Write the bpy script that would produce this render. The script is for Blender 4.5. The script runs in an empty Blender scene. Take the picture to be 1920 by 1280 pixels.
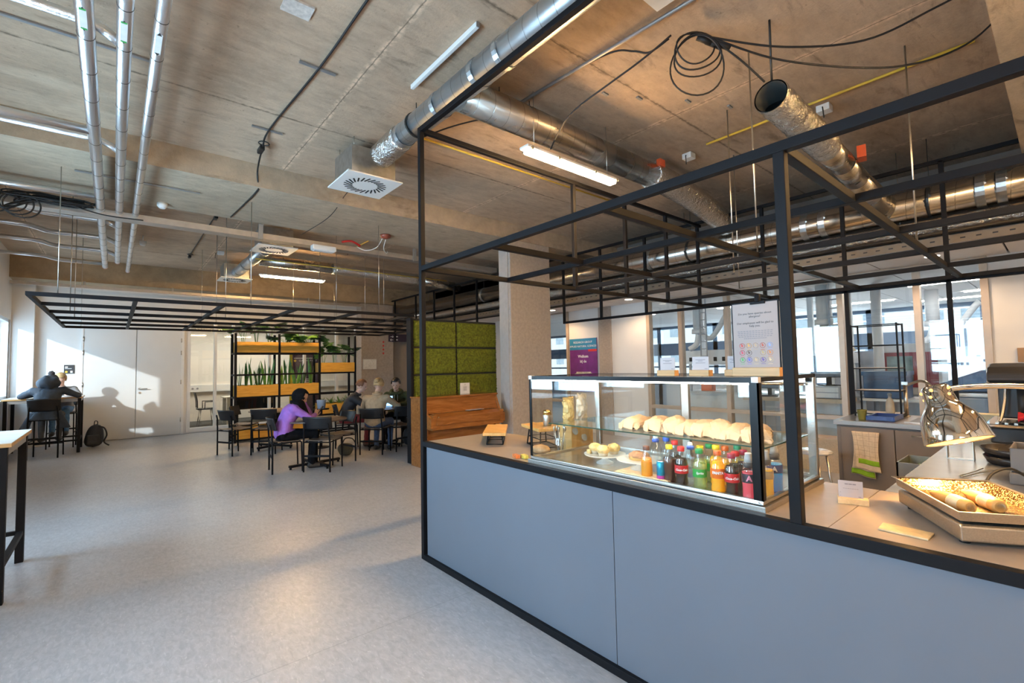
import bpy, bmesh, math, random
from mathutils import Vector, Matrix, noise as mnoise
random.seed(7)
SC = bpy.context.scene
COL = SC.collection
R = math.radians
V = Vector
# ---------------------------------------------------------------- camera model
YAW, PIT, ROL, FPX, EYE = R(40.2268), R(2.863), R(1.1225), 882.5, 1.5
_f = V((math.sin(YAW)*math.cos(PIT), math.cos(YAW)*math.cos(PIT), math.sin(PIT)))
_r = V((math.cos(YAW), -math.sin(YAW), 0)); _d = _f.cross(_r)
CAMR = math.cos(ROL)*_r + math.sin(ROL)*_d
CAMD = -math.sin(ROL)*_r + math.cos(ROL)*_d
def up(px, py, ax, val):
    """point of the plane  ax = val  on the line of sight of a measured pixel"""
    d = CAMR*(px-960) + CAMD*(py-640) + _f*FPX
    i = 'XYZ'.index(ax); c = V((0, 0, EYE))
    return c + d*((val-c[i])/d[i])
cam = bpy.data.cameras.new('camera'); cam.sensor_width = 36; cam.lens = FPX/1920*36; cam.clip_start = .05; cam.clip_end = 200
camo = bpy.data.objects.new('camera', cam); COL.objects.link(camo)
m = Matrix((CAMR, -CAMD, -_f)).transposed().to_4x4(); m.translation = V((0, 0, EYE)); camo.matrix_world = m
SC.camera = camo
SC.view_settings.view_transform = 'Standard'; SC.view_settings.look = 'None'
SC.view_settings.gamma = 1; SC.view_settings.use_curve_mapping = False
SC.view_settings.exposure = 0.7
SC.cycles.use_denoising = True
SC.cycles.transparent_max_bounces = 32
SC.cycles.max_bounces = 7; SC.cycles.diffuse_bounces = 4; SC.cycles.glossy_bounces = 4; SC.cycles.transmission_bounces = 6
SC.cycles.sample_clamp_indirect = 6; SC.cycles.caustics_reflective = False; SC.cycles.caustics_refractive = False
# ---------------------------------------------------------------- materials
def nt(name):
    mt = bpy.data.materials.new(name); mt.use_nodes = True
    n = mt.node_tree.nodes; l = mt.node_tree.links
    return mt, n, l, n['Principled BSDF']
def mat(name, col, rough=.5, metal=0, var=.08, scale=12, bump=0, bscale=60, spec=.5, emis=0, ecol=None, stretch=None, coat=0, trans=0, sub=0):
    mt, n, l, b = nt(name)
    b.inputs['Roughness'].default_value = rough; b.inputs['Metallic'].default_value = metal
    b.inputs['Specular IOR Level'].default_value = spec; b.inputs['Coat Weight'].default_value = coat
    b.inputs['Transmission Weight'].default_value = trans
    tc = n.new('ShaderNodeTexCoord'); mp = n.new('ShaderNodeMapping'); l.new(tc.outputs['Object'], mp.inputs[0])
    if stretch: mp.inputs['Scale'].default_value = stretch
    ns = n.new('ShaderNodeTexNoise'); ns.inputs['Scale'].default_value = scale; ns.inputs['Detail'].default_value = 5
    l.new(mp.outputs[0], ns.inputs['Vector'])
    rp = n.new('ShaderNodeMapRange'); rp.inputs['From Min'].default_value = .25; rp.inputs['From Max'].default_value = .75
    rp.inputs['To Min'].default_value = 1-var; rp.inputs['To Max'].default_value = 1+var
    l.new(ns.outputs['Fac'], rp.inputs[0])
    mx = n.new('ShaderNodeMix'); mx.data_type = 'RGBA'; mx.blend_type = 'MULTIPLY'; mx.inputs['Factor'].default_value = 1
    mx.inputs[6].default_value = (*col, 1); l.new(rp.outputs[0], mx.inputs[7]); l.new(mx.outputs[2], b.inputs['Base Color'])
    if bump:
        n2 = n.new('ShaderNodeTexNoise'); n2.inputs['Scale'].default_value = bscale; n2.inputs['Detail'].default_value = 4
        l.new(mp.outputs[0], n2.inputs['Vector'])
        bp = n.new('ShaderNodeBump'); bp.inputs['Strength'].default_value = bump; bp.inputs['Distance'].default_value = .01
        l.new(n2.outputs['Fac'], bp.inputs['Height']); l.new(bp.outputs[0], b.inputs['Normal'])
    if emis:
        b.inputs['Emission Color'].default_value = (*(ecol or col), 1); b.inputs['Emission Strength'].default_value = emis
    return mt
def glass(name, col=(1, 1, 1), refl=.06, rough=.02, tint=1.0):
    """thin pane: clear, with a fresnel-like gloss"""
    mt, n, l, b = nt(name); n.remove(b); out = n['Material Output']
    t = n.new('ShaderNodeBsdfTransparent'); t.inputs[0].default_value = (*col, 1)
    g = n.new('ShaderNodeBsdfGlossy'); g.inputs['Roughness'].default_value = rough
    lw = n.new('ShaderNodeLayerWeight'); lw.inputs[0].default_value = .35
    mr = n.new('ShaderNodeMapRange'); mr.inputs['To Min'].default_value = refl; mr.inputs['To Max'].default_value = .75
    pw = n.new('ShaderNodeMath'); pw.operation = 'POWER'; pw.inputs[1].default_value = 3
    l.new(lw.outputs['Facing'], pw.inputs[0]); l.new(pw.outputs[0], mr.inputs[0])
    ns = n.new('ShaderNodeTexNoise'); ns.inputs['Scale'].default_value = 3
    ad = n.new('ShaderNodeMath'); ad.operation = 'MULTIPLY_ADD'; ad.inputs[1].default_value = .01
    l.new(ns.outputs['Fac'], ad.inputs[0]); l.new(mr.outputs[0], ad.inputs[2])
    mx = n.new('ShaderNodeMixShader'); l.new(ad.outputs[0], mx.inputs[0]); l.new(t.outputs[0], mx.inputs[1]); l.new(g.outputs[0], mx.inputs[2])
    l.new(mx.outputs[0], out.inputs[0]); return mt
def liquid(name, col, dens=.75):
    mt, n, l, b = nt(name); out = n['Material Output']
    b.inputs['Base Color'].default_value = (*col, 1); b.inputs['Roughness'].default_value = .12; b.inputs['Coat Weight'].default_value = .4
    t = n.new('ShaderNodeBsdfTransparent'); t.inputs[0].default_value = (*[min(1, c*1.3+.05) for c in col], 1)
    tr = n.new('ShaderNodeBsdfTranslucent'); tr.inputs[0].default_value = (*col, 1)
    a = n.new('ShaderNodeAddShader'); l.new(b.outputs[0], a.inputs[0]); l.new(tr.outputs[0], a.inputs[1])
    mx = n.new('ShaderNodeMixShader'); mx.inputs[0].default_value = dens
    ns = n.new('ShaderNodeTexNoise'); ns.inputs['Scale'].default_value = 20
    mr = n.new('ShaderNodeMapRange'); mr.inputs['To Min'].default_value = dens-.05; mr.inputs['To Max'].default_value = dens+.05
    l.new(ns.outputs['Fac'], mr.inputs[0]); l.new(mr.outputs[0], mx.inputs[0])
    l.new(t.outputs[0], mx.inputs[1]); l.new(a.outputs[0], mx.inputs[2]); l.new(mx.outputs[0], out.inputs[0]); return mt
def wood(name, c1, c2, rough=.4, scale=(1, 14, 14), axis=0, ws=3.0):
    mt, n, l, b = nt(name); b.inputs['Roughness'].default_value = rough
    tc = n.new('ShaderNodeTexCoord'); mp = n.new('ShaderNodeMapping'); l.new(tc.outputs['Object'], mp.inputs[0]); mp.inputs['Scale'].default_value = scale
    ns = n.new('ShaderNodeTexNoise'); ns.inputs['Scale'].default_value = ws; ns.inputs['Detail'].default_value = 8; ns.inputs['Distortion'].default_value = 1.2
    l.new(mp.outputs[0], ns.inputs['Vector'])
    cr = n.new('ShaderNodeValToRGB'); cr.color_ramp.elements[0].position = .3; cr.color_ramp.elements[1].position = .7
    cr.color_ramp.elements[0].color = (*c1, 1); cr.color_ramp.elements[1].color = (*c2, 1)
    l.new(ns.outputs['Fac'], cr.inputs[0]); l.new(cr.outputs[0], b.inputs['Base Color'])
    bp = n.new('ShaderNodeBump'); bp.inputs['Strength'].default_value = .08; l.new(ns.outputs['Fac'], bp.inputs['Height']); l.new(bp.outputs[0], b.inputs['Normal'])
    return mt
def duct_mat(name, axis, pitch=.13, col=(.62, .61, .59), rough=.24):
    """galvanised spiral duct: thin seams every pitch along the axis, streaky zinc"""
    mt, n, l, b = nt(name); b.inputs['Metallic'].default_value = 1
    geo = n.new('ShaderNodeNewGeometry'); sp = n.new('ShaderNodeSeparateXYZ'); l.new(geo.outputs['Position'], sp.inputs[0])
    other = 'Z'
    ma = n.new('ShaderNodeMath'); ma.operation = 'MULTIPLY_ADD'; ma.inputs[1].default_value = .10; l.new(sp.outputs[other], ma.inputs[0]); l.new(sp.outputs[axis], ma.inputs[2])
    md = n.new('ShaderNodeMath'); md.operation = 'PINGPONG'; md.inputs[1].default_value = pitch/2; l.new(ma.outputs[0], md.inputs[0])
    rp = n.new('ShaderNodeMapRange'); rp.inputs['From Max'].default_value = .004; l.new(md.outputs[0], rp.inputs[0])
    ns = n.new('ShaderNodeTexNoise'); ns.inputs['Scale'].default_value = 2.2; ns.inputs['Detail'].default_value = 3
    mp = n.new('ShaderNodeMapping'); mp.inputs['Scale'].default_value = (2, 1, 1) if axis == 'X' else (1, 2, 1); l.new(geo.outputs['Position'], mp.inputs[0]); l.new(mp.outputs[0], ns.inputs['Vector'])
    cr = n.new('ShaderNodeValToRGB'); cr.color_ramp.elements[0].color = (*[c*.86 for c in col], 1); cr.color_ramp.elements[1].color = (*[min(1, c*1.1) for c in col], 1)
    l.new(ns.outputs['Fac'], cr.inputs[0])
    mx = n.new('ShaderNodeMix'); mx.data_type = 'RGBA'; mx.inputs[6].default_value = (*[c*.35 for c in col], 1); l.new(rp.outputs[0], mx.inputs[0]); l.new(cr.outputs[0], mx.inputs[7])
    l.new(mx.outputs[2], b.inputs['Base Color'])
    rr = n.new('ShaderNodeMapRange'); rr.inputs['To Min'].default_value = rough-.06; rr.inputs['To Max'].default_value = rough+.12; l.new(ns.outputs['Fac'], rr.inputs[0]); l.new(rr.outputs[0], b.inputs['Roughness'])
    bp = n.new('ShaderNodeBump'); bp.inputs['Strength'].default_value = .25; bp.inputs['Distance'].default_value = .002; l.new(rp.outputs[0], bp.inputs['Height']); l.new(bp.outputs[0], b.inputs['Normal'])
    return mt
def foil_mat(name, scale=18, strength=.6, col=(.78, .77, .75), rough=.2):
    mt, n, l, b = nt(name); b.inputs['Metallic'].default_value = 1; b.inputs['Roughness'].default_value = rough; b.inputs['Base Color'].default_value = (*col, 1)
    geo = n.new('ShaderNodeNewGeometry'); prev = None
    for sc, dist, wgt in ((scale, 2.0, 1.0), (scale*2.6, 1.0, .45)):
        ns = n.new('ShaderNodeTexNoise'); ns.inputs['Scale'].default_value = sc; ns.inputs['Detail'].default_value = 3; ns.inputs['Distortion'].default_value = dist; l.new(geo.outputs['Position'], ns.inputs['Vector'])
        ab = n.new('ShaderNodeMath'); ab.operation = 'PINGPONG'; ab.inputs[1].default_value = .16; l.new(ns.outputs['Fac'], ab.inputs[0])
        ml = n.new('ShaderNodeMath'); ml.operation = 'MULTIPLY_ADD'; ml.inputs[1].default_value = wgt*4; l.new(ab.outputs[0], ml.inputs[0])
        if prev: l.new(prev, ml.inputs[2])
        else: ml.inputs[2].default_value = 0
        prev = ml.outputs[0]
    bp = n.new('ShaderNodeBump'); bp.inputs['Strength'].default_value = strength; bp.inputs['Distance'].default_value = .012; l.new(prev, bp.inputs['Height']); l.new(bp.outputs[0], b.inputs['Normal'])
    return mt
def concrete(name, base, joints=None, rough=.85):
    """board-marked concrete; joints: list of (axis, offset, pitch, halfwidth, crumb colour gain)"""
    mt, n, l, b = nt(name); b.inputs['Roughness'].default_value = rough; b.inputs['Specular IOR Level'].default_value = .25
    geo = n.new('ShaderNodeNewGeometry'); sp = n.new('ShaderNodeSeparateXYZ'); l.new(geo.outputs['Position'], sp.inputs[0])
    def N(scale, det=6, rgh=.6, dist=0, sc=(1, 1, 1)):
        mp = n.new('ShaderNodeMapping'); mp.inputs['Scale'].default_value = sc; l.new(geo.outputs['Position'], mp.inputs[0])
        x = n.new('ShaderNodeTexNoise'); x.inputs['Scale'].default_value = scale; x.inputs['Detail'].default_value = det; x.inputs['Roughness'].default_value = rgh; x.inputs['Distortion'].default_value = dist
        l.new(mp.outputs[0], x.inputs['Vector']); return x.outputs['Fac']
    cr = n.new('ShaderNodeValToRGB'); e = cr.color_ramp.elements
    e[0].position = .3; e[0].color = (*[c*.62 for c in base], 1); e[1].position = .72; e[1].color = (*[min(1, c*1.28) for c in base], 1)
    mixn = n.new('ShaderNodeMath'); mixn.operation = 'MULTIPLY_ADD'; mixn.inputs[1].default_value = .5; l.new(N(.9, 8, .65, .4), mixn.inputs[0])
    hl = n.new('ShaderNodeMath'); hl.operation = 'MULTIPLY'; hl.inputs[1].default_value = .5; l.new(N(5, 8, .7, .2, (1, 2.5, 1)), hl.inputs[0]); l.new(hl.outputs[0], mixn.inputs[2])
    l.new(mixn.outputs[0], cr.inputs[0]); colr = cr.outputs[0]
    # dark scuffs left by the formwork
    sc1 = n.new('ShaderNodeMapRange'); sc1.inputs['From Min'].default_value = .57; sc1.inputs['From Max'].default_value = .70; sc1.inputs['To Max'].default_value = .72
    l.new(N(3.5, 7, .72, .6, (.35, 1.6, 1)), sc1.inputs[0])
    mx = n.new('ShaderNodeMix'); mx.data_type = 'RGBA'; mx.inputs[7].default_value = (*[c*.38 for c in base], 1); l.new(sc1.outputs[0], mx.inputs[0]); l.new(colr, mx.inputs[6]); colr = mx.outputs[2]
    # fine dark pores
    sc2 = n.new('ShaderNodeMapRange'); sc2.inputs['From Min'].default_value = .68; sc2.inputs['From Max'].default_value = .74; sc2.inputs['To Max'].default_value = .6
    l.new(N(26, 3, .6), sc2.inputs[0])
    mx = n.new('ShaderNodeMix'); mx.data_type = 'RGBA'; mx.inputs[7].default_value = (*[c*.45 for c in base], 1); l.new(sc2.outputs[0], mx.inputs[0]); l.new(colr, mx.inputs[6]); colr = mx.outputs[2]
    hgt = None
    for (ax, off, pitch, hw, gain) in (joints or []):
        s = n.new('ShaderNodeMath'); s.operation = 'SUBTRACT'; s.inputs[1].default_value = off; l.new(sp.outputs[ax], s.inputs[0])
        wob = n.new('ShaderNodeMath'); wob.operation = 'MULTIPLY_ADD'; wob.inputs[1].default_value = .02; l.new(N(14, 3), wob.inputs[0]); l.new(s.outputs[0], wob.inputs[2])
        pp = n.new('ShaderNodeMath'); pp.operation = 'PINGPONG'; pp.inputs[1].default_value = pitch/2; l.new(wob.outputs[0], pp.inputs[0])
        mr = n.new('ShaderNodeMapRange'); mr.inputs['From Min'].default_value = hw*.3; mr.inputs['From Max'].default_value = hw; mr.inputs['To Min'].default_value = 1; mr.inputs['To Max'].default_value = 0; l.new(pp.outputs[0], mr.inputs[0])
        ck = n.new('ShaderNodeMapRange'); ck.inputs['From Min'].default_value = .42; ck.inputs['From Max'].default_value = .58; l.new(N(17, 4, .6), ck.inputs[0])
        ml = n.new('ShaderNodeMath'); ml.operation = 'MULTIPLY'; l.new(mr.outputs[0], ml.inputs[0]); l.new(ck.outputs[0], ml.inputs[1])
        mx = n.new('ShaderNodeMix'); mx.data_type = 'RGBA'; mx.inputs[7].default_value = (*[min(1, c*gain) for c in base], 1); l.new(ml.outputs[0], mx.inputs[0]); l.new(colr, mx.inputs[6]); colr = mx.outputs[2]
        # the hairline itself
        hlm = n.new('ShaderNodeMapRange'); hlm.inputs['From Min'].default_value = .002; hlm.inputs['From Max'].default_value = .007; hlm.inputs['To Min'].default_value = .75; hlm.inputs['To Max'].default_value = 0; l.new(pp.outputs[0], hlm.inputs[0])
        mx = n.new('ShaderNodeMix'); mx.data_type = 'RGBA'; mx.inputs[7].default_value = (*[c*.3 for c in base], 1); l.new(hlm.outputs[0], mx.inputs[0]); l.new(colr, mx.inputs[6]); colr = mx.outputs[2]
    l.new(colr, b.inputs['Base Color'])
    bp = n.new('ShaderNodeBump'); bp.inputs['Strength'].default_value = .35; bp.inputs['Distance'].default_value = .01; l.new(N(30, 6, .7), bp.inputs['Height']); l.new(bp.outputs[0], b.inputs['Normal'])
    return mt
def floor_mat(name):
    mt, n, l, b = nt(name)
    geo = n.new('ShaderNodeNewGeometry')
    def N(scale, det, sc=(1, 1, 1), rot=0, dist=0):
        mp = n.new('ShaderNodeMapping'); mp.inputs['Scale'].default_value = sc; mp.inputs['Rotation'].default_value = (0, 0, rot); l.new(geo.outputs['Position'], mp.inputs[0])
        x = n.new('ShaderNodeTexNoise'); x.inputs['Scale'].default_value = scale; x.inputs['Detail'].default_value = det; x.inputs['Distortion'].default_value = dist; l.new(mp.outputs[0], x.inputs['Vector']); return x.outputs['Fac']
    cr = n.new('ShaderNodeValToRGB'); e = cr.color_ramp.elements
    e[0].position = .25; e[0].color = (.29, .295, .32, 1); e[1].position = .75; e[1].color = (.46, .465, .49, 1)
    k = n.new('ShaderNodeMath'); k.operation = 'MULTIPLY_ADD'; k.inputs[1].default_value = .22; l.new(N(2.2, 6), k.inputs[0])
    k2 = n.new('ShaderNodeMath'); k2.operation = 'MULTIPLY'; k2.inputs[1].default_value = .78; l.new(N(42, 6, (1, .4, 1), .3, .8), k2.inputs[0]); l.new(k2.outputs[0], k.inputs[2])
    l.new(k.outputs[0], cr.inputs[0])
    # pale flecks
    fl = n.new('ShaderNodeMapRange'); fl.inputs['From Min'].default_value = .60; fl.inputs['From Max'].default_value = .72; fl.inputs['To Max'].default_value = .45; l.new(N(85, 4, (1, .3, 1), .5, 1.0), fl.inputs[0])
    mx = n.new('ShaderNodeMix'); mx.data_type = 'RGBA'; mx.inputs[7].default_value = (.62, .62, .63, 1); l.new(fl.outputs[0], mx.inputs[0]); l.new(cr.outputs[0], mx.inputs[6])
    # sheet seams
    sp = n.new('ShaderNodeSeparateXYZ'); l.new(geo.outputs['Position'], sp.inputs[0])
    s = n.new('ShaderNodeMath'); s.operation = 'PINGPONG'; s.inputs[1].default_value = 1.0; ad = n.new('ShaderNodeMath'); ad.operation = 'ADD'; ad.inputs[1].default_value = 1.35; l.new(sp.outputs['Y'], ad.inputs[0]); l.new(ad.outputs[0], s.inputs[0])
    mr = n.new('ShaderNodeMapRange'); mr.inputs['From Max'].default_value = .004; mr.inputs['To Min'].default_value = .5; mr.inputs['To Max'].default_value = 0; l.new(s.outputs[0], mr.inputs[0])
    m2 = n.new('ShaderNodeMix'); m2.data_type = 'RGBA'; m2.inputs[7].default_value = (.12, .12, .12, 1); l.new(mr.outputs[0], m2.inputs[0]); l.new(mx.outputs[2], m2.inputs[6])
    l.new(m2.outputs[2], b.inputs['Base Color'])
    rr = n.new('ShaderNodeMapRange'); rr.inputs['To Min'].default_value = .24; rr.inputs['To Max'].default_value = .42; l.new(N(9, 5), rr.inputs[0]); l.new(rr.outputs[0], b.inputs['Roughness'])
    bp = n.new('ShaderNodeBump'); bp.inputs['Strength'].default_value = .05; l.new(N(120, 3), bp.inputs['Height']); l.new(bp.outputs[0], b.inputs['Normal'])
    return mt
# ---------------------------------------------------------------- mesh builder
class MB:
    def __init__(s): s.bm = bmesh.new(); s.mi = 0
    def faces(s, vs, fs, sm=False):
        v = [s.bm.verts.new(p) for p in vs]; out = []
        for f in fs:
            try:
                fc = s.bm.faces.new([v[i] for i in f]); fc.material_index = s.mi; fc.smooth = sm; out.append(fc)
            except ValueError: pass
        return out
    def box(s, a, b):
        x0, y0, z0 = [min(p, q) for p, q in zip(a, b)]; x1, y1, z1 = [max(p, q) for p, q in zip(a, b)]
        s.faces([(x0,y0,z0),(x1,y0,z0),(x1,y1,z0),(x0,y1,z0),(x0,y0,z1),(x1,y0,z1),(x1,y1,z1),(x0,y1,z1)],
                [(0,3,2,1),(4,5,6,7),(0,1,5,4),(1,2,6,5),(2,3,7,6),(3,0,4,7)]); return s
    def obox(s, c, size, rot=None, rz=0):
        M = rot if rot else Matrix.Rotation(rz, 3, 'Z'); c = V(c); h = V(size)/2
        vs = [c + M @ V((sx*h.x, sy*h.y, sz*h.z)) for sz in (-1,1) for sx, sy in ((-1,-1),(1,-1),(1,1),(-1,1))]
        s.faces(vs, [(0,3,2,1),(4,5,6,7),(0,1,5,4),(1,2,6,5),(2,3,7,6),(3,0,4,7)]); return s
    def bar(s, p, q, w, h=None, upv=(0, 0, 1)):
        p, q = V(p), V(q); h = h or w; d = (q-p).normalized(); u = V(upv)
        if abs(d.dot(u)) > .98: u = V((1, 0, 0))
        x = d.cross(u).normalized(); y = x.cross(d)
        M = Matrix((d, x, y)).transposed(); s.obox((p+q)/2, ((q-p).length, w, h), M); return s
    def tube(s, path, r, seg=8, closed=False, caps=True, sm=True):
        P = [V(p) for p in path]; n = len(P); rr = r if isinstance(r, (list, tuple)) else [r]*n
        rings = []; nv = None
        for i in range(n):
            a = P[i-1] if (i > 0 or closed) else P[i]; b = P[(i+1) % n] if (i < n-1 or closed) else P[i]
            d = (b-a).normalized() if (b-a).length > 1e-9 else V((0,0,1))
            if nv is None:
                nv = d.cross(V((0,0,1)))
                if nv.length < .01: nv = V((1,0,0))
            nv = (nv - d*nv.dot(d)).normalized(); bn = d.cross(nv)
            rings.append([s.bm.verts.new(P[i] + (nv*math.cos(t) + bn*math.sin(t))*rr[i]) for t in [2*math.pi*k/seg for k in range(seg)]])
        for i in range(n if closed else n-1):
            A, B = rings[i], rings[(i+1) % n]
            for k in range(seg):
                f = s.bm.faces.new((A[k], A[(k+1) % seg], B[(k+1) % seg], B[k])); f.smooth = sm; f.material_index = s.mi
        if caps and not closed:
            for rg, fl in ((rings[0], 1), (rings[-1], 0)):
                f = s.bm.faces.new(rg[::-1] if fl else rg); f.material_index = s.mi
        return s
    def cyl(s, p, q, r, seg=16, r2=None, caps=True): return s.tube([p, q], [r, r if r2 is None else r2], seg, caps=caps)
    def lathe(s, prof, c=(0, 0, 0), seg=20, M=None, cap=True):
        c = V(c); rings = []
        for (r, z) in prof:
            ring = []
            for k in range(seg):
                t = 2*math.pi*k/seg; p = V((r*math.cos(t), r*math.sin(t), z)); p = (M @ p if M else p) + c; ring.append(s.bm.verts.new(p))
            rings.append(ring)
        for A, B in zip(rings, rings[1:]):
            for k in range(seg):
                f = s.bm.faces.new((A[k], A[(k+1) % seg], B[(k+1) % seg], B[k])); f.smooth = True; f.material_index = s.mi
        if cap:
            for rg, fl in ((rings[0], 1), (rings[-1], 0)):
                f = s.bm.faces.new(rg[::-1] if fl else rg); f.material_index = s.mi
        return s
    def ball(s, c, r, seg=12, rings=8, M=None):
        r = V((r, r, r)) if isinstance(r, (int, float)) else V(r)
        vs = []; c = V(c)
        for i in range(rings+1):
            ph = math.pi*i/rings
            for k in range(seg):
                t = 2*math.pi*k/seg; p = V((r.x*math.sin(ph)*math.cos(t), r.y*math.sin(ph)*math.sin(t), r.z*math.cos(ph))); vs.append((M @ p if M else p)+c)
        fs = [(i*seg+k, (i+1)*seg+k, (i+1)*seg+(k+1) % seg, i*seg+(k+1) % seg) for i in range(rings) for k in range(seg)]
        s.faces(vs, fs, True); return s
    def prism(s, pts, z0, z1, M=None, c=(0, 0, 0)):
        n = len(pts); c = V(c)
        vs = [V((x, y, z0)) for x, y in pts] + [V((x, y, z1)) for x, y in pts]
        vs = [(M @ p if M else p)+c for p in vs]
        s.faces(vs, [tuple(range(n))[::-1], tuple(range(n, 2*n))] + [(i, (i+1) % n, n+(i+1) % n, n+i) for i in range(n)]); return s
    def sheet(s, f, nu, nv, sm=True):
        vs = [f(i/nu, j/nv) for j in range(nv+1) for i in range(nu+1)]
        s.faces(vs, [(j*(nu+1)+i, j*(nu+1)+i+1, (j+1)*(nu+1)+i+1, (j+1)*(nu+1)+i) for j in range(nv) for i in range(nu)], sm); return s
def wloc(o):
    p = V((0, 0, 0))
    while o: p += o.location; o = o.parent
    return p
SPLIT = {'coupling', 'pipe_clamp', 'corner_edge', 'clip', 'hanger', 'wire_tie', 'foot', 'corner_cap', 'shelf_bracket', 'pedal', 'flow_arrow', 'suspension_wire', 'suspension_rod', 'arrow', 'side_rail', 'bracket', 'vent_hole', 'armrest', 'drawstring', 'drawer', 'drip_slot', 'door_pull', 'end_cap'}
def islands(bm):
    seen = set(); out = []
    for v in bm.verts:
        if v in seen: continue
        st = [v]; seen.add(v); comp = []
        while st:
            x = st.pop(); comp.append(x)
            for e in x.link_edges:
                y = e.other_vert(x)
                if y not in seen: seen.add(y); st.append(y)
        out.append(comp)
    return out
def build(mb, name, mats, parent=None, bevel=0, solid=0, subsurf=0, label=None):
    bm = mb.bm
    if name in SPLIT and parent is not None:
        bmesh.ops.remove_doubles(bm, verts=bm.verts, dist=1e-6); isl = islands(bm)
        if len(isl) > 1:
            o = None
            for comp in isl:
                m2 = MB(); mp = {v: m2.bm.verts.new(v.co) for v in comp}
                for f in {f for v in comp for f in v.link_faces}:
                    g = m2.bm.faces.new([mp[v] for v in f.verts]); g.smooth = f.smooth; g.material_index = f.material_index
                o = _build(m2, name, mats, parent, bevel, solid, subsurf, label)
            bm.free(); return o
    return _build(mb, name, mats, parent, bevel, solid, subsurf, label)
def _build(mb, name, mats, parent=None, bevel=0, solid=0, subsurf=0, label=None):
    bm = mb.bm; bmesh.ops.remove_doubles(bm, verts=bm.verts, dist=1e-6); bmesh.ops.recalc_face_normals(bm, faces=bm.faces)
    if parent: off = wloc(parent)
    else:
        xs = [v.co for v in bm.verts]; lo = [min(p[i] for p in xs) for i in range(3)]; hi = [max(p[i] for p in xs) for i in range(3)]
        off = V(((lo[0]+hi[0])/2, (lo[1]+hi[1])/2, lo[2]))
    bmesh.ops.translate(bm, verts=bm.verts, vec=-off)
    me = bpy.data.meshes.new(name); bm.to_mesh(me); bm.free()
    for mt in (mats if isinstance(mats, (list, tuple)) else [mats]): me.materials.append(mt)
    o = bpy.data.objects.new(name, me); COL.objects.link(o)
    if parent: o.parent = parent
    else: o.location = off
    if solid: md = o.modifiers.new('thickness', 'SOLIDIFY'); md.thickness = solid; md.offset = 0
    if bevel: md = o.modifiers.new('edge', 'BEVEL'); md.width = bevel; md.segments = 2; md.limit_method = 'ANGLE'; md.angle_limit = R(40)
    if subsurf: md = o.modifiers.new('smooth', 'SUBSURF'); md.levels = subsurf; md.render_levels = subsurf
    if label: o['label'] = label
    return o
def tag(o, label, cat, group=None):
    o['label'] = label; o['category'] = cat
    if group: o['group'] = group
    return o
def thing(name, label, cat, loc=(0, 0, 0), group=None):
    o = bpy.data.objects.new(name, None); o.empty_display_size = .1; COL.objects.link(o); o.location = loc
    return tag(o, label, cat, group)
def struct(mb, name, mats, parent=None, **k):
    o = build(mb, name, mats, parent, **k)
    o['kind'] = 'structure'
    return o
def dup(root, loc, rz=None, label=None, group=None):
    def cp(o, par):
        c = o.copy(); COL.objects.link(c); c.parent = par
        for ch in o.children: cp(ch, c)
        return c
    r = cp(root, None); r.location = loc
    if rz is not None: r.rotation_euler = (0, 0, rz)
    if label: r['label'] = label
    if group: r['group'] = group
    return r
def text(txt, name, mt, parent, size, origin, xd, yd, align='CENTER', shear=0, ext=.0006, wrap=None, bold=0):
    """lettering as a mesh; xd reading direction, yd up direction; wrap=(centre, radius) bends it round a vertical cylinder"""
    cu = bpy.data.curves.new('t', 'FONT'); cu.body = txt; cu.size = size; cu.align_x = align; cu.align_y = 'CENTER'; cu.extrude = ext; cu.shear = shear; cu.resolution_u = 2; cu.offset = bold
    ob = bpy.data.objects.new('t', cu); COL.objects.link(ob)
    dg = bpy.context.evaluated_depsgraph_get(); me = bpy.data.meshes.new_from_object(ob.evaluated_get(dg)); bpy.data.objects.remove(ob); bpy.data.curves.remove(cu)
    xd, yd = V(xd).normalized(), V(yd).normalized(); zd = xd.cross(yd); og = V(origin); off = wloc(parent)
    for v in me.vertices:
        p = v.co
        if wrap:
            c, r = V(wrap[0]), wrap[1]; a0 = math.atan2(zd.y, zd.x); a = a0 + p.x/r*1.0
            v.co = V((c.x + (r+p.z)*math.cos(a), c.y + (r+p.z)*math.sin(a), og.z + p.y)) - off
        else: v.co = og + xd*p.x + yd*p.y + zd*p.z - off
    me.materials.clear(); me.materials.append(mt); me.name = name
    o = bpy.data.objects.new(name, me); COL.objects.link(o); o.parent = parent; return o
def catmull(pts, n=8, closed=False):
    P = [V(p) for p in pts]; out = []; N = len(P)
    for i in range(N if closed else N-1):
        p0 = P[i-1] if (i > 0 or closed) else P[0]; p1 = P[i]; p2 = P[(i+1) % N]; p3 = P[(i+2) % N] if (i+2 < N or closed) else P[-1]
        for k in range(n):
            t = k/n; out.append(.5*((2*p1)+(p2-p0)*t+(2*p0-5*p1+4*p2-p3)*t*t+(3*p1-p0-3*p2+p3)*t**3))
    if not closed: out.append(P[-1])
    return out
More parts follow.
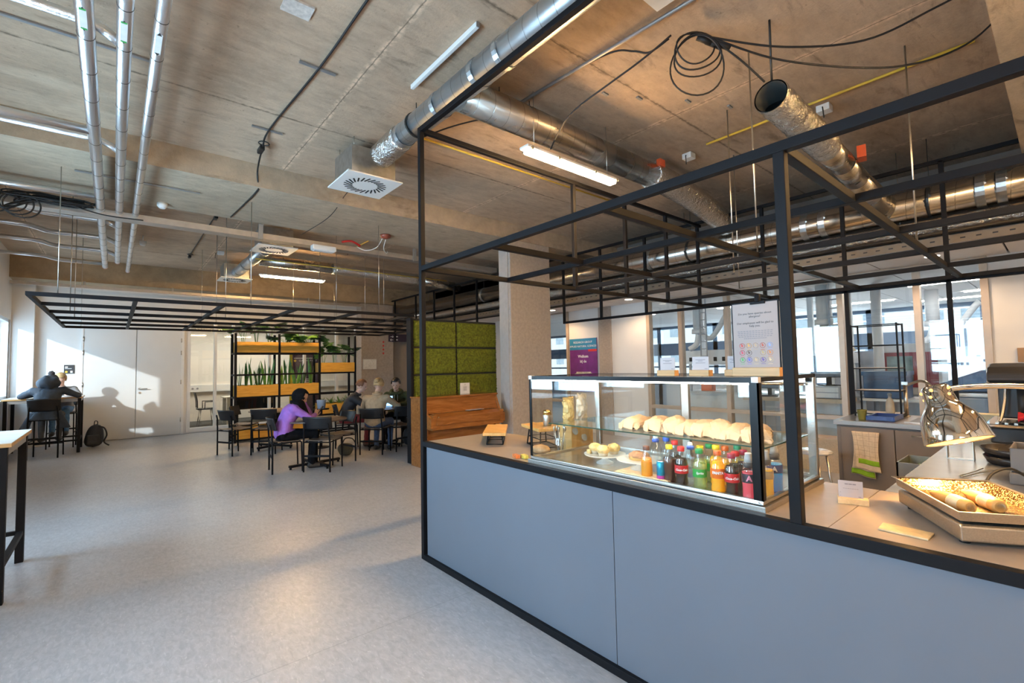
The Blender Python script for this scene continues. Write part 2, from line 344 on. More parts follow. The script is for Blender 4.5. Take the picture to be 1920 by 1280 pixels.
# ================================================================= materials used around the room
ZC = 3.9
BLK = mat('black_powder_coat', (.008, .008, .010), .55, 0, .1, spec=.14)
CONC = concrete('board_marked_concrete', (.52, .392, .285), [('X', 1.53, 2.62, .045, 1.5), ('Y', 4.72, 2.35, .022, .45)])
CONC2 = concrete('beam_concrete', (.50, .405, .30))
CONCR = concrete('rough_concrete', (.42, .32, .21))
CONCP = mat('pillar_concrete', (.42, .37, .33), .8, 0, .14, 22, .12, 90)
WHITE = mat('white_wall_paint', (.76, .75, .74), .55, 0, .03, 3, .02, 200)
WHITEP = mat('white_plastic', (.82, .82, .81), .35, 0, .02)
DOORW = mat('white_door_laminate', (.72, .73, .73), .38, 0, .03, 2)
FLOOR = floor_mat('marbled_linoleum')
GLASS = glass('window_glass', (.97, .99, .98), .05)
ALU = mat('brushed_aluminium', (.62, .63, .65), .33, 1, .08, 30)
STEEL = mat('stainless_steel', (.55, .52, .48), .32, 1, .12, 20, stretch=(1, 12, 12))
CHROME = mat('polished_chrome', (.80, .78, .75), .07, 1, .03)
GALV = mat('galvanised_sheet', (.50, .53, .55), .35, 1, .16, 18)
GREYM = mat('grey_metal', (.34, .35, .36), .45, .6, .08)
RUBBER = mat('black_rubber', (.012, .012, .013), .5, 0, .1)
YEL = mat('yellow_conduit_plastic', (.72, .50, .07), .45, 0, .08)
# ================================================================= shell
L0, Y1, YB, XR = -1.6, 13.9, -3.2, 8.0
b = MB().box((-1.8, YB-.1, -.1), (17, 24, 0)); struct(b, 'floor', FLOOR)
b = MB().box((-1.8, YB-.1, ZC), (8.2, 14.1, ZC+.2)); struct(b, 'ceiling', CONC)
# downstand beams
b = MB().box((-1.6, 6.0, 3.63), (8.0, 7.5, ZC)); struct(b, 'trim_1', CONC2)
b = MB().box((-1.6, 13.3, 3.42), (8.0, 13.9, ZC)); struct(b, 'trim_2', CONCR)
b = MB().box((-1.6, -.75, 3.45), (8.0, .2, ZC)); struct(b, 'trim_3', CONC2)
# left window wall: piers, sill wall and lintel around four openings
wins = [(-2.6, -.2), (.4, 3.2), (3.9, 7.0), (11.2, 13.65)]
b = MB().box((L0-.25, YB, 0), (L0, 14.1, 1.03)).box((L0-.25, YB, 2.6), (L0, 14.1, ZC))
ys = [YB] + [y for w in wins for y in w] + [14.1]
for i in range(0, len(ys), 2): b.box((L0-.25, ys[i], 1.03), (L0, ys[i+1], 2.6))
struct(b, 'wall_left', WHITE)
for i, (a, c) in enumerate(wins):
    f = MB()
    for z in (1.03, 2.55): f.box((L0-.12, a, z), (L0-.02, c, z+.05))
    nm = 2 if i < 3 else 1
    for k in range(nm+1):
        y = a + (c-a-.05)*k/nm; f.box((L0-.118, y, 1.08), (L0-.022, y+.05, 2.55))
    w = struct(f, 'window_%d' % (i+1), ALU)
    g = MB().box((L0-.075, a+.04, 1.07), (L0-.065, c-.04, 2.56)); build(g, 'pane', GLASS, w)
    s = MB().box((L0-.02, a-.03, 1.0), (L0+.06, c+.03, 1.03)); build(s, 'window_sill', WHITEP, w)
BLIND = mat('white_roller_blind', (.80, .82, .84), .8, 0, .02)  # unseen blinds added to keep the sun off the near floor
for i, (a, c) in enumerate(wins[:3]):
    t = thing('roller_blind', ['closed white roller blind outside the window behind the camera', 'closed white roller blind outside the window left of the camera', 'closed white roller blind outside the middle window of the left wall'][i], 'blind', (L0-.235, (a+c)/2, 1.0))
    build(MB().box((L0-.24, a-.04, 1.0), (L0-.235, c+.04, 2.62)), 'blind_cloth', BLIND, t); build(MB().cyl((L0-.238, a-.04, 1.0), (L0-.238, c+.04, 1.0), .012, 10), 'bottom_bar', ALU, t)
# corner casing between window wall and far wall
b = MB().box((L0, 13.72, 0), (-1.27, 13.9, ZC)); struct(b, 'trim_4', WHITE)
# far wall, with the glazed office front cut out between X 1.39 and 5.0
OX0, OX1, OZ1 = 1.42, 5.6, 2.75
b = MB().box((L0-.25, Y1, 0), (OX0, Y1+.15, ZC)).box((OX0, Y1, OZ1), (OX1, Y1+.15, ZC)).box((OX0, Y1, 0), (OX1, Y1+.15, .08))
struct(b, 'wall_far', WHITE)
# white double doors and the leaf joints (hinges, handle)
for i, (xa, xb) in enumerate(((-.52, .385), (.40, 1.24))):
    d = struct(MB().box((xa, Y1-.03, .01), (xb, Y1-.002, 2.62)), 'door_%d' % (i+1), DOORW, bevel=.004)
    hx = xa if i == 0 else xb
    for z in (.35, 1.25, 1.95, 2.25):
        build(MB().cyl((hx, Y1-.035, z-.05), (hx, Y1-.035, z+.05), .012, 10), 'hinge', STEEL, d)
    if i == 1:
        h = MB().cyl((.46, Y1-.03, 1.12), (.46, Y1-.085, 1.12), .012, 10); h.tube([(.46, Y1-.08, 1.12), (.50, Y1-.085, 1.12), (.60, Y1-.08, 1.12)], .01, 8); h.lathe([(.027, 0), (.027, .008)], (.46, Y1-.031, 1.12), 14, Matrix.Rotation(R(90), 3, 'X'))
        h.lathe([(.025, 0), (.025, .008)], (.46, Y1-.031, 1.03), 14, Matrix.Rotation(R(90), 3, 'X'))
        build(h, 'door_handle', STEEL, d)
f = MB().box((1.24, Y1-.04, 0), (1.30, Y1, 2.62)).box((-.56, Y1-.04, 0), (-.52, Y1, 2.62)).box((-.56, Y1-.04, 2.62), (1.30, Y1, 2.66)); struct(f, 'trim_5', WHITEP)
# glazed office front
f = MB(); fr = (1.40, 1.95, 2.35, 3.2, 4.1, 5.0, 5.58)
for x in fr: f.box((x-.03, Y1-.018, .12), (x+.03, Y1+.098, OZ1-.06))
f.box((1.37, Y1-.02, .02), (5.6, Y1+.1, .12)).box((1.37, Y1-.02, OZ1-.06), (5.6, Y1+.1, OZ1))
w = struct(f, 'window_5', WHITEP)
for a, c in zip(fr, fr[1:]): build(MB().box((a+.03, Y1+.035, .12), (c-.03, Y1+.045, OZ1-.06)), 'pane', GLASS, w)
# office behind the glass
b = MB().box((L0, 17.0, 0), (9, 17.1, 3.2)).box((L0-.1, 14.05, 0), (L0, 17, 3.2)).box((L0, 14.05, 2.9), (9, 17.1, 3.0)).box((9, 14.05, 0), (9.1, 17, 3.2)); struct(b, 'wall_office', mat('office_wall_paint', (.80, .75, .68), .6, 0, .02))
b = MB().box((L0, 14.05, .001), (9, 17, .004)); struct(b, 'trim_6', mat('office_carpet', (.07, .07, .065), .9, 0, .25, 60))
b = MB().box((L0, 16.9, .88), (9, 17.0, 1.08)); struct(b, 'trim_7', WHITEP)
# far right wall parts: grey concrete wall end, passage and side wall
b = MB().box((OX1, 13.55, 0), (6.62, 14.05, ZC)); struct(b, 'trim_8', CONCP)
b = MB().box((6.62, 13.9, 0), (7.35, 14.05, ZC)).box((7.05, 15.2, 0), (9, 15.3, ZC)); struct(b, 'wall_passage', mat('taupe_wall', (.33, .27, .22), .7, 0, .06))
# back and right walls of the shop floor (behind the camera)
b = MB().box((L0-.25, YB-.2, 0), (17, YB, ZC)); struct(b, 'wall_back', WHITE)
# concrete pillar with a thin paler sheet over its side face
b = MB().box((5.06, 6.0, 0), (6.0, 6.28, 3.63)); struct(b, 'concrete_pillar', CONCP, bevel=.012)
b = MB().box((5.045, 6.05, 0), (5.06, 6.28, 3.63)); o = struct(b, 'trim_9', mat('pale_corner_strip', (.42, .39, .37), .6))
# ================================================================= glazed laboratory wall X = 8
LG = XR
b = MB().box((LG, 5.33, 0), (LG+.12, 6.20, 2.75)).box((LG, 6.52, 0), (LG+.12, 7.42, 2.75)).box((LG, YB, 0), (LG+.12, .60, 2.75)).box((LG, 8.4, 0), (LG+.12, 14, ZC)); struct(b, 'wall_right', WHITE)
b = MB().box((LG-.04, 6.20, 0), (LG+.14, 6.52, 2.75)); struct(b, 'trim_10', CONCP)
b = MB().box((LG, YB, 2.75), (LG+.12, 14, ZC)); struct(b, 'trim_11', mat('bulkhead_paint', (.20, .17, .15), .7))
f = MB(); TAN = mat('anodised_bronze_mullion', (.50, .40, .31), .4, .3, .06)
mull = (.62, 1.25, 2.10, 2.93, 3.76, 4.62, 5.30, 7.45, 8.37)
for y in mull: f.box((LG-.032, y-.035, 0), (LG+.092, y+.035, 2.75))
for a, c in ((.62, 5.3), (7.45, 8.37)):
    f.box((LG-.03, a, 0), (LG+.09, c, .07)).box((LG-.03, a, 2.68), (LG+.09, c, 2.75)).box((LG-.03, a, .62), (LG+.09, c, .68))
w = struct(f, 'window_6', TAN)
for a, c in list(zip(mull[:6], mull[1:7])) + [(7.45, 8.37)]:
    build(MB().box((LG+.025, a+.035, .68), (LG+.035, c-.035, 2.68)), 'pane', GLASS, w); build(MB().box((LG+.025, a+.035, .07), (LG+.035, c-.035, .62)), 'pane', GLASS, w)
# suspended white tile ceiling with beige bulkhead edge, carried on into the laboratory
TILE = mat('white_ceiling_tile', (.80, .77, .76), .7, 0, .02)
b = MB()
x = 7.08
while x < 14.4:
    y = YB
    ye = 13.8 if x < 8.2 else 22
    while y < ye:
        b.box((x+.006, y+.006, 2.70), (min(x+1.19, 14.45), min(y+.595, ye)-.006, 2.72)); y += .6
    x += 1.2
struct(b, 'ceiling_tiles', TILE)
b = MB().box((7.02, YB, 2.68), (7.08, 13.8, 2.84)); struct(b, 'trim_12', mat('beige_edge_trim', (.50, .42, .33), .5))
b = MB().box((7.08, YB, 2.73), (14.5, 13.8, 2.78)).box((8.2, 13.8, 2.73), (14.5, 22, 2.78)); struct(b, 'trim_13', mat('ceiling_void_black', (.02, .02, .02), .9))
# laboratory: far window front with blue-grey steel, floor and end walls
BLUE = mat('blue_grey_steel', (.20, .28, .40), .45, .2, .06)
LX = 14.5
b = MB()
for y in (-2.6, -.6, 1.15, 3.2, 5.2, 7.2, 9.2, 11.2, 13.2, 15.2, 17.2, 19.2, 21.2): b.box((LX, y-.07, 0), (LX+.15, y+.07, 2.75))
b.box((LX, YB, 1.72), (LX+.18, 22, 2.12)).box((LX, YB, .72), (LX+.15, 22, .86)).box((LX, YB, 1.3), (LX+.1, 22, 1.36)).box((LX, YB, 2.62), (LX+.15, 22, 2.75)); w = struct(b, 'window_7', BLUE)
ys = (-2.6, -.6, 1.15, 3.2, 5.2, 7.2, 9.2, 11.2, 13.2, 15.2, 17.2, 19.2, 21.2)
for a, c in zip(ys, ys[1:]):
    build(MB().box((LX+.06, a+.07, .86), (LX+.07, c-.07, 1.72)), 'pane', GLASS, w); build(MB().box((LX+.06, a+.07, 2.12), (LX+.07, c-.07, 2.62)), 'pane', GLASS, w)
b = MB().box((LX, YB, 0), (LX+.2, 22, .72)).box((9.1, 22, 0), (LX, 22.1, 3)).box((9.05, 14.1, 0), (9.15, 22, 3)).box((8.1, YB-.1, 0), (LX, YB, 3)); struct(b, 'wall_laboratory', mat('pale_blue_panel', (.55, .62, .72), .5, 0, .04))
# the pale office block across the street
b = MB().box((24, -14, -4), (25, 50, 12)); FACADE = mat('pale_facade_panels', (.60, .62, .64), .7, 0, .05)
bld = tag(build(b, 'office_building', FACADE), 'pale office block across the street seen through the laboratory windows', 'building')
DKW = mat('facade_window_glass', (.30, .38, .46), .2, 0, .2)
for fl in (-.4, 1.5, 2.9, 4.6):
    for k in range(24):
        y = -6 + k*1.5 + (.3 if k % 3 else 0)
        build(MB().box((23.97, y, fl), (24.0, y+.7, fl+.45)), 'window', DKW, bld)
b = MB().box((17.05, -30, -4.1), (24, 40, -4)); struct(b, 'trim_14', mat('street_paving', (.5, .5, .5), .8))
# ================================================================= services under the ceiling
DY = duct_mat('spiral_duct_zinc_y', 'Y', .14, (.62, .66, .70), .34); DX = duct_mat('spiral_duct_zinc_x', 'X', .16, (.56, .52, .47)); FOIL = foil_mat('crinkled_foil', 13, .6); FOILP = foil_mat('foil_pipe_wrap', 26, .16, (.80, .82, .85), .3)
CLAMP = mat('dark_clamp', (.05, .05, .05), .4, .6)
def ring(b, c, axis, r, w=.02, t=.006, seg=24):
    a = V((1, 0, 0)) if axis == 'X' else V((0, 1, 0)); c = V(c)
    b.tube([c-a*w/2, c-a*w/2, c+a*w/2, c+a*w/2], [r*.97, r+t, r+t, r*.97], seg, caps=False, sm=False)
def hook(b, p, z=ZC): b.cyl((p[0], p[1], p[2]), (p[0], p[1], z), .004, 6)
# --- duct running along the counter, with its flexible connector and diffuser box
t = thing('ventilation_duct', 'round spiral duct along the ceiling above the counter corner, ending at the square diffuser', 'duct', (2.06, 3, 3.69))
DA = (2.06, 3.69); r = .105
build(MB().cyl((DA[0], -.9, DA[1]), (DA[0], 4.05, DA[1]), r, 28), 'duct_tube', DY, t)
b = MB()
for y in (-.2, .75, 1.6, 2.45, 2.75, 3.3, 3.95): ring(b, (DA[0], y, DA[1]), 'Y', r, .05, .006)
build(b, 'coupling', DY, t)
for y in (3.72, 1.35):
    b = MB(); ring(b, (DA[0], y, DA[1]), 'Y', r+.004, .02, .006); hook(b, (DA[0], y, DA[1]+r)); build(b, 'pipe_clamp', CLAMP, t)
pth = [(DA[0], 4.0+.03*k, DA[1]-.0015*k) for k in range(16)]
build(MB().tube(pth, [r+.012+.006*(k % 2) for k in range(16)], 28), 'foil_sleeve', FOIL, t, label='crinkled foil sleeve')
build(MB().tube([(DA[0], .25+.03*k, DA[1]) for k in range(28)], [r+.012+.005*(k % 2) for k in range(28)], 28), 'foil_sleeve', FOIL, t, label='crinkled foil sleeve')
def diffuser(cx, cy, label, yin=None, far=False):
    t = thing('ceiling_diffuser', label, 'air vent', (cx, cy, 3.49), 'square swirl diffusers')
    b = MB().box((cx-.24, cy-.24, 3.50), (cx+.24, cy+.24, 3.80)); build(b, 'plenum_box', GALV, t)
    p = MB().box((cx-.3, cy-.3, 3.485), (cx+.3, cy+.3, 3.50)); pl = build(p, 'face_plate', WHITEP, t, bevel=.003)
    s = MB(); s2 = MB()
    for k in range(24):
        a = 2*math.pi*k/24; c = V((cx+.175*math.cos(a), cy+.175*math.sin(a), 3.484)); s.obox(c, (.10, .017, .003), rz=a+.5)
    build(s, 'swirl_slot', mat('vent_shadow_black', (.015, .015, .015), .8), pl)
    h = MB()
    for sx in (-.2, .2):
        for sy in (-.2, .2): h.cyl((cx+sx, cy+sy, 3.8), (cx+sx, cy+sy, ZC), .004, 6); h.box((cx+sx-.015, cy+sy-.015, 3.79), (cx+sx+.015, cy+sy+.015, 3.81))
    build(h, 'hanger', STEEL, t)
diffuser(2.06, 4.87, 'square white swirl diffuser nearest the counter, on the end of the duct')
diffuser(2.0, 8.46, 'square white swirl diffuser above the middle of the suspended lattice')
diffuser(2.0, 11.8, 'square white swirl diffuser nearest the far wall, lowest in the photo')
# --- cross duct to the main duct
t = thing('ventilation_duct', 'round spiral duct running across behind the lit ceiling lamp', 'duct', (4, 3.06, 3.69))
r = .135
build(MB().cyl((2.1, 3.06, 3.69), (4.75, 3.06, 3.69), r, 28), 'duct_tube', DX, t)
b = MB()
for x in (2.4, 2.72, 3.15, 4.7): ring(b, (x, 3.06, 3.69), 'X', r, .05, .006)
build(b, 'coupling', DX, t)
for x in (2.5, 2.85): 
    b = MB(); ring(b, (x, 3.06, 3.69), 'X', r+.004, .02, .006); hook(b, (x, 3.06, 3.69+r)); build(b, 'pipe_clamp', CLAMP, t)
build(MB().tube([(4.75+.04*k, 3.06, 3.69-.0004*k*k*.3) for k in range(48)], [r+.012+.006*(k % 2) for k in range(48)], 28), 'foil_sleeve', FOIL, t)
b = MB().obox((4.78, 2.93, 3.79), (.10, .05, .08)); build(b, 'damper_actuator', mat('orange_red_plastic', (.75, .12, .04), .4), t)
# --- main duct and its companions above the beige ceiling edge
t = thing('main_duct', 'large spiral main duct running the length of the room above the beige ceiling edge', 'duct', (6.8, 5, 3.2))
build(MB().cyl((6.8, -2.9, 3.2), (6.8, 13.2, 3.2), .165, 32), 'duct_tube', duct_mat('main_duct_zinc', 'Y', .2, (.60, .57, .53), .2), t)
b = MB()
for y in (-1, .35, .5, 1.9, 2.1, 4.4, 6.9, 9): ring(b, (6.8, y, 3.2), 'Y', .165, .07, .008)
build(b, 'coupling', GALV, t)
b = MB()
for y in (.9, 3.7, 8.2): ring(b, (6.8, y, 3.2), 'Y', .17, .02, .006); hook(b, (6.8, y, 3.37))
build(b, 'pipe_clamp', CLAMP, t)
t = tag(build(MB().tube([(6.8, -2.9+.08*k, 2.92) for k in range(200)], [.08+.004*(k % 2) for k in range(200)], 18), 'insulated_pipe', foil_mat('dark_crinkled_foil', 12, .8, (.66, .63, .60), .22)), 'crinkled foil insulated pipe directly below the large main duct', 'pipe')
t = thing('cable_tray', 'perforated metal cable tray under the main duct beside the beige ceiling edge', 'cable tray', (6.85, 4, 2.72))
build(MB().box((6.78, -2.9, 2.70), (6.79, 13, 2.79)).box((6.79, -2.9, 2.70), (6.99, 13, 2.705)), 'tray', mat('beige_grey_tray', (.20, .16, .12), .5, .3, .08), t)
b = MB()
for k in range(100): b.box((6.777, -2.6+k*.12, 2.738), (6.781, -2.56+k*.12, 2.752))
build(b, 'perforation', RUBBER, t)
b = MB()
for y in (-1.5, 1.2, 3.9, 6.6, 9.3, 12): b.cyl((6.985, y, 2.70), (6.985, y, ZC), .005, 6)
build(b, 'hanger', STEEL, t)
tag(build(MB().cyl((6.72, -2.9, 2.64), (6.72, 13, 2.64), .022, 10).cyl((6.72, -2.9, 2.82), (6.72, 13, 2.82), .018, 10), 'black_pipe', RUBBER), 'pair of thin black pipes along the perforated tray', 'pipe')
# --- open ended flexible duct at the right
t = thing('flexible_duct', 'open ended foil duct hanging from a perforated strap at the right', 'duct', (4, 1.31, 3.4))
P0, P1 = V((3.62, 1.31, 3.42)), V((4.85, 1.31, 3.38)); n = 40; r = .115
pp = [P0.lerp(P1, k/n) for k in range(n+1)]
b = MB().tube(pp, [r+.006*(k % 2)*(1 if k > 3 else .4) + .004*math.sin(k*1.7) for k in range(n+1)], 28, caps=False); build(b, 'foil_sleeve', FOIL, t)
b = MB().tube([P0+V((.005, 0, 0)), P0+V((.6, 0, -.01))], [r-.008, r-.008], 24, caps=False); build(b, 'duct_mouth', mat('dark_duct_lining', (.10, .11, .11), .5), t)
build(MB().cyl(P1, (5.3, 1.31, 3.36), .105, 28).cyl((5.3, 1.31, 3.36), (5.75, 1.31, 3.32), .105, 28).tube([(5.75, 1.31, 3.32), (6.1, 1.31, 3.27), (6.7, 1.31, 3.21)], [.105, .13, .15], 28), 'duct_tube', DX, t)
b = MB()
for x in (4.86, 5.28, 5.7): ring(b, (x, 1.31, 3.38-.1*(x-4.86)), 'X', .112, .03, .01)
ring(b, (3.85, 1.31, 3.413), 'X', r+.004, .02, .004); build(b, 'pipe_clamp', CLAMP, t)
build(MB().obox((5.36, 1.17, 3.43), (.15, .07, .11), rz=.2), 'damper_actuator', mat('orange_red_actuator', (.80, .13, .04), .4), t)
tag(build(MB().tube([(3.50, 1.25, ZC), (3.5, 1.25, 3.83), (3.6, 1.29, 3.6), (3.66, 1.31, 3.53)], .008, 6), 'perforated_strap', CLAMP), 'black perforated strap holding up the open ended foil duct', 'strap')
# --- duct between the far diffusers and its cross run
t = thing('ventilation_duct', 'zinc duct linking the two diffusers above the lattice', 'duct', (2, 10, 3.6))
build(MB().cyl((2.0, 8.6, 3.62), (2.0, 11.56, 3.62), .10, 24), 'duct_tube', DY, t)
b = MB()
for y in (9.1, 9.9, 10.6, 11.3): ring(b, (2.0, y, 3.62), 'Y', .10, .06, .007)
build(b, 'coupling', GALV, t)
t = thing('ventilation_duct', 'long horizontal duct in foil and zinc above the far lit lamp', 'duct', (4, 10, 3.6))
build(MB().cyl((2.1, 10.0, 3.62), (3.5, 10.0, 3.62), .11, 24), 'duct_tube', DX, t)
build(MB().tube([(3.5+.08*k, 10.0, 3.62-.001*k) for k in range(26)], [.118+.004*(k % 2) for k in range(26)], 20), 'foil_sleeve', FOIL, t)
build(MB().cyl((5.55, 10.0, 3.59), (6.7, 10.0, 3.5), .11, 24), 'duct_end', DX, t)
b = MB(); ring(b, (3.5, 10, 3.62), 'X', .118, .05, .008); ring(b, (5.55, 10, 3.59), 'X', .118, .05, .008); ring(b, (4.5, 10, 3.61), 'X', .125, .03, .004); build(b, 'coupling', GALV, t)
# --- the three insulated pipes on the left and their branches
LBL = mat('white_pipe_label', (.80, .82, .82), .4); GRN = mat('green_pipe_mark', (.05, .42, .10), .4); INK = mat('black_ink', (.02, .02, .02), .5); REDL = mat('red_print', (.6, .05, .05), .5)
def pipe(x, rr, y0, y1, label, marks, bend=False):
    t = thing('insulated_pipe', label, 'pipe', (x, 4, 3.5), 'foil wrapped pipes on the left')
    pts = [(x, y0, 3.5), (x, y1, 3.5)]
    build(MB().cyl((x, y0, 3.5), (x, y1, 3.5), rr, 20), 'pipe_jacket', FOILP, t)
    b = MB()
    for k in range(26):
        y = .7 + k*.42
        if y < y1: ring(b, (x, y, 3.5), 'Y', rr, .006, .0015, 18)
    build(b, 'wire_tie', CLAMP, t)
    for (ya, yb, gr) in marks:
        ya, yb = min(ya, yb), max(ya, yb)
        z = 3.5-rr-.0006; s = MB().box((x-.02, ya, z), (x+.012, yb, z+.001)); st = build(s, 'flow_label', LBL, t)
        s = MB()
        for y, d in ((ya+.015, -1), (yb-.015, 1)): s.prism([(x-.016, y), (x+.008, y), (x-.004, y+d*.03)], z-.0008, z)
        s.mi = 1
        if gr: s.box((x-.018, ya+.0, z-.0009), (x+.01, ya+.014, z)); s.box((x-.018, yb-.014, z-.0009), (x+.01, yb, z))
        build(s, 'flow_arrow', [INK, GRN], st)
    ce = MB().cyl((x, y1, 3.5), (x, y1+.02, 3.5), rr+.004, 16); build(ce, 'end_cap', mat('red_white_cap', (.75, .45, .42), .5), t)
pipe(-.16, .043, -.4, 11.6, 'leftmost of the three long foil wrapped pipes above the left side', [(up(155, 54, 'Z', 3.457).y, up(155, 16, 'Z', 3.457).y, 1)])
pipe(.014, .038, -.4, 11.0, 'middle one of the three long foil wrapped pipes', [(up(234, 80, 'Z', 3.462).y, up(234, 42, 'Z', 3.462).y, 1)])
pipe(.174, .034, -.4, 11.9, 'rightmost of the three long foil wrapped pipes, edged by warm light', [(up(298, 103, 'Z', 3.466).y, up(298, 64, 'Z', 3.466).y, 0)])
BRL = ['nearest branch pipe, crossing the upper left corner', 'second foil branch pipe from the camera at the upper left', 'third foil branch pipe, close below the second one', 'foil branch pipe above the coiled cable', 'foil branch pipe with a kink, just beyond the cable tray', 'foil branch pipe with a kink, middle of the far group', 'foil branch pipe next to the farthest one', 'farthest branch pipe, with a kink above the lattice corner']
for (y, rr, kink, to2), lb in zip(((3.64, .03, 0, 1), (5.12, .033, 0, 0), (5.48, .028, 0, 1), (7.05, .033, 0, 0), (8.4, .034, 1, 1), (9.5, .034, 1, 1), (10.5, .034, 1, 1), (11.35, .03, 1, 0)), BRL):
    xe = .014-.03 if to2 else -.16-.03
    z = 3.58 if to2 else 3.5
    pts = [(L0+.02, y, z), (xe, y, z)]
    if kink: pts = [(L0+.02, y-.28, z), (-1.0, y-.28, z), (-.93, y-.24, z), (-.80, y-.04, z), (-.72, y, z), (xe, y, z)]
    if to2: pts = pts[:-1] + [(-.14, y, z), (-.06, y+.01, z-.03), (.014, y+.03, 3.51)]
    tag(build(MB().tube(pts, rr, 16), 'branch_pipe', FOILP), lb, 'pipe', 'foil wrapped branch pipes on the left')
# --- cable tray crossing the room
t = thing('cable_tray', 'galvanised cable tray crossing the room beyond the concrete beam', 'cable tray', (2, 7.55, 3.44))
build(MB().box((L0+.02, 7.53, 3.42), (6.0, 7.535, 3.50)).box((L0+.02, 7.535, 3.42), (6.0, 7.72, 3.425)).box((L0+.02, 7.715, 3.42), (6.0, 7.72, 3.50)), 'tray', mat('tray_zinc', (.50, .46, .42), .4, .7, .1), t)
for x in (1.6, 4.1):
    build(MB().box((x-.03, 7.50, 3.40), (x+.03, 7.53, 3.62)).cyl((x, 7.515, 3.6), (x, 7.515, ZC), .005, 6), 'bracket', GREYM, t)
t = thing('cable_tray', 'narrow metal trunking high on the far wall above the doors', 'cable tray', (2, 13.2, 3.3))
build(MB().box((L0+.02, 13.2, 3.28), (5.5, 13.28, 3.34)), 'tray', mat('trunking_zinc', (.48, .44, .40), .4, .7), t)
for k, x in enumerate((-.5, 1.0, 2.6, 4.0)): build(MB().box((x-.02, 13.22, 3.34), (x+.02, 13.26, 3.42)), 'bracket', GREYM, t)
# --- luminaires
LAMP = mat('lit_lamp_diffuser', (1, .93, .80), .4, 0, .02, emis=150, ecol=(1, .60, .24))
LAMPN = mat('lit_ceiling_strip', (1, .95, .9), .4, 0, .02, emis=25, ecol=(1, .93, .85))
DOWNL = mat('lit_downlight_lens', (1, .95, .9), .4, 0, .02, emis=3.5, ecol=(1, .9, .75))
def lamp(c, axis, ln, label, z=3.32, w=.055):
    t = thing('ceiling_lamp', label, 'lamp', (c[0], c[1], z), 'tubular ceiling lamps')
    a = V((1, 0, 0)) if axis == 'X' else V((0, 1, 0)); s = V((0, 1, 0)) if axis == 'X' else V((1, 0, 0)); c = V((c[0], c[1], z))
    h = a*(ln/2) + s*w; d = a*(ln/2-.03) + s*(w*.8)
    build(MB().box(c-h+V((0, 0, .035)), c+h+V((0, 0, .06))), 'housing', WHITEP, t, bevel=.008)
    build(MB().box(c-d, c+d+V((0, 0, .035))), 'diffuser', LAMP, t, bevel=.02)
    b = MB()
    for k in (-.4, .4): p = c+a*(ln*k); b.cyl(p+V((0, 0, .06)), (p.x, p.y, ZC), .003, 6)
    build(b, 'suspension_wire', STEEL, t)
    b = MB()
    for k in (-.46, -.2, .2, .46): 
        for sg in (-1, 1): b.obox(c+a*(ln*k)+s*(sg*w)+V((0, 0, .03)), (.02, .02, .03))
    build(b, 'clip', STEEL, t)
    return t
lamp((3.28, 2.93), 'X', 1.26, 'lit warm lamp hanging over the counter, nearest of the two visible')
lamp((2.85, 10.45), 'X', 1.30, 'lit warm lamp beyond the lattice, above the plant shelves', 3.38)
lamp((2.95, -.62), 'X', 1.3, 'lit lamp above the counter, behind the steel front beam', 3.30)
lamp((.2, -1.9), 'X', 1.3, 'lit lamp over the floor at the back of the room', 3.32)  # unseen lamp added to warm the ceiling and kitchen
lamp((5.2, -1.6), 'X', 1.3, 'lit lamp over the coffee bar at the back right', 3.32)  # also added out of view, for more warm light
t = thing('batten_lamp', 'unlit white batten lamp on the concrete above the near duct', 'lamp', (1.90, 3.02, 3.84))
build(MB().box((1.885, 2.55, 3.86), (1.915, 3.50, 3.898)), 'housing', WHITEP, t, bevel=.004)
build(MB().box((1.887, 2.552, 3.862), (1.913, 2.545, 3.896)), 'end_cap', GREYM, t)
pc_ = up(1232, 22, 'Z', 3.83); tag(build(MB().box((pc_.x-.45, pc_.y-.45, 3.83), (pc_.x, pc_.y, 3.90)), 'access_panel', WHITEP), 'white square panel at the top edge above the cable coil', 'panel')
tag(build(MB().box((.80, 3.12, 3.885), (.98, 3.26, 3.90)), 'cover_plate', mat('stained_white_plate', (.62, .58, .54), .6, 0, .25, 30)), 'stained white plate on the concrete ceiling, top centre left', 'plate')
# --- conduits, boxes and cables
def conduit(pts, label, mt, r=.012, name='conduit'): return tag(build(MB().tube(pts, r, 10), name, mt), label, 'conduit')
conduit([(2.15, 4.23, 3.875), (5.6, 4.23, 3.875)], 'yellow conduit running across behind the corner post', YEL)
conduit([(4.92, 2.45, 3.875), (4.92, .34, 3.875)], 'long yellow conduit at the upper right of the ceiling', YEL)
conduit([(5.0, .19, 3.82), (5.0, .19, 3.62)], 'short upright yellow conduit on the concrete beam, upper right', YEL)
conduit([(3.6, 9.0, 3.875), (3.6, 7.8, 3.875)], 'short yellow conduit above the far foil duct', YEL)
conduit([(1.9, 9.3, 3.49), (5.9, 9.3, 3.49)], 'thin yellow conduit beside the far lit lamp', YEL, .01)
conduit([(2.76, 3.3, 3.87), (2.92, .3, 3.87)], 'grey conduit rail carrying the looped black cable', GREYM, .014)
for (x, y, lb) in ((5.03, 2.72, 'grey junction box at the left end of the long yellow conduit'), (5.1, 1.38, 'grey junction box beside the open ended foil duct'), (3.6, 9.15, 'small grey junction box above the far foil duct'), (1.6, 10.9, 'grey box with a lead on the far ceiling')):
    t = thing('junction_box', lb, 'junction box', (x, y, 3.84)); build(MB().box((x-.055, y-.055, 3.83), (x+.055, y+.055, 3.895)), 'box', WHITEP, t, bevel=.006)
    build(MB().tube([(x-.06, y, 3.86), (x-.09, y-.01, 3.85), (x-.1, y-.02, 3.74)], .005, 6), 'lead', RUBBER, t)
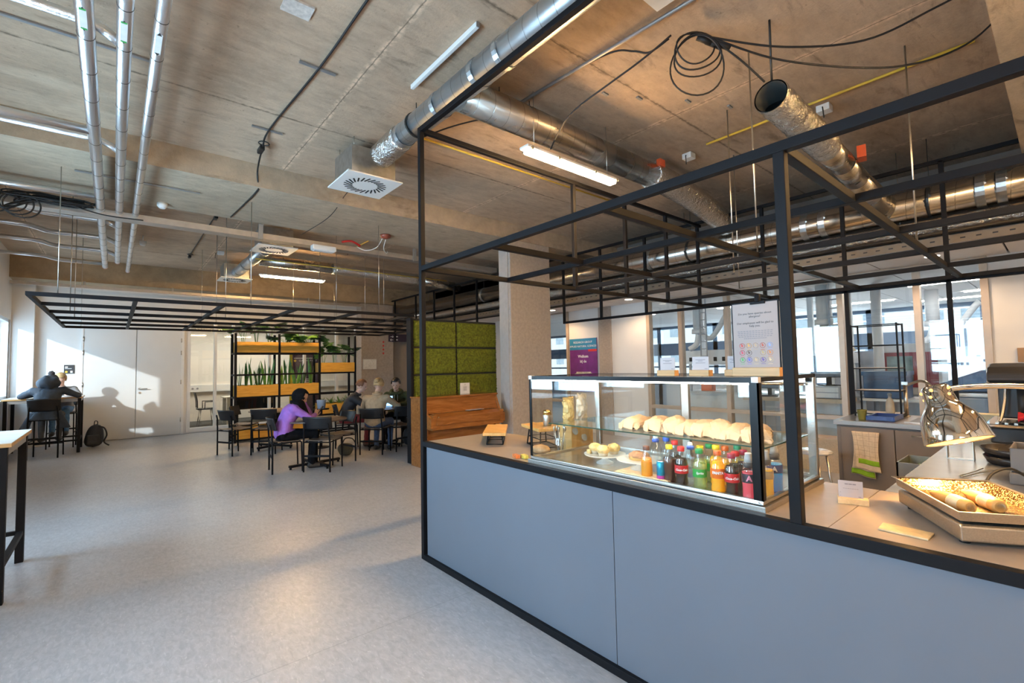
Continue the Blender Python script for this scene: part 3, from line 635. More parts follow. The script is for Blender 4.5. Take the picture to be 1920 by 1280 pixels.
def cable(pts, label, r=.007, name='cable', n=8): return tag(build(MB().tube(catmull(pts, n), r, 6), name, RUBBER), label, 'cable')
cable([(1.23, .6, 3.885), (1.216, 2.8, 3.885), (1.205, 3.72, 3.885), (1.14, 5.0, 3.885), (1.16, 5.4, 3.84), (1.22, 5.9, 3.80), (1.25, 6.03, 3.66), (1.26, 6.2, 3.622), (1.2, 7.4, 3.622)], 'black cable running along the left ceiling and over the beam', .009)
cable([(1.16, 7.8, 3.885), (1.15, 9.5, 3.885), (1.15, 11.6, 3.885)], 'black cable on the ceiling beyond the beam', .009)
for (p, lb) in (((1.15, 5.42, 3.83), 'black cable connector before the concrete beam'), ((1.16, 8.4, 3.86), 'black cable connector beyond the beam'), ((1.15, 11.6, 3.86), 'black cable connector at the far end of the ceiling cable')):
    t = thing('cable_connector', lb, 'connector', p); build(MB().obox(p, (.05, .14, .05)), 'body', RUBBER, t, bevel=.01)
    build(MB().tube([V(p)+V((.05*math.cos(a), .05*math.sin(a)-.13, .02)) for a in [k*.5 for k in range(13)]], .006, 6), 'loop', RUBBER, t)
for (x, y, lb) in ((1.2, 3.75, 'flat metal strip across the left ceiling cable'), (1.13, 5.05, 'flat metal strip beside the looped cable end'), (-.35, 4.45, 'long grey metal strip behind the foil pipes'), (.2, 6.6, 'grey metal strip on the underside of the beam')):
    z = 3.612 if y > 6 else 3.885; l = .55 if x < .3 else .14
    tag(build(MB().box((x-l, y-.015, z), (x+l, y+.015, z+.012)), 'mounting_strip', GREYM), lb, 'strip')
# coil under the grey conduit rail
t = thing('cable_coil', 'black cable coil with plugs hanging from the ceiling, upper right', 'cable', (3.13, 1.7, 3.8))
for k, (rx, rz, dx, dz) in enumerate(((.15, .11, .05, -.12), (.17, .13, .06, -.14), (.16, .15, .07, -.17), (.17, .22, .06, -.24))):
    c = V((3.12+dx*.6, 1.62, 3.86+dz)); u = V((.72, -.69, 0))
    build(MB().tube([c + u*(rx*math.cos(a)) + V((.02*math.sin(a*2+k), .02*math.cos(a+k), rz*math.sin(a))) for a in [j*2*math.pi/32 for j in range(32)]], .006, 6, closed=True), 'loop', RUBBER, t)
for k, off in enumerate(((.05, -.06, -.02), (.1, -.10, -.05), (.14, -.15, -.07))): build(MB().cyl(V((3.13, 1.68, 3.86))+V(off), V((3.13, 1.68, 3.86))+V(off)+V((.07, -.07, -.05)), .022, 10), 'plug', RUBBER, t)
C0 = (3.22, 1.55, 3.82)
cable([(3.0, 1.72, 3.83), (2.93, 1.95, 3.72), (2.85, 2.5, 3.58), (2.9, 2.75, 3.50), (2.95, 2.9, 3.42)], 'black lead dropping from the coil to the lit lamp')
cable([C0, (3.55, 1.2, 3.70), (3.9, .8, 3.68), (4.1, .45, 3.8), (4.2, .2, 3.89)], 'upper black cable swagged from the coil to the right')
cable([C0, (3.6, 1.2, 3.62), (4.1, .7, 3.52), (4.4, .35, 3.62), (4.5, .1, 3.86)], 'lower black cable swagged from the coil to the right')
cable([C0, (3.4, 1.42, 3.66), (3.58, 1.33, 3.52)], 'black cable running from the coil to the duct mouth')
cable([(2.79, 2.6, 3.87), (2.86, 2.15, 3.87), (2.95, 2.0, 3.84), (3.0, 1.9, 3.80), (3.02, 1.75, 3.83)], 'short looping black cable beside the grey rail')
cable([(2.75, 3.35, 3.86), (2.45, 3.7, 3.80), (2.2, 4.25, 3.76), (2.0, 4.5, 3.76)], 'thin black cable strung behind the corner post')
cable([(2.3, 5.3, 3.85), (2.25, 5.9, 3.75), (2.2, 6.4, 3.56), (2.15, 7.5, 3.55)], 'thin black cable hanging below the diffuser', .005)
# coil lying on the tray at the left
t = thing('cable_coil', 'black coiled cable lying over the cable tray at the left', 'cable', (-.8, 7.5, 3.5))
rnd = random.Random(5)
for k in range(9):
    cx, cz = -.62+rnd.uniform(-.06, .06), 3.50+rnd.uniform(-.02, .015); rx = .34+rnd.uniform(-.06, .05); ph = rnd.uniform(-.2, .2)
    pts = []
    for j in range(30):
        a = j*2*math.pi/30; x = cx+rx*math.cos(a); droop = max(0, -.72-x)*(.55+.12*k/9) if k % 2 else 0
        pts.append((x, 7.45+.035*math.sin(a+ph)+.012*k-.05, cz+.035*math.sin(a)*(1+.3*math.sin(k))+.01*math.sin(3*a+k)-droop))
    build(MB().tube(pts, .008, 6, closed=True), 'loop', RUBBER, t)
for k in range(4):
    c = V((-.93+.04*k, 7.40, 3.41-.012*k)); rr_ = .09+.015*k
    build(MB().tube([c+V((rr_*math.cos(a)*1.1, .012*math.sin(a+k), rr_*math.sin(a))) for a in [j*2*math.pi/26 for j in range(26)]], .008, 6, closed=True), 'loop', RUBBER, t)
build(MB().tube(catmull([(-.55, 7.42, 3.50), (-.35, 7.40, 3.44), (-.1, 7.42, 3.40), (.25, 7.44, 3.41)], 8), .008, 6), 'strand', RUBBER, t)
# detectors and small boxes
t = thing('smoke_detector', 'white smoke detector on the tray line behind the foil pipes', 'detector', (.43, 7.3, 3.56)); build(MB().lathe([(.055, .07), (.055, .03), (.03, 0)], (.43, 7.3, 3.56), 18), 'body', WHITEP, t)
t = thing('emergency_light', 'white emergency light under the cable tray', 'lamp', (2.45, 7.45, 3.36)); build(MB().box((2.30, 7.40, 3.34), (2.66, 7.54, 3.42)), 'body', WHITEP, t, bevel=.015); build(MB().box((2.33, 7.42, 3.33), (2.63, 7.52, 3.341)), 'diffuser', mat('frosted_diffuser', (.86, .86, .88), .3), t)
t = thing('fire_alarm_bell', 'round dark red alarm bell on the concrete beam', 'alarm', (3.3, 7.0, 3.55)); build(MB().lathe([(.02, -.05), (.075, -.03), (.085, 0), (.085, .015)], (3.3, 7.0, 3.61), 20), 'bell', mat('dark_red_bell', (.30, .08, .05), .3), t)
for dx in (-.03, .03): build(MB().tube(catmull([(3.3+dx, 7.05, 3.58), (3.3+dx*2, 7.2, 3.46), (3.3+dx*6, 7.35, 3.42), (3.3+dx*9, 7.5, 3.50)], 6), .007, 6), 'lead', WHITEP, t)
tag(build(MB().tube(catmull([(2.75, 7.42, 3.52), (2.9, 7.40, 3.55), (3.05, 7.42, 3.50)], 6), .018, 8), 'red_cable_sleeve', mat('red_sleeve', (.55, .02, .02), .4)), 'bright red cable sleeve hanging on the tray', 'sleeve')
t = thing('smoke_detector', 'white sensor on a thin conduit above the lattice rear', 'detector', (.35, 10.4, 3.7)); build(MB().lathe([(.05, .08), (.05, .02), (.03, 0)], (.35, 10.4, 3.72), 16).cyl((.35, 10.4, 3.8), (.35, 10.4, ZC), .008, 8), 'body', WHITEP, t)
for i, (x, y) in enumerate(((2.8, 8.0), (2.95, 7.95), (1.55, 9.0), (1.57, 9.12))):
    pass
for i, (x, y) in enumerate(((3.3, 2.55), (3.6, 2.4), (4.0, 2.15), (4.4, 1.95))):
    tag(build(MB().box((x-.035, y-.012, 3.888), (x+.035, y+.012, 3.90)), 'anchor_clip', GREYM), ['wire clip on the ceiling closest to the cable coil', 'second wire clip from the cable coil', 'third wire clip from the cable coil', 'wire clip nearest the long yellow conduit'][i], 'clip', 'wire clips in a row on the ceiling')
# threaded hanging rods seen right of the counter canopy
for x, y, z, lb in ((4.45, 2.0, 2.33, 'thin hanging rod in front of the main duct'), (3.75, 1.5, 2.33, 'thin hanging rod left of the big counter post'), (4.62, .70, 2.33, 'thin hanging rod right of the open ended duct'), (5.5, 2.42, 2.33, 'thin hanging rod near the canopy corner')):
    tag(build(MB().cyl((x, y, z), (x, y, ZC), .006, 8), 'hanging_rod', STEEL), lb, 'rod', 'threaded rods holding the counter canopy')
# ================================================================= steel frames
PX, PY = 1.887, 3.338          # corner post axis (40 mm square tube)
w = .04
t = thing('counter_canopy', 'black square tube steel canopy frame over the service counter', 'frame', (PX, 1.5, 0))
def member(p, q, name, par, mt=BLK): return build(MB().bar(p, q, w), name, mt, par, bevel=.003)
member((PX, PY, 0), (PX, PY, 3.455), 'post', t); member((PX, .66, .915), (PX, .66, 2.27), 'post', t)
for y in (-.28, -1.2): member((PX, y, .915), (PX, y, 2.27), 'post', t)
member((PX, PY-.0205, 3.435), (PX, -2.6, 3.435), 'top_rail', t)
member((PX, PY-.0205, 2.29), (PX, -2.6, 2.29), 'front_beam', t)
member((PX+.02, PY, 3.435), (6.4, PY, 3.435), 'top_rail', t)
xs = (2.79, 3.72, 4.62, 5.50, 6.36)
for y in (PY, 2.42, 1.49, .66, -.28, -1.2): member((PX+.02, y, 2.29), (6.36, y, 2.29), 'cross_beam', t)
for x in xs: member((x, PY, 2.289), (x, -2.6, 2.289), 'long_beam', t)
for x in (3.72, 4.62, 5.5): member((x, PY, 2.31), (x, PY, 3.415), 'hanger', t)
t = thing('fence_frame', 'black steel rail fence standing behind the counter and beyond the pillar', 'frame', (6.42, 5, 0))
for y in (13.0, 11.72, 10.74, 9.78, 8.83, 7.88, 6.96, 6.06, 5.18, 4.28, 3.39, 2.5, -.2): member((6.42, y, 2.27), (6.42, y, 3.5), 'upright', t)
for y in (1.62, .75): member((6.42, y, 0), (6.42, y, 3.5), 'upright', t)
member((6.42, 13.2, 3.5), (6.42, -2.6, 3.5), 'top_rail', t); member((6.42, 6.08, 2.27), (6.42, -2.6, 2.27), 'bottom_rail', t)
# suspended lattice over the seating
t = thing('suspended_lattice', 'black steel lattice hung by thin rods over the seating area', 'frame', (1.5, 8.8, 2.3))
LX0 = -.66; LXS = [LX0, .17, 1.01, 1.84, 2.68, 3.52]; LYS = [6.6, 7.48, 8.36, 9.24, 10.12, 11.0]
for i, y in enumerate(LYS): member((LX0-.02, y, 2.3), (5.0 if i else 3.58, y, 2.3), 'cross_beam', t)
for x in LXS: member((x, 6.6, 2.299), (x, 11.0, 2.299), 'long_beam', t)
for x in (4.3, 5.0): member((x, 7.3, 2.299), (x, 11.0, 2.299), 'long_beam', t)
for x in (-.45, 1.3, 3.0, 3.9):
    for y in (6.6, 8.36, 9.24, 11.0):
        if x == 3.9 and y == 6.6: continue
        build(MB().cyl((x, y, 2.32), (x, y, 3.63 if y < 7 else ZC), .0045, 6), 'hanging_rod', STEEL, t)
# ================================================================= the service counter
FRONT = mat('grey_laminate_front', (.135, .156, .195), .42, 0, .05, 1.5, .015, 250); TOP = mat('brown_grey_worktop', (.34, .28, .24), .33, 0, .06, 20)
CX0, CX1 = 1.888, 2.60
t = thing('service_counter', 'long grey laminate service counter with a brown worktop and black edge frame', 'counter', (2.25, 1, 0))
build(MB().box((PX-.02, -2.6, 0), (PX+.02, PY-.02, .04)), 'base_trim', BLK, t, bevel=.002); build(MB().box((PX-.02, -2.6, .875), (PX+.02, PY-.02, .915)), 'edge_trim', BLK, t, bevel=.002)
for ya, yb in ((3.30, 1.492), (1.488, -.42), (-.424, -2.6)): build(MB().box((PX+.003, ya, .04), (PX+.02, yb, .875)), 'front_panel', FRONT, t)
build(MB().box((PX+.021, -2.6, .885), (CX1, .57, .915)).box((PX+.021, .573, .885), (CX1, 3.3, .915)), 'worktop', TOP, t)
DKC = mat('dark_cabinet_panel', (.16, .14, .13), .5, 0, .05)
build(MB().box((PX+.021, .575, .0), (CX1-.03, 3.29, .885)).box((PX+.021, -2.6, 0), (CX1-.03, .55, .885)), 'carcass', DKC, t)
LEGT = mat('blue_grey_worktop', (.22, .23, .27), .25, 0, .05)
t = thing('coffee_bar', 'side wing of the counter with a smooth dark worktop for the coffee machine', 'counter', (3.9, 0, 0))
build(MB().box((CX1+.003, -.55, .885), (5.0, .555, .915)), 'worktop', LEGT, t); build(MB().box((CX1+.003, -.53, 0), (4.97, .52, .885)), 'carcass', DKC, t)
# ================================================================= the glass display case
KX0, KX1, KY0, KY1, KZ0, KZ1 = 1.922, 2.56, .79, 2.12, .915, 1.432
CASEG = glass('display_case_glass', (.99, 1, .995), .035, .01)
t = thing('display_case', 'glass refrigerated display case with black corners on the counter', 'display case', ((KX0+KX1)/2, (KY0+KY1)/2, KZ0))
KZB = .955
build(MB().box((KX0-.012, KY0-.012, KZ0), (KX1+.012, KY1+.012, KZ0+.022)), 'base', STEEL, t, bevel=.002)
b = MB().box((KX0, KY0, KZ0+.026), (KX0+.02, KY1, KZB)).box((KX1-.02, KY0, KZ0+.026), (KX1, KY1, KZB)).box((KX0, KY0, KZ0+.026), (KX1, KY0+.02, KZB)).box((KX0, KY1-.02, KZ0+.026), (KX1, KY1, KZB)); build(b, 'sill_rail', STEEL, t, bevel=.002)
build(MB().box((KX0+.003, KY0+.003, KZ0+.0225), (KX1-.003, KY1-.003, KZ0+.0258)), 'gasket', RUBBER, t)
build(MB().box((KX0+.02, KY0+.02, KZ0+.027), (KX1-.02, KY1-.02, KZ0+.031)), 'tray_floor', mat('steel_floor', (.55, .50, .44), .25, .9), t)
BG = mat('black_glass_edge', (.008, .008, .009), .3, 0, .1, spec=.2)
for nm, bx in (('corner_edge', [((KX0, KY0, KZB), (KX0+.006, KY0+.036, KZ1-.022)), ((KX0, KY0, KZB), (KX0+.03, KY0+.006, KZ1-.022)), ((KX0, KY1-.016, KZB), (KX0+.006, KY1, KZ1-.022)), ((KX0, KY1-.006, KZB), (KX0+.016, KY1, KZ1-.022))]), ('top_edge', [((KX0, KY0, KZ1-.022), (KX0+.02, KY1, KZ1)), ((KX0, KY0, KZ1-.018), (KX1, KY0+.02, KZ1)), ((KX0, KY1-.02, KZ1-.018), (KX1, KY1, KZ1)), ((KX1-.02, KY0, KZ1-.018), (KX1, KY1, KZ1))])):
    b = MB()
    for a, c in bx: b.box(a, c)
    build(b, nm, BG, t)
b = MB()
for y in (KY0, KY1-.024): b.box((KX0-.003, y-.001, KZ1-.02), (KX0+.024, y+.025, KZ1+.002))
build(b, 'corner_cap', mat('pale_corner_cap', (.72, .68, .66), .4), t)
b = MB().box((KX1-.03, KY0+.0, KZB), (KX1, KY0+.035, KZ1-.018)).box((KX1-.03, KY1-.035, KZB), (KX1, KY1, KZ1-.018)).box((KX1-.03, 1.43, KZB), (KX1-.004, 1.475, KZ1-.018)).box((KX1-.03, KY0, KZ1-.045), (KX1, KY1, KZ1-.018)); build(b, 'rear_frame', STEEL, t, bevel=.002)
b = MB().box((KX0+.001, KY0+.036, KZB), (KX0+.005, KY1-.016, KZ1-.02)).box((KX0+.03, KY0+.001, KZB), (KX1-.03, KY0+.005, KZ1-.02)).box((KX0+.016, KY1-.005, KZB), (KX1-.03, KY1-.001, KZ1-.02)).box((KX0+.02, KY0+.02, KZ1-.006), (KX1-.02, KY1-.02, KZ1-.001))
build(b, 'glass_pane', CASEG, t)
build(MB().box((KX1-.016, KY0+.05, KZB), (KX1-.012, KY1-.05, KZ1-.06)), 'sliding_door', CASEG, t)
SHG = glass('green_edge_glass_shelf', (.90, .97, .94), .12)
SHZ = 1.145
build(MB().box((KX0+.11, KY0+.03, SHZ-.006), (KX1-.05, KY1-.05, SHZ)), 'shelf', SHG, t)
build(MB().box((KX0+.106, KY0+.03, SHZ-.006), (KX0+.11, KY1-.05, SHZ)).box((KX0+.106, KY0+.026, SHZ-.006), (KX1-.05, KY0+.03, SHZ)), 'shelf_edge', mat('dark_green_glass_edge', (.02, .07, .055), .15), t)
b = MB()
for y in (KY0+.06, 1.45, KY1-.08): b.cyl((KX1-.04, y, SHZ-.012), (KX1-.1, y, SHZ-.012), .006, 8)
build(b, 'shelf_bracket', STEEL, t)
b = MB().box((KX0+.03, KY0+.04, KZ1-.030), (KX0+.05, KY1-.04, KZ1-.0225)); build(b, 'light_strip', mat('lit_led_strip', (1, .95, .85), .4, emis=50, ecol=(1, .88, .72)), t)
build(MB().box((KX0+.02, KY0+.03, KZ1-.0215), (KX0+.075, KY1-.03, KZ1-.0175)), 'light_housing', ALU, t)  # opaque plate added to stop the strip lighting the cards above
build(MB().tube([(KX1-.06, KY0+.03, KZ1-.05), (KX1-.06, KY1-.04, KZ1-.05)], .006, 8), 'rear_rail', CHROME, t)
# ================================================================= paper wrapped rolls on the shelf
KRAFT = mat('kraft_paper', (.47, .335, .21), .6, 0, .1, 14, .5, 26)
def bag(c, rz, L, W, H, label, seed):
    rnd = random.Random(seed)
    fold = [rnd.uniform(-1, 1) for _ in range(12)]
    def f(u, v):
        x = (u-.5)*L; a = v*2*math.pi
        pinch = min(1, (1-abs(2*u-1)**3.2)*1.15+.06); flat = .04+.96*max(0, (pinch-.06)/.94)**.7
        y = math.cos(a)*W/2*(.80+.20*pinch); z = max(0, math.sin(a)*.6+.40)*H*flat
        kx = u*11; ki = int(min(10, kx)); kf = kx-ki; cr_ = fold[ki]*(1-kf)+fold[ki+1]*kf
        q = mnoise.noise(V((x*16+seed*3, math.cos(a)*2.0, math.sin(a)*2.0)))*.012 + cr_*.0045*math.cos(a*3+seed) + (.008*math.sin(a*5+seed) if u < .1 or u > .93 else 0)
        return V((x+q, y+q*1.2, max(0.0, z+q*.8)))
    b = MB(); b.sheet(f, 22, 16, False)
    for v in b.bm.verts: v.co = Matrix.Rotation(rz, 3, 'Z') @ v.co + V(c)
    return tag(build(b, 'paper_bag', KRAFT, solid=.0012), label, 'paper bag', 'kraft paper bags on the glass shelf')
BL = ['leftmost kraft paper bag on the glass shelf', 'second kraft paper bag from the left on the shelf', 'third kraft paper bag from the left', 'fourth kraft paper bag from the left, lying under the fifth', 'fifth kraft paper bag from the left, in the middle', 'sixth kraft paper bag, third from the right', 'seventh kraft paper bag, second from the right', 'kraft paper bag at the right end of the shelf']
for i, y in enumerate([up(px_, 800, 'X', 2.24).y for px_ in (1196, 1237, 1268, 1296, 1325, 1352, 1384, 1420)]):
    bag((2.24, y, SHZ), .35+.16*((i*7) % 3-1), .27, .115, .056+.007*(i % 3), BL[i], i+1)
# ================================================================= drinks
CLEAR = glass('clear_bottle_plastic', (.93, .96, .97), .10, .05); WATER = glass('water_bottle_plastic', (.90, .95, .98), .12, .05)
def cm(n, c, rough=.35): return mat(n, c, rough, 0, .04)
REDC = cm('red_cap', (.65, .03, .03)); MARC = cm('maroon_cap', (.32, .02, .05)); YELC = cm('yellow_cap', (.85, .62, .03)); GRNC = cm('green_cap', (.02, .26, .08)); LGRC = cm('light_green_cap', (.08, .55, .25)); ORAC = cm('orange_cap', (.72, .13, .02)); BLUC = cm('blue_cap', (.05, .13, .60)); WHTC = cm('white_cap', (.85, .85, .85)); BRNC = cm('brown_cap', (.16, .07, .05)); GRYC = cm('grey_sport_cap', (.50, .48, .47)); DKGC = cm('dark_grey_collar', (.06, .06, .065))
REDB = cm('red_label', (.62, .015, .02)); WHTI = cm('white_print', (.86, .86, .86)); GRNB = cm('green_label', (.02, .35, .06)); ORAB = cm('orange_label', (.80, .16, .01)); BLKB = cm('dark_label', (.03, .025, .04)); PNKI = cm('pink_print', (.80, .25, .35)); BLUI = cm('navy_print', (.03, .05, .30))
BOTG = 'drinks in the display case'
def bottle(x, y, label, liq, dens, fill, cap, H=.232, rad=.033, band=None, txt=None, kind='soda', z=KZ0+.031, flip=False, txtm=None):
    H *= .72; rad *= .87
    t = thing('drink_bottle', label, 'bottle', (x, y, z), BOTG)
    s = H/.232
    if kind == 'sport': prof = [(0, 0), (rad*.92, .002), (rad, .012), (rad*.97, .06), (rad, .10), (rad*.93, .125), (rad*.93, .15), (rad, .155), (rad*.95, .17), (.022, .186), (.017, .19), (.017, .196)]
    elif kind == 'water': prof = [(0, 0), (rad*.9, .002), (rad, .01), (rad*.93, .05), (rad, .09), (rad*.94, .11), (rad, .14), (rad*.92, .16), (.019, .20), (.0135, .208), (.0135, .214)]
    else: prof = [(0, 0), (rad*.85, .001), (rad, .012), (rad*.88, .055), (rad*.98, .085), (rad, .12), (rad*.97, .15), (rad*.7, .175), (.0145, .20), (.0135, .208), (.0135, .214)]
    prof = [(r, q*s) for r, q in prof]; c = V((x, y, z))
    build(MB().lathe(prof, c, 20), 'bottle_body', WATER if kind == 'water' else CLEAR, t)
    if liq:
        hz = fill*s; ip = [(max(0, r-.0015), q+.0015) for r, q in prof if q < hz]
        r1 = ip[-1][0]
        for (ra, qa), (rb, qb) in zip(prof, prof[1:]):
            if qa <= hz <= qb: r1 = ra+(rb-ra)*(hz-qa)/(qb-qa)-.0015
        ip += [(r1, hz)]
        build(MB().lathe(ip, c, 20), 'drink', liquid('liquid_%d' % (hash(label) % 9999), liq, dens), t)
    top = prof[-1][1]
    if kind == 'sport':
        k = MB(); k.lathe([(.020, top-.008), (.021, top+.012), (.018, top+.014)], c, 18); cp = build(k, 'cap_collar', DKGC, t)
        build(MB().lathe([(.0165, top+.014), (.015, top+.03), (.0125, top+.042), (.0135, top+.046), (.012, top+.05)], c, 18), 'cap', cap, t)
    elif kind == 'water':
        build(MB().lathe([(.0165, top-.006), (.017, top+.008), (.011, top+.012)], c, 18), 'cap', cap, t); build(MB().lathe([(.0095, top+.010), (.0115, top+.012), (.0105, top+.024), (.008, top+.026)], c, 16), 'spout_cover', WHTC, t)
    else: build(MB().lathe([(.0155, top-.004), (.016, top-.002), (.0158, top+.014), (.0135, top+.0165)], c, 20), 'cap', cap, t)
    if band:
        za, zb, bm_ = band; k = MB(); rr = rad+.0008
        k.lathe([(rr*.99, za*s), (rr, za*s+.002), (rr, zb*s-.002), (rr*.99, zb*s)], c, 24, cap=False); lb = build(k, 'label_band', bm_, t)
        if txt:
            d = V((-x, -y, 0)).normalized(); xd = V((-d.y, d.x, 0))
            text(txt[0], 'lettering', txtm or WHTI, lb, txt[1]*.78, (x, y, z+txt[2]*s), xd, (0, 0, 1), shear=txt[3], ext=.0004, wrap=((x, y, 0), rr+.0006), bold=txt[4] if len(txt) > 4 else 0)
    return t
COLA = (.018, .006, .004)
def row(px, X): return up(px, 885, 'X', X).y
fr = 1.968
bottle(fr, row(1213, fr), 'small orange flask with a brown cap, leftmost of the drinks', (.85, .36, .02), .97, .15, BRNC, .205, .029, (.004, .125, cm('amber_sleeve', (.80, .30, .02))), None, 'soda')
CANP = (1.97, row(1240, 1.97), KZ0+.031); t = thing('drink_can', 'slim turquoise drink can in front of the clear water bottles', 'can', CANP, BOTG)
build(MB().lathe([(.018, 0), (.0215, .003), (.0215, .083), (.018, .09)], CANP, 22), 'can_body', mat('turquoise_can', (.01, .28, .45), .3, .5, .35, 40), t); build(MB().lathe([(.0185, .088), (.018, .093), (.015, .091)], CANP, 22), 'lid', ALU, t)
build(MB().lathe([(.0218, .01), (.0218, .026)], CANP, 22, cap=False), 'magenta_band', cm('magenta_print', (.45, .04, .30)), t)
bottle(fr+.01, row(1256, fr+.01), 'half empty brown cola bottle with a yellow cap', (.10, .03, .02), .85, .15, YELC)
bottle(fr, row(1278, fr), 'dark cola bottle with bright red label and red cap, left one in front', COLA, .96, .165, REDC, band=(.075, .125, REDB), txt=('Coca-Cola', .017, .098, .35, .0004))
bottle(fr+.005, row(1312, fr+.005), 'pale lemonade bottle with green label and green cap in the front row', (.62, .66, .42), .25, .15, GRNC, band=(.07, .118, GRNB), txt=('Sprite', .017, .096, .2, .0004))
bottle(fr, row(1346, fr), 'yellow orangeade bottle with an orange label in the front row', (.90, .50, .01), .96, .18, ORAC, .238, .034, (.082, .138, ORAB), ('FANTA', .019, .114, 0, .0008))
bottle(fr, row(1372, fr), 'dark cola bottle with maroon cap and red label, second from the right in front', COLA, .96, .165, MARC, band=(.075, .125, REDB), txt=('Coca-Cola', .017, .098, .35, .0004))
bottle(fr-.004, row(1404, fr-.004), 'pink sports drink bottle in the front right corner', (.75, .12, .16), .92, .158, GRYC, .215, .0315, (.098, .15, BLKB), ('A', .04, .124, 0, .001), 'sport', txtm=PNKI)
bottle(2.05, .828, 'yellow sports drink bottle behind the black corner edge', (.80, .52, .02), .93, .158, GRYC, .22, .032, (.105, .152, cm('tan_label', (.42, .32, .18))), None, 'sport')
bottle(2.14, .828, 'blue sports drink bottle at the right end of the case', (.01, .33, .70), .93, .162, GRYC, .235, .034, (.112, .158, cm('navy_label', (.03, .06, .22))), ('A', .036, .134, 0, .001), 'sport')
bottle(2.04, row(1231, 2.04), 'clear water bottle with a blue sport top, leftmost water', (.75, .85, .90), .12, .12, BLUC, .255, .038, (.03, .07, cm('pale_blue_label', (.42, .58, .78))), None, 'water')
bottle(2.10, row(1251, 2.10), 'clear water bottle with a flat blue cap behind the cola', (.75, .85, .90), .12, .12, BLUC, .25, .036)
bottle(2.10, row(1267, 2.10), 'cola bottle with an orange red cap in the back row', COLA, .94, .15, REDC)
bottle(2.03, row(1296, 2.03), 'slim water bottle with a dark blue sport top in the middle', (.75, .85, .92), .12, .12, BLUC, .238, .030, (.04, .09, cm('lilac_label', (.55, .58, .78))), None, 'water')
bottle(2.05, row(1314, 2.05), 'lemonade bottle with a yellow cap in the second row', (.70, .72, .35), .35, .15, YELC)
bottle(2.12, row(1331, 2.12), 'lemonade bottle with a dark green cap in the back row', (.62, .66, .42), .25, .15, GRNC, band=(.07, .118, GRNB))
bottle(2.08, row(1344, 2.08), 'yellow drink bottle with a yellow cap in the back row', (.85, .55, .02), .9, .17, YELC, .24)
bottle(2.10, row(1361, 2.10), 'orangeade bottle with an orange cap in the back row', (.88, .50, .02), .9, .16, ORAC, .235)
bottle(2.15, row(1384, 2.15), 'drink bottle with a light green cap, tallest in the back row', (.75, .60, .05), .7, .15, LGRC, .24)
bottle(2.045, row(1380, 2.045), 'cola bottle with a pinkish red cap in the second row', COLA, .95, .16, REDC, .225)
bottle(2.08, row(1395, 2.08), 'cola bottle with a dark red cap behind the pink sports drink', COLA, .95, .165, MARC, .23)
bottle(2.13, row(1416, 2.13), 'grey capped sports drink at the back of the case', (.30, .28, .28), .6, .155, GRYC, .215, .031, None, None, 'sport')
# ================================================================= cake stands and baking
GL2 = liquid('pressed_glass', (.80, .80, .78), .42)
def stand(c, r, h, label):
    t = thing('cake_stand', label, 'cake stand', c)
    build(MB().lathe([(r*.42, 0), (r*.40, .006), (r*.16, .02), (r*.14, h-.014), (r*.3, h-.008)], c, 26), 'foot', GL2, t); build(MB().lathe([(r*.3, h-.008), (r*.97, h-.004), (r, h+.003), (r*.95, h), (0, h-.002)], c, 30), 'plate', GL2, t)
    return t
S1 = V((2.10, 1.70, KZ0+.031)); stand(S1, .115, .05, 'glass cake stand holding the muffins, left in the case')
S2 = V((2.06, 1.44, KZ0+.031)); stand(S2, .12, .05, 'glass cake stand holding one round tart')
MUF = mat('muffin_crumb', (.75, .52, .22), .8, 0, .25, 60, .6, 70); CUP = mat('paper_muffin_case', (.70, .58, .42), .7, 0, .1, 40)
for i, (dx, dy, lb) in enumerate(((-.02, .05, 'muffin at the back left of the glass stand'), (.035, -.035, 'muffin at the back right of the glass stand'), (-.05, -.03, 'muffin in front on the glass stand'))):
    c = S1+V((dx, dy, .0485)); t = thing('muffin', lb, 'muffin', c, 'muffins on the glass stand')
    b = MB(); n = 22; b.lathe([(.022, 0), (.031, .032)], c, 44); 
    for j, v in enumerate(b.bm.verts):
        a = math.atan2(v.co.y-c.y, v.co.x-c.x); k = 1+.04*(1 if (round(a/(2*math.pi)*44) % 2) else -1); v.co.x = c.x+(v.co.x-c.x)*k; v.co.y = c.y+(v.co.y-c.y)*k
    build(b, 'paper_case', CUP, t)
    b = MB(); b.ball(c+V((0, 0, .034)), (.036, .036, .026), 20, 12)
    for v in b.bm.verts: v.co += (v.co-c).normalized()*mnoise.noise(v.co*90)*.004
    build(b, 'muffin_top', MUF, t)
c = S1+V((-.06, .055, .0485)); tag(build(MB().prism([(0, 0), (.05, .012), (.045, .035), (.005, .03)], 0, .022, None, c), 'cake_slice', MUF, bevel=.003), 'small yellow cake slice at the stand edge', 'cake')
c = S2+V((-.01, 0, .0485)); t = thing('tart', 'round brown tart with a crumbly top on the glass stand', 'tart', c)
build(MB().lathe([(.04, 0), (.05, .004), (.052, .02), (.045, .022)], c, 28), 'crust', mat('tart_crust', (.62, .38, .12), .7, 0, .2, 50), t)
b = MB(); b.ball(c+V((0, 0, .02)), (.053, .053, .022), 26, 12)
for v in b.bm.verts: v.co += (v.co-c).normalized()*mnoise.noise(v.co*70)*.008
build(b, 'topping', mat('brown_crumble', (.42, .22, .12), .85, 0, .3, 70, .6, 80), t)
PAPER = mat('white_card', (.50, .44, .44), .55, 0, .02)  # white card darkened; backlit shade is put into the colour
for (x, y, lb) in ((2.20, 1.56, 'blank white card standing between the two cake stands'), (2.16, 1.31, 'blank white card standing right of the tart')):
    tag(build(MB().obox((x, y, KZ0+.031+.03), (.002, .05, .06), rz=-.5), 'price_card', PAPER), lb, 'card')
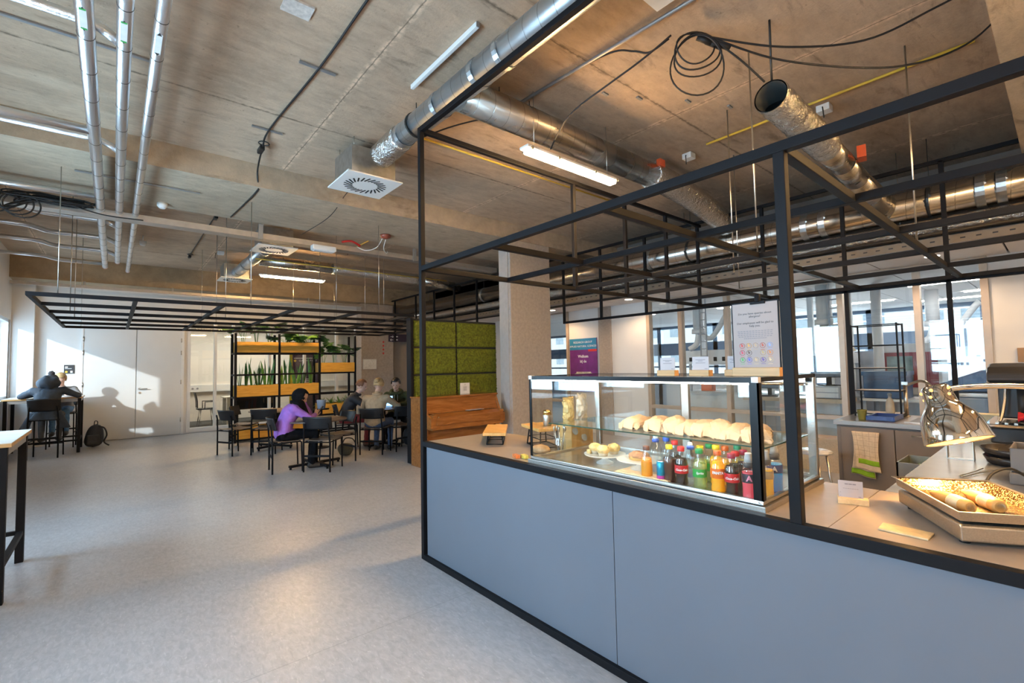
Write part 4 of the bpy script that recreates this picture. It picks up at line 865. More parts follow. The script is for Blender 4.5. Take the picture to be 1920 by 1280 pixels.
tag(build(MB().obox((2.02, 1.36, KZ0+.037), (.18, .30, .012), rz=.03), 'wooden_board', wood('pale_board', (.70, .50, .30), (.80, .60, .38))), 'flat pale wooden board under the tart stand', 'board')
for o in bpy.data.objects:
    if o.get('label', '').startswith('glass cake stand holding one') or o.get('label', '').startswith('round brown tart'): o.location.z += .012
# ================================================================= card holders on top of the case
OAK = wood('oak_block', (.52, .28, .10), (.68, .40, .17), .45, (14, 1, 14))
INKG = mat('grey_print', (.25, .22, .23), .6)
def holder(px0, px1, label, X=2.03, z=KZ1+.001, lines=2):
    a = up(px0, 700, 'X', X); c = up(px1, 700, 'X', X); y0, y1 = c.y, a.y; ym = (y0+y1)/2; wd = y1-y0
    t = thing('card_holder', label, 'card holder', (X, ym, z), 'card holders on the display case')
    build(MB().box((X-.02, y0, z), (X+.02, y1, z+.028)), 'wooden_block', OAK, t, bevel=.002)
    cd = build(MB().box((X-.001, y0+.008, z+.022), (X+.001, y1-.008, z+.088)), 'card', PAPER, t)
    b = MB()
    for k, (zz, ww) in enumerate(((.074, .62), (.069, .3), (.060, .6), (.034, .18))): 
        yc = ym if k < 3 else ym-wd*.28
        b.box((X-.0016, yc-wd*ww/2*.8, z+zz-.0012), (X-.001, yc+wd*ww/2*.8, z+zz+.0012))
    build(b, 'print', INKG, cd)
    return t
holder(1236, 1269, 'wooden card holder at the left of the three on top of the display case')
holder(1296, 1333, 'wooden card holder in the middle, near the case centre')
holder(1362, 1392, 'wooden card holder half hidden by the allergen board', 2.1)
# allergen board, a clipboard held in a wooden block
AX = 2.06; a = up(1372, 572, 'X', AX); c = up(1464, 690, 'X', AX); y0, y1, z1 = c.y, a.y, a.z+.0; z0 = KZ1+.024; ym = (y0+y1)/2
t = thing('allergen_board', 'clipboard sign about allergens in a wooden block on the display case', 'sign', (AX, ym, KZ1))
build(MB().box((AX-.022, y0-.004, KZ1+.001), (AX+.022, y1, KZ1+.038)), 'wooden_block', OAK, t, bevel=.002)
build(MB().box((AX+.001, y0-.003, z0), (AX+.005, y1+.003, z1+.006)), 'clipboard', BLK, t)
SHEET = mat('board_paper', (.40, .32, .295), .6, 0, .02)
sh = build(MB().box((AX-.0005, y0+.002, z0+.004), (AX+.001, y1-.002, z1-.0)), 'sheet', SHEET, t)
cl = MB().obox((AX-.003, ym-.015, z1-.001), (.010, .06, .012)).cyl((AX-.004, ym-.015, z1), (AX+.002, ym-.015, z1+.034), .011, 12).obox((AX, ym-.015, z1+.014), (.016, .02, .03)); build(cl, 'bulldog_clip', BLK, t, bevel=.002)
W_ = y1-y0; Hh = z1-z0
def ln(s, fy, size): text(s, 'lettering', INK, sh, size, (AX-.0008, ym, z0+Hh*fy), (0, -1, 0), (0, 0, 1), ext=.0002)
ln('Do you have queries about', .845, .0122); ln('allergens?', .80, .0122); ln('Our employees will be glad to', .705, .0122); ln('help you.', .66, .0122)
b = MB()
for k, ww in enumerate((.78, .76, .78, .74, .5)): 
    zc = z0+Hh*(.585-k*.027)
    for j in range(12):
        ya = ym+W_*ww/2-W_*ww*j/12; b.box((AX-.0008, ya, zc-.0016), (AX-.0005, ya-W_*ww/12*.72, zc+.0016))
build(b, 'small_print', INKG, sh)
icols = [(.6, .05, .03), (.75, .35, .05), (.55, .35, .2), (.5, .1, .05), (.25, .35, .7), (.6, .05, .08), (.15, .08, .05), None, (.5, .35, .15), (.7, .25, .05), (.1, .4, .1), (.12, .12, .55), (.6, .4, .2), (.15, .08, .3), (.75, .55, .3)]
for k, ic in enumerate(icols):
    if ic is None: continue
    r_, q = divmod(k, 5); yc = ym+W_*(.30-.15*q); zc = z0+Hh*(.37-.105*r_); b = MB(); Mx = Matrix.Rotation(R(-90), 3, 'Y')
    b.tube([(AX-.0006, yc+.0105*math.cos(a_), zc+.0105*math.sin(a_)) for a_ in [j*2*math.pi/20 for j in range(20)]], .0008, 4, closed=True); b.lathe([(.0048, 0), (.0048, .0006)], (AX-.0008, yc, zc), 8, Matrix.Rotation(R(90), 3, 'Y')); b.obox((AX-.0008, yc+.002, zc+.004), (.0006, .004, .008)); b.box((AX-.0008, yc-.009, zc-.0175), (AX-.0005, yc+.009, zc-.0160))
    build(b, 'allergen_icon', mat('icon_colour', ic, .5), sh)
# ================================================================= left part of the counter
OAK2 = wood('honey_oak', (.58, .30, .08), (.74, .44, .15), .4, (8, 1.5, 8))
TOPZ = .915
def riser(fl, fr_, br, bl, z, foot, label, th=.022):
    c = (V(fl)+V(fr_)+V(br)+V(bl))/4
    t = thing('serving_riser', label, 'serving board', (c.x, c.y, TOPZ), 'oak boards on wire risers')
    b = MB(); vs = [V(p[:2]+(z-th,)) for p in (fl, fr_, br, bl)]+[V(p[:2]+(z,)) for p in (fl, fr_, br, bl)]
    b.faces(vs, [(3,2,1,0),(4,5,6,7),(0,1,5,4),(1,2,6,5),(2,3,7,6),(3,0,4,7)])
    m_ = (V(br)+V(bl))/2; d = (m_-V(((fl[0]+fr_[0])/2, (fl[1]+fr_[1])/2, m_.z))).normalized(); bd = build(b, 'board', OAK2, t, bevel=.004)
    b = MB().obox((m_.x+d.x*.02, m_.y+d.y*.02, z-th/2), (.05, .04, th*.9), rz=math.atan2(d.y, d.x)); build(b, 'handle_tab', OAK2, bd, bevel=.004)
    b = MB(); s = .0045
    pts = [c+(V(p)-c)*.72 for p in (fl, fr_, br, bl)]
    lo = [V((p.x, p.y, TOPZ+s)) for p in pts]; hi = [V((c.x+(p.x-c.x)*.85, c.y+(p.y-c.y)*.85, z-th-s)) for p in pts]
    for rg in (lo, hi): b.tube(rg, s, 6, closed=True)
    for p, q in zip(lo, hi): b.tube([p, q], s, 6)
    mid = [p.lerp(q, .5) for p, q in zip(lo, hi)]; b.tube(mid, s*.8, 6, closed=True)
    build(b, 'wire_stand', BLK, t)
    return t
riser((2.05, 2.775, 0), (2.165, 2.65, 0), (2.50, 3.03, 0), (2.38, 3.15, 0), 1.012, .1, 'low oak board on a black wire stand, left end of the counter')
riser((2.22, 2.36, 0), (2.42, 2.30, 0), (2.55, 2.62, 0), (2.34, 2.68, 0), 1.06, .14, 'taller oak board on black wire legs behind the case corner')
t = thing('steel_canister', 'steel canister with gold ribs on the taller oak board', 'canister', (2.40, 2.46, 1.06))
build(MB().lathe([(.03, 0), (.031, .002), (.031, .075), (.03, .078)], (2.40, 2.46, 1.06), 22), 'body', STEEL, t); build(MB().tube([(2.4+.03*math.cos(a_), 2.46+.03*math.sin(a_), 1.14+.0004*0) for a_ in [j*2*math.pi/20 for j in range(20)]], .004, 6, closed=True).lathe([(.03, .078), (.03, .105), (.02, .112)], (2.40, 2.46, 1.06), 22), 'lid', mat('brass', (.75, .52, .20), .2, 1), t)
for i, (x, y, col, lb) in enumerate(((1.945, 2.28, (.65, .18, .05), 'orange chewing gum pack beside the case corner'), (1.975, 2.235, (.70, .55, .10), 'yellow chewing gum pack beside the case corner'))):
    tag(build(MB().obox((x, y, TOPZ+.012), (.03, .055, .022), rz=-.3), 'gum_pack', mat('gum_pack_print', col, .35, 0, .3, 60), bevel=.002), lb, 'packet')
b = MB(); b.ball((2.16, 2.28, TOPZ+.028), (.055, .075, .03), 18, 10)
for v in b.bm.verts: v.co += V((mnoise.noise(v.co*25), mnoise.noise(v.co*25+V((5, 5, 5))), mnoise.noise(v.co*30)))*.008; v.co.z = max(v.co.z, TOPZ+.001)
tag(build(b, 'bread_roll', mat('bread_crust', (.52, .30, .15), .6, 0, .25, 25)), 'brown bread roll in wrapping beside the display case', 'bread')
# behind the case: crisp bags in a wooden crate, cutlery jar, staff side
t = thing('snack_crate', 'wooden crate of snack bags behind the left of the display case', 'crate', (2.45, 2.27, TOPZ))
build(MB().box((2.34, 2.17, TOPZ), (2.56, 2.29, TOPZ+.18)), 'crate_body', OAK2, t, bevel=.004)
CEL = glass('cellophane', (.95, .95, .93), .25, .15)
for i, (x, y, z, col, lb) in enumerate(((2.40, 2.25, 1.10, (.70, .55, .25), 'yellow snack bag in the crate, left'), (2.49, 2.21, 1.12, (.80, .72, .60), 'cream snack bag in the crate, right'))):
    b = MB()
    def f(u, v, x=x, y=y, z=z, i=i):
        p = 1-abs(2*v-1)**2.5; q = mnoise.noise(V((u*7+i*4, v*7, i)))*.012
        return V((x+(u-.5)*.11, y-(.035*p*math.sin(math.pi*u))+q, z+v*.17+q))
    b.sheet(f, 14, 16, False); tag(build(b, 'snack_bag', mat('snack_bag_film', col, .25, .1, .2, 30, .6, 20), solid=.002), lb, 'snack bag', 'snack bags in the crate')
for i, (x, y, z) in enumerate(((2.37, 2.165, 1.05), (2.46, 2.165, 1.0))):
    tag(build(MB().lathe([(.026, 0), (.026, .002)], (x, y, z), 20, Matrix.Rotation(R(70), 3, 'X') @ Matrix.Rotation(R(0), 3, 'Y')), 'round_label', mat('grey_round_tag', (.42, .42, .43), .5)), ['round grey tag on the left of the crate front', 'round grey tag on the right of the crate front'][i], 'tag', 'round tags on the crate')
JG = glass('jar_glass', (.95, .97, .97), .2)
t = thing('cutlery_jar', 'glass jar with cutlery on the worktop behind the case', 'jar', (2.52, 2.02+.14, TOPZ))

jc = V((2.24, 2.18, TOPZ))
t.location = jc
build(MB().lathe([(.035, 0), (.037, .004), (.037, .09), (.03, .10), (.033, .108)], jc, 20), 'jar_body', JG, t)
for k in range(5):
    a = k*1.26; build(MB().tube([jc+V((.015*math.cos(a), .015*math.sin(a), .01)), jc+V((.035*math.cos(a), .035*math.sin(a), .15))], .003, 6).ball(jc+V((.038*math.cos(a), .038*math.sin(a), .165)), (.009, .006, .018), 8, 6), 'cutlery', STEEL, t)
# ================================================================= card, board, hot plate on the near counter
c0 = up(1571, 943, 'Z', TOPZ); c1 = up(1630, 950, 'Z', TOPZ); d = (c1-c0).normalized(); nrm = V((d.y, -d.x, 0)); rz = math.atan2(d.y, d.x); cc = (c0+c1)/2 - nrm*.0
back = V((-d.y, d.x, 0)); cc = cc + back*.02
t = thing('card_holder', 'white menu card in a pale wooden block on the near counter', 'card holder', (cc.x, cc.y, TOPZ))
PALE = wood('pale_beech', (.70, .46, .22), (.82, .58, .32), .45, (4, 14, 14))
build(MB().obox((cc.x, cc.y, TOPZ+.012), ((c1-c0).length, .042, .024), rz=rz), 'wooden_block', PALE, t, bevel=.002)
wd = (c1-c0).length*.80
cd = build(MB().obox((cc.x-d.x*.006, cc.y-d.y*.006, TOPZ+.055), (wd, .0015, .07), rz=rz), 'card', PAPER, t)
f0 = V((cc.x-d.x*.006, cc.y-d.y*.006, TOPZ+.055)) - back*.0012
b = MB()
for k in range(3): b.obox(f0+d*(-.013+.013*k)+V((0, 0, .022)), (.0115, .0004, .0042), rz=rz)
for k in range(7): b.obox(f0+d*(-.022+.0075*k)+V((0, 0, .004)), (.006, .0004, .0014), rz=rz)
b.obox(f0+d*(wd*.36)+V((0, 0, -.026)), (.009, .0004, .0025), rz=rz); b.obox(f0-d*(wd*.42)+V((0, 0, -.012)), (.0014, .0004, .003), rz=rz); b.obox(f0-d*(wd*.42)+V((0, 0, -.026)), (.0014, .0004, .003), rz=rz)
build(b, 'print', INKG, cd)
q = [up(x, y, 'Z', TOPZ+.006) for x, y in ((1646, 990), (1655, 979), (1752, 999), (1741, 1011))]
b = MB(); b.faces([V((p.x, p.y, TOPZ+.0005)) for p in q]+[V((p.x, p.y, TOPZ+.007)) for p in q], [(3,2,1,0),(4,5,6,7),(0,1,5,4),(1,2,6,5),(2,3,7,6),(3,0,4,7)])
tag(build(b, 'serving_paddle', wood('worn_paddle_wood', (.50, .36, .20), (.72, .54, .30), .4, (6, 6, 6)), bevel=.002), 'flat worn wooden paddle lying on the counter before the hot tray', 'board')
# hot tray: heated steel base and a black marbled gastronorm pan
A, B_, Dd = V((2.40, .485, 0)), V((1.99, .245, 0)), V((2.56, .225, 0)); Cc = B_ + (Dd-A); D = Dd
HX0, HX1, HY0, HY1 = 0, 1, 0, 1
def quad(s, z): 
    g = (A+B_+Cc+D)/4; return [V((g.x+(p.x-g.x)*s, g.y+(p.y-g.y)*s, z)) for p in (A, B_, Cc, D)]
def quad_off(o, z):
    g = (A+B_+Cc+D)/4; out = []
    for p in (A, B_, Cc, D):
        v = p-g; out.append(V((p.x-v.x/v.length*o, p.y-v.y/v.length*o, z)))
    return out
def loft(b, L):
    for P, Q in zip(L, L[1:]):
        b.faces(P+Q, [(i, (i+1) % 4, 4+(i+1) % 4, 4+i) for i in range(4)])
g = (A+B_+Cc+D)/4
t = thing('food_warmer', 'steel heated base on feet under the speckled pan', 'food warmer', (g.x, g.y, TOPZ))
b = MB(); loft(b, [quad_off(.03, .927), quad_off(.02, .93), quad_off(.02, .975), quad_off(.03, .98)]); b.faces(quad_off(.03, .927), [(3,2,1,0)]); b.faces(quad_off(.03, .98), [(0,1,2,3)]); build(b, 'heated_base', STEEL, t, bevel=.004)
b = MB()
for p in quad_off(.07, TOPZ): b.cyl(p, p+V((0, 0, .014)), .014, 12)
build(b, 'foot', RUBBER, t)
t = thing('gastronorm_pan', 'dark speckled metal pan with a steel rim, glowing under the heat lamp', 'pan', (g.x, g.y, .981))
SPK = mat('marbled_enamel', (.10, .05, .02), .25, .6, .2, 30)
nd = SPK.node_tree.nodes; lk = SPK.node_tree.links; vo = nd.new('ShaderNodeTexNoise'); vo.inputs['Scale'].default_value = 170; tcx = nd.new('ShaderNodeTexCoord'); lk.new(tcx.outputs['Object'], vo.inputs[0])
crr = nd.new('ShaderNodeValToRGB'); crr.color_ramp.elements[0].position = .52; crr.color_ramp.elements[0].color = (.045, .025, .012, 1); crr.color_ramp.elements[1].position = .60; crr.color_ramp.elements[1].color = (.75, .55, .32, 1)
lk.new(vo.outputs[0], crr.inputs[0]); lk.new(crr.outputs[0], nd['Principled BSDF'].inputs['Base Color'])
b = MB(); loft(b, [quad_off(.010, 1.02), quad_off(.035, 1.0), quad_off(.055, .988)]); b.faces(quad_off(.055, .988), [(0,1,2,3)]); build(b, 'pan_inside', SPK, t)
b = MB(); loft(b, [quad_off(.06, .982), quad_off(.018, .992), quad_off(.012, 1.018), quad_off(-.004, 1.021), quad_off(-.004, 1.024), quad_off(.012, 1.022)]); b.faces(quad_off(.06, .982), [(3,2,1,0)]); build(b, 'pan_rim', STEEL, t)
WRAP = mat('golden_wrap', (.62, .34, .10), .6, 0, .12, 25, .3, 30); PAPW = mat('wrap_paper_band', (.80, .66, .42), .55, 0, .08, 20, .3, 30)
for i, (pa, pb, lb) in enumerate((((1752, 924), (1815, 948), 'filled wrap in a paper band, left one in the pan'), ((1812, 922), (1872, 947), 'filled wrap in a paper band, right one in the pan'))):
    p, q_ = up(*pa, 'Z', 1.01), up(*pb, 'Z', 1.01); t = thing('filled_wrap', lb, 'wrap', ((p.x+q_.x)/2, (p.y+q_.y)/2, .988), 'wraps in the hot pan')
    ax = (q_-p); L = ax.length; ax.normalize(); p = p-ax*.018; q_ = q_+ax*.012; p.z = q_.z = 1.007
    n = 14; rr = [.006+.017*min(1, math.sin(math.pi*min(.5, (k/n)*1.1))) if k < n else .017 for k in range(n+1)]
    b = MB().tube([p.lerp(q_, k/n) for k in range(n+1)], rr, 16); build(b, 'wrap_body', WRAP, t)
    b = MB().tube([p.lerp(q_, .58+.42*k/8) for k in range(9)], [.0245, .0245, .0242, .0238, .0235, .023, .022, .021, .012], 16); build(b, 'paper_band', PAPW, t)
# heat lamp
S = V((2.44, .285, 0)); tilt = Matrix.Rotation(R(20), 3, V((-.755, .656, 0))) @ Matrix.Rotation(R(-4), 3, V((.656, .755, 0)))
t = thing('heat_lamp', 'polished chrome heat lamp with a curved arm over the hot pan', 'lamp', (2.75, -.35, TOPZ))
prof = [(.103, 0), (.104, .004), (.100, .03), (.094, .07), (.084, .105), (.064, .135), (.050, .158), (.047, .19), (.045, .222), (.038, .232), (.014, .236)]
prof = [(r_, z_*.94) for r_, z_ in prof]; base = V((S.x, S.y, 1.178))
build(MB().lathe(prof, base, 36, tilt, cap=False), 'lamp_shade', CHROME, t, solid=.0015)
build(MB().lathe([(r_-.004, z_) for r_, z_ in prof[1:7]], base, 32, tilt, cap=False), 'shade_lining', mat('warm_white_lining', (.92, .80, .60), .35), t)
build(MB().ball(base+tilt @ V((0, 0, .075)), (.035, .035, .045), 16, 10), 'bulb', mat('glowing_bulb', (1, .8, .5), .4, emis=32, ecol=(1, .50, .12)), t)
b = MB()
for k in range(5):
    for h in (.185, .212): p = base+tilt @ V((.047*math.cos(k*1.256+h*8), .047*math.sin(k*1.256+h*8), h*.94)); b.ball(p, .006, 8, 6)
build(b, 'vent_hole', mat('glowing_vent', (1, .6, .2), .4, emis=1.2, ecol=(1, .45, .1)), t)
ta = base+tilt @ V((.04, -.01, .205))
arm = catmull([ta, ta+V((.06, -.07, .012)), ta+V((.14, -.2, .014)), ta+V((.22, -.36, -.01)), ta+V((.29, -.52, -.09)), (2.78, -.40, 1.1), (2.78, -.42, .93)], 8)
build(MB().tube(arm, .011, 14), 'arm', CHROME, t); build(MB().lathe([(.09, 0), (.09, .008), (.02, .016)], (2.78, -.42, TOPZ), 24), 'stand_base', CHROME, t)
# frame stand, tongs, boxes, trays and lead on the coffee bar
c = up(1802, 860, 'Z', TOPZ); t = thing('bottle_stand', 'small square steel frame stand behind the heat lamp', 'stand', (c.x, c.y, TOPZ))
b = MB(); s = .055
for sx in (-1, 1): b.obox((c.x+.0, c.y+sx*s, TOPZ+.055), (.06, .004, .105))
b.obox((c.x, c.y, TOPZ+.002), (.06, 2*s, .004)); b.obox((c.x, c.y, TOPZ+.108), (.06, 2*s, .004)); build(b, 'frame', STEEL, t); build(MB().cyl((c.x, c.y, TOPZ+.11), (c.x, c.y, TOPZ+.135), .012, 12).lathe([(.03, .135), (.022, .15)], (c.x, c.y, TOPZ), 14), 'knob', mat('copper_knob', (.70, .38, .18), .3, 1), t)
p, q_ = up(1805, 890, 'Z', TOPZ+.01), up(1855, 878, 'Z', TOPZ+.01); dd = (q_-p).normalized(); sd = V((-dd.y, dd.x, 0))
t = thing('serving_tongs', 'thin metal serving tongs lying on the coffee bar', 'tongs', (p.x, p.y, TOPZ)); p.z = q_.z = TOPZ+.006
build(MB().tube(catmull([q_+sd*.025, p.lerp(q_, .5)+sd*.012, p+sd*.008, p-dd*.01, p-sd*.008, p.lerp(q_, .5)-sd*.012, q_-sd*.025], 6), .0028, 8), 'arms', STEEL, t)
GB = mat('grey_box_plastic', (.20, .19, .19), .35, 0, .05)
t = thing('bar_caddy', 'stacked grey bar caddy at the right edge of the photo', 'box', (3.35, .12, TOPZ))
build(MB().box((3.12, -.12, TOPZ), (3.4, .205, TOPZ+.05)), 'lower_tray', GB, t, bevel=.006)
b = MB().box((3.15, -.12, TOPZ+.055), (3.4, .20, TOPZ+.06)).box((3.15, -.12, TOPZ+.055), (3.16, .20, TOPZ+.16)).box((3.39, -.12, TOPZ+.055), (3.4, .20, TOPZ+.16)).box((3.15, .19, TOPZ+.055), (3.4, .20, TOPZ+.16)).box((3.15, -.12, TOPZ+.055), (3.4, -.11, TOPZ+.16)); build(b, 'upper_box', GB, t, bevel=.004)
for k, (z, r_, lb) in enumerate(((TOPZ, .135, 'lower round black tray of the pair beside the grey caddy'), (TOPZ+.045, .145, 'upper round black tray of the pair beside the grey caddy'))):
    b = MB().lathe([(r_*.8, 0), (r_*.85, .003), (r_, .045), (r_+.004, .045), (r_*.9, .004+.004), (0, .006)], (3.68, .20, z), 32); tag(build(b, 'round_tray', mat('black_tray', (.025, .022, .022), .25, 0, .1)), lb, 'tray', 'round black trays')
tag(build(MB().tube(catmull([(2.66, .24, 1.0), (2.72, .22, 1.03), (2.85, .18, 1.03), (2.98, .13, .97), (3.02, .08, .93), (2.95, .02, .93), (3.05, -.02, .94), (3.08, .10, .94), (2.98, .12, .95), (2.97, .0, .94)], 8), .0055, 8), 'power_lead', RUBBER), 'black power lead curling from the hot tray', 'cable')
# espresso machine
BM = mat('black_machine_body', (.03, .03, .033), .28, .2, .06)
t = thing('espresso_machine', 'black and chrome espresso machine at the right edge', 'coffee machine', (4.4, -.1, TOPZ))
MY0, MY1, MX0, MX1 = -.5, .36, 4.1, 4.62
def sh_(u, v): pass
b = MB(); pts = [(-.24, 0), (-.26, .015), (-.25, .06), (-.20, .095), (-.08, .115), (.10, .115), (.24, .09), (.26, 0)]
Mx = Matrix(((1, 0, 0), (0, 0, 1), (0, 1, 0)))
b.prism(pts, MY0, MY1-.02, Matrix(((1, 0, 0), (0, 0, 1), (0, 1, 0))), (4.38, 0, 1.335)); build(b, 'hood', BM, t, bevel=.012)
build(MB().box((4.12, MY0, 1.315), (4.64, MY1-.01, 1.335)), 'hood_trim', CHROME, t, bevel=.006)
build(MB().box((4.34, MY0, 1.10), (4.64, MY1-.05, 1.32)), 'boiler_housing', BM, t, bevel=.01)
build(MB().box((MX0+.02, MY0, .965), (MX1, MY1-.02, 1.065)), 'base_body', BM, t, bevel=.012)
tr = build(MB().box((MX0-.01, MY0, 1.065), (MX1, MY1, 1.085)), 'drip_tray', CHROME, t, bevel=.005)
b = MB()
for k in range(20): b.box((MX0+.03, MY1-.06-k*.04, 1.086), (4.33, MY1-.045-k*.04, 1.092))
build(b, 'grate', STEEL, tr)
b = MB()
for x in (4.16, 4.56):
    for y in (MY0+.1, MY1-.14): b.cyl((x, y, TOPZ), (x, y, .967), .024, 14)
build(b, 'foot', STEEL, t)
for y in (.08, -.22):
    gh = build(MB().cyl((4.27, y, 1.20), (4.27, y, 1.33), .045, 20).lathe([(.06, 1.185), (.062, 1.20), (.05, 1.215)], (4.27, y, 0), 20), 'group_head', CHROME, t)
    build(MB().tube([(4.25, y, 1.19), (4.10, y+.03, 1.18), (4.0, y+.05, 1.165)], [.018, .016, .019], 12), 'portafilter', RUBBER, t)
build(MB().tube(catmull([(4.28, .27, 1.31), (4.26, .275, 1.22), (4.22, .29, 1.12), (4.2, .30, 1.09)], 6), .008, 8), 'steam_wand', STEEL, t)
build(MB().cyl((4.25, .2, 1.09), (4.25, .2, 1.31), .022, 14), 'column', RUBBER, t)
b = MB(); b.ball((4.09, .12, 1.02), (.02, .05, .02), 14, 8); build(b, 'front_badge', CHROME, t)
b = MB()
def f(u, v): 
    x = 4.15+.14*u; y = .22-.2*v; return V((x, y, 1.098+.055*abs(math.sin(u*5+v*3))*(1-.4*v)+.015*mnoise.noise(V((u*6, v*6, 0)))))
b.sheet(f, 20, 20); tag(build(b, 'red_cloth', mat('red_cotton', (.42, .01, .02), .85, 0, .15, 30, .4, 80), solid=.004), 'crumpled red cloth on the espresso machine grate', 'cloth')
t = thing('tea_box', 'small pale tea box standing behind the espresso machine', 'box', (4.9, .42, TOPZ))
build(MB().box((4.82, .33, TOPZ), (4.97, .50, TOPZ+.16)), 'carton', mat('tea_carton', (.55, .52, .35), .5, 0, .25, 14), t, bevel=.003)
# ================================================================= back kitchen unit with sink
BRN = mat('taupe_cabinet_front', (.165, .135, .118), .5, 0, .04)
t = thing('kitchen_unit', 'taupe kitchen base unit with a stainless worktop against the fence', 'cabinet', (5.85, .4, 0))
build(MB().box((5.47, -1.2, .06), (6.30, 1.52, .85)).box((5.50, -1.2, 0), (6.28, 1.50, .06)), 'carcass', BRN, t)
build(MB().box((5.44, -1.22, .856), (6.32, 1.13, .90)).box((5.44, 1.13, .856), (6.32, 1.54, .90)), 'worktop', mat('brushed_worktop', (.50, .45, .42), .28, .9, .06, 8, stretch=(1, 20, 20)), t, bevel=.002)
for i, (ya, yb) in enumerate(((1.484, 1.070), (1.064, .62), (.614, .17), (.164, -.3))):
    dr = build(MB().box((5.452, yb, .075), (5.469, ya, .838)), 'door', BRN, t, bevel=.002)
    ym = (ya+yb)/2; h = MB().cyl((5.425, ym-.1, .80), (5.425, ym+.1, .80), .006, 8)
    for s in (-.09, .09): h.cyl((5.425, ym+s, .80), (5.455, ym+s, .80), .004, 6)
    build(h, 'handle', STEEL, dr)
build(MB().box((5.60, .45, .9005), (6.1, 1.02, .903)), 'sink_rim', STEEL, t); build(MB().box((5.64, .48, .9035), (6.06, .99, .904)), 'sink_basin', mat('sink_shadow_steel', (.22, .19, .17), .3, .9), t)  # basin is a flat sheet; its shade is put into the dark colour
t = thing('sink_tap', 'upright chrome tap with a side outlet at the sink', 'tap', (6.18, 1.10, .90))
build(MB().cyl((6.18, 1.10, .90), (6.18, 1.10, 1.22), .018, 16).lathe([(.03, 0), (.03, .01)], (6.18, 1.10, .90), 16).obox((6.17, 1.10, 1.235), (.03, .05, .03)), 'body', STEEL, t)
build(MB().tube(catmull([(6.18, 1.10, 1.21), (6.12, .98, 1.26), (6.05, .90, 1.24), (6.02, .86, 1.16)], 6), .013, 10), 'spout', STEEL, t)
# towel on the first handle
TW = mat('checked_towel', (.60, .48, .36), .9, 0, .12, 40, .3, 120); nd = TW.node_tree
def towel(u, v):
    y = 1.385 - u*.215 - .02*v*(1-u) ; x = 5.415 - .012 - .012*math.sin(u*9+v*2)*v; z = .806 - v*.34 - (.03*u*v)
    return V((x, y+.03*math.sin(v*3)*(u-.5), z))
t = thing('tea_towel', 'beige tea towel with green stripes hanging on the cabinet handle', 'towel', (5.41, 1.28, .45))
b = MB(); b.sheet(towel, 20, 24); build(b, 'front_fold', TW, t, solid=.004)
b = MB(); b.sheet(lambda u, v: towel(u*.9, v*1.18)+V((.016, .035*v, .0)), 20, 24); build(b, 'back_fold', TW, t, solid=.004)
GS = mat('green_stripe_cloth', (.22, .42, .02), .9, 0, .1, 60)
b = MB(); b.sheet(lambda u, v: towel(.12+u*.88, .72+v*.13)+V((-.004, 0, 0)), 16, 4); build(b, 'green_stripe', GS, t, solid=.001)
b = MB(); b.sheet(lambda u, v: towel(u*.9, (.86+v*.12)*1.18)+V((.011, .035, 0)), 16, 4); build(b, 'green_stripe', GS, t, solid=.001)
b = MB()
for k in range(5): b.sheet(lambda u, v, k=k: towel(u, .1+k*.13+v*.006)+V((-.004, 0, 0)), 12, 1)
for k in range(4): b.sheet(lambda u, v, k=k: towel(.15+k*.24+u*.012, v*.68)+V((-.004, 0, 0)), 1, 14)
build(b, 'check_line', mat('thin_grey_weave', (.33, .25, .2), .9), t)
# wire rack on the worktop
t = thing('wire_rack', 'tall black wire rack with thin shelves standing on the kitchen unit', 'rack', (6.05, 1.30, .90))
X0, X1, Yr0, Yr1 = 5.95, 6.20, 1.10, 1.48; b = MB()
for x in (X0, X1):
    for y in (Yr0, Yr1): b.box((x-.007, y-.007, .90), (x+.007, y+.007, 1.85))
build(b, 'post', BLK, t)
for z in (.935, 1.168, 1.397, 1.633, 1.843):
    s = MB().box((X0-.006, Yr0-.006, z-.01), (X0+.006, Yr1+.006, z)).box((X1-.006, Yr0-.006, z-.01), (X1+.006, Yr1+.006, z)).box((X0, Yr0-.006, z-.01), (X1, Yr0+.006, z)).box((X0, Yr1-.006, z-.01), (X1, Yr1+.006, z)); sh2 = build(s, 'shelf_frame', BLK, t)
    if z < 1.6: build(MB().box((X0+.007, Yr0+.007, z-.008), (X1-.007, Yr1-.007, z+.002)), 'shelf_board', wood('thin_shelf_board', (.42, .34, .28), (.52, .44, .37)), sh2)
t = thing('spray_bottle', 'beige grey flask on the lowest shelf of the wire rack', 'bottle', (6.02, 1.20, .938)); build(MB().lathe([(.036, 0), (.038, .01), (.034, .10), (.024, .14), (.014, .155), (.014, .18), (.018, .182), (.018, .20), (.008, .205)], (6.02, 1.20, .938), 18), 'flask', mat('stoneware', (.36, .33, .28), .5, 0, .1), t)
cpp = up(1617, 787, 'Z', .90); t = thing('paper_cup', 'olive green paper cup on the kitchen worktop', 'cup', (cpp.x, cpp.y, .90)); build(MB().lathe([(.028, 0), (.030, .002), (.040, .095), (.042, .098), (.040, .10), (.036, .096), (.028, .01)], (cpp.x, cpp.y, .90), 22), 'cup_body', mat('olive_cup', (.20, .19, .05), .5, 0, .06), t)
bx = [up(*p, 'Z', .905) for p in ((1627, 791), (1690, 792), (1688, 777), (1650, 775))]; g2 = sum(bx, V((0, 0, 0)))/4
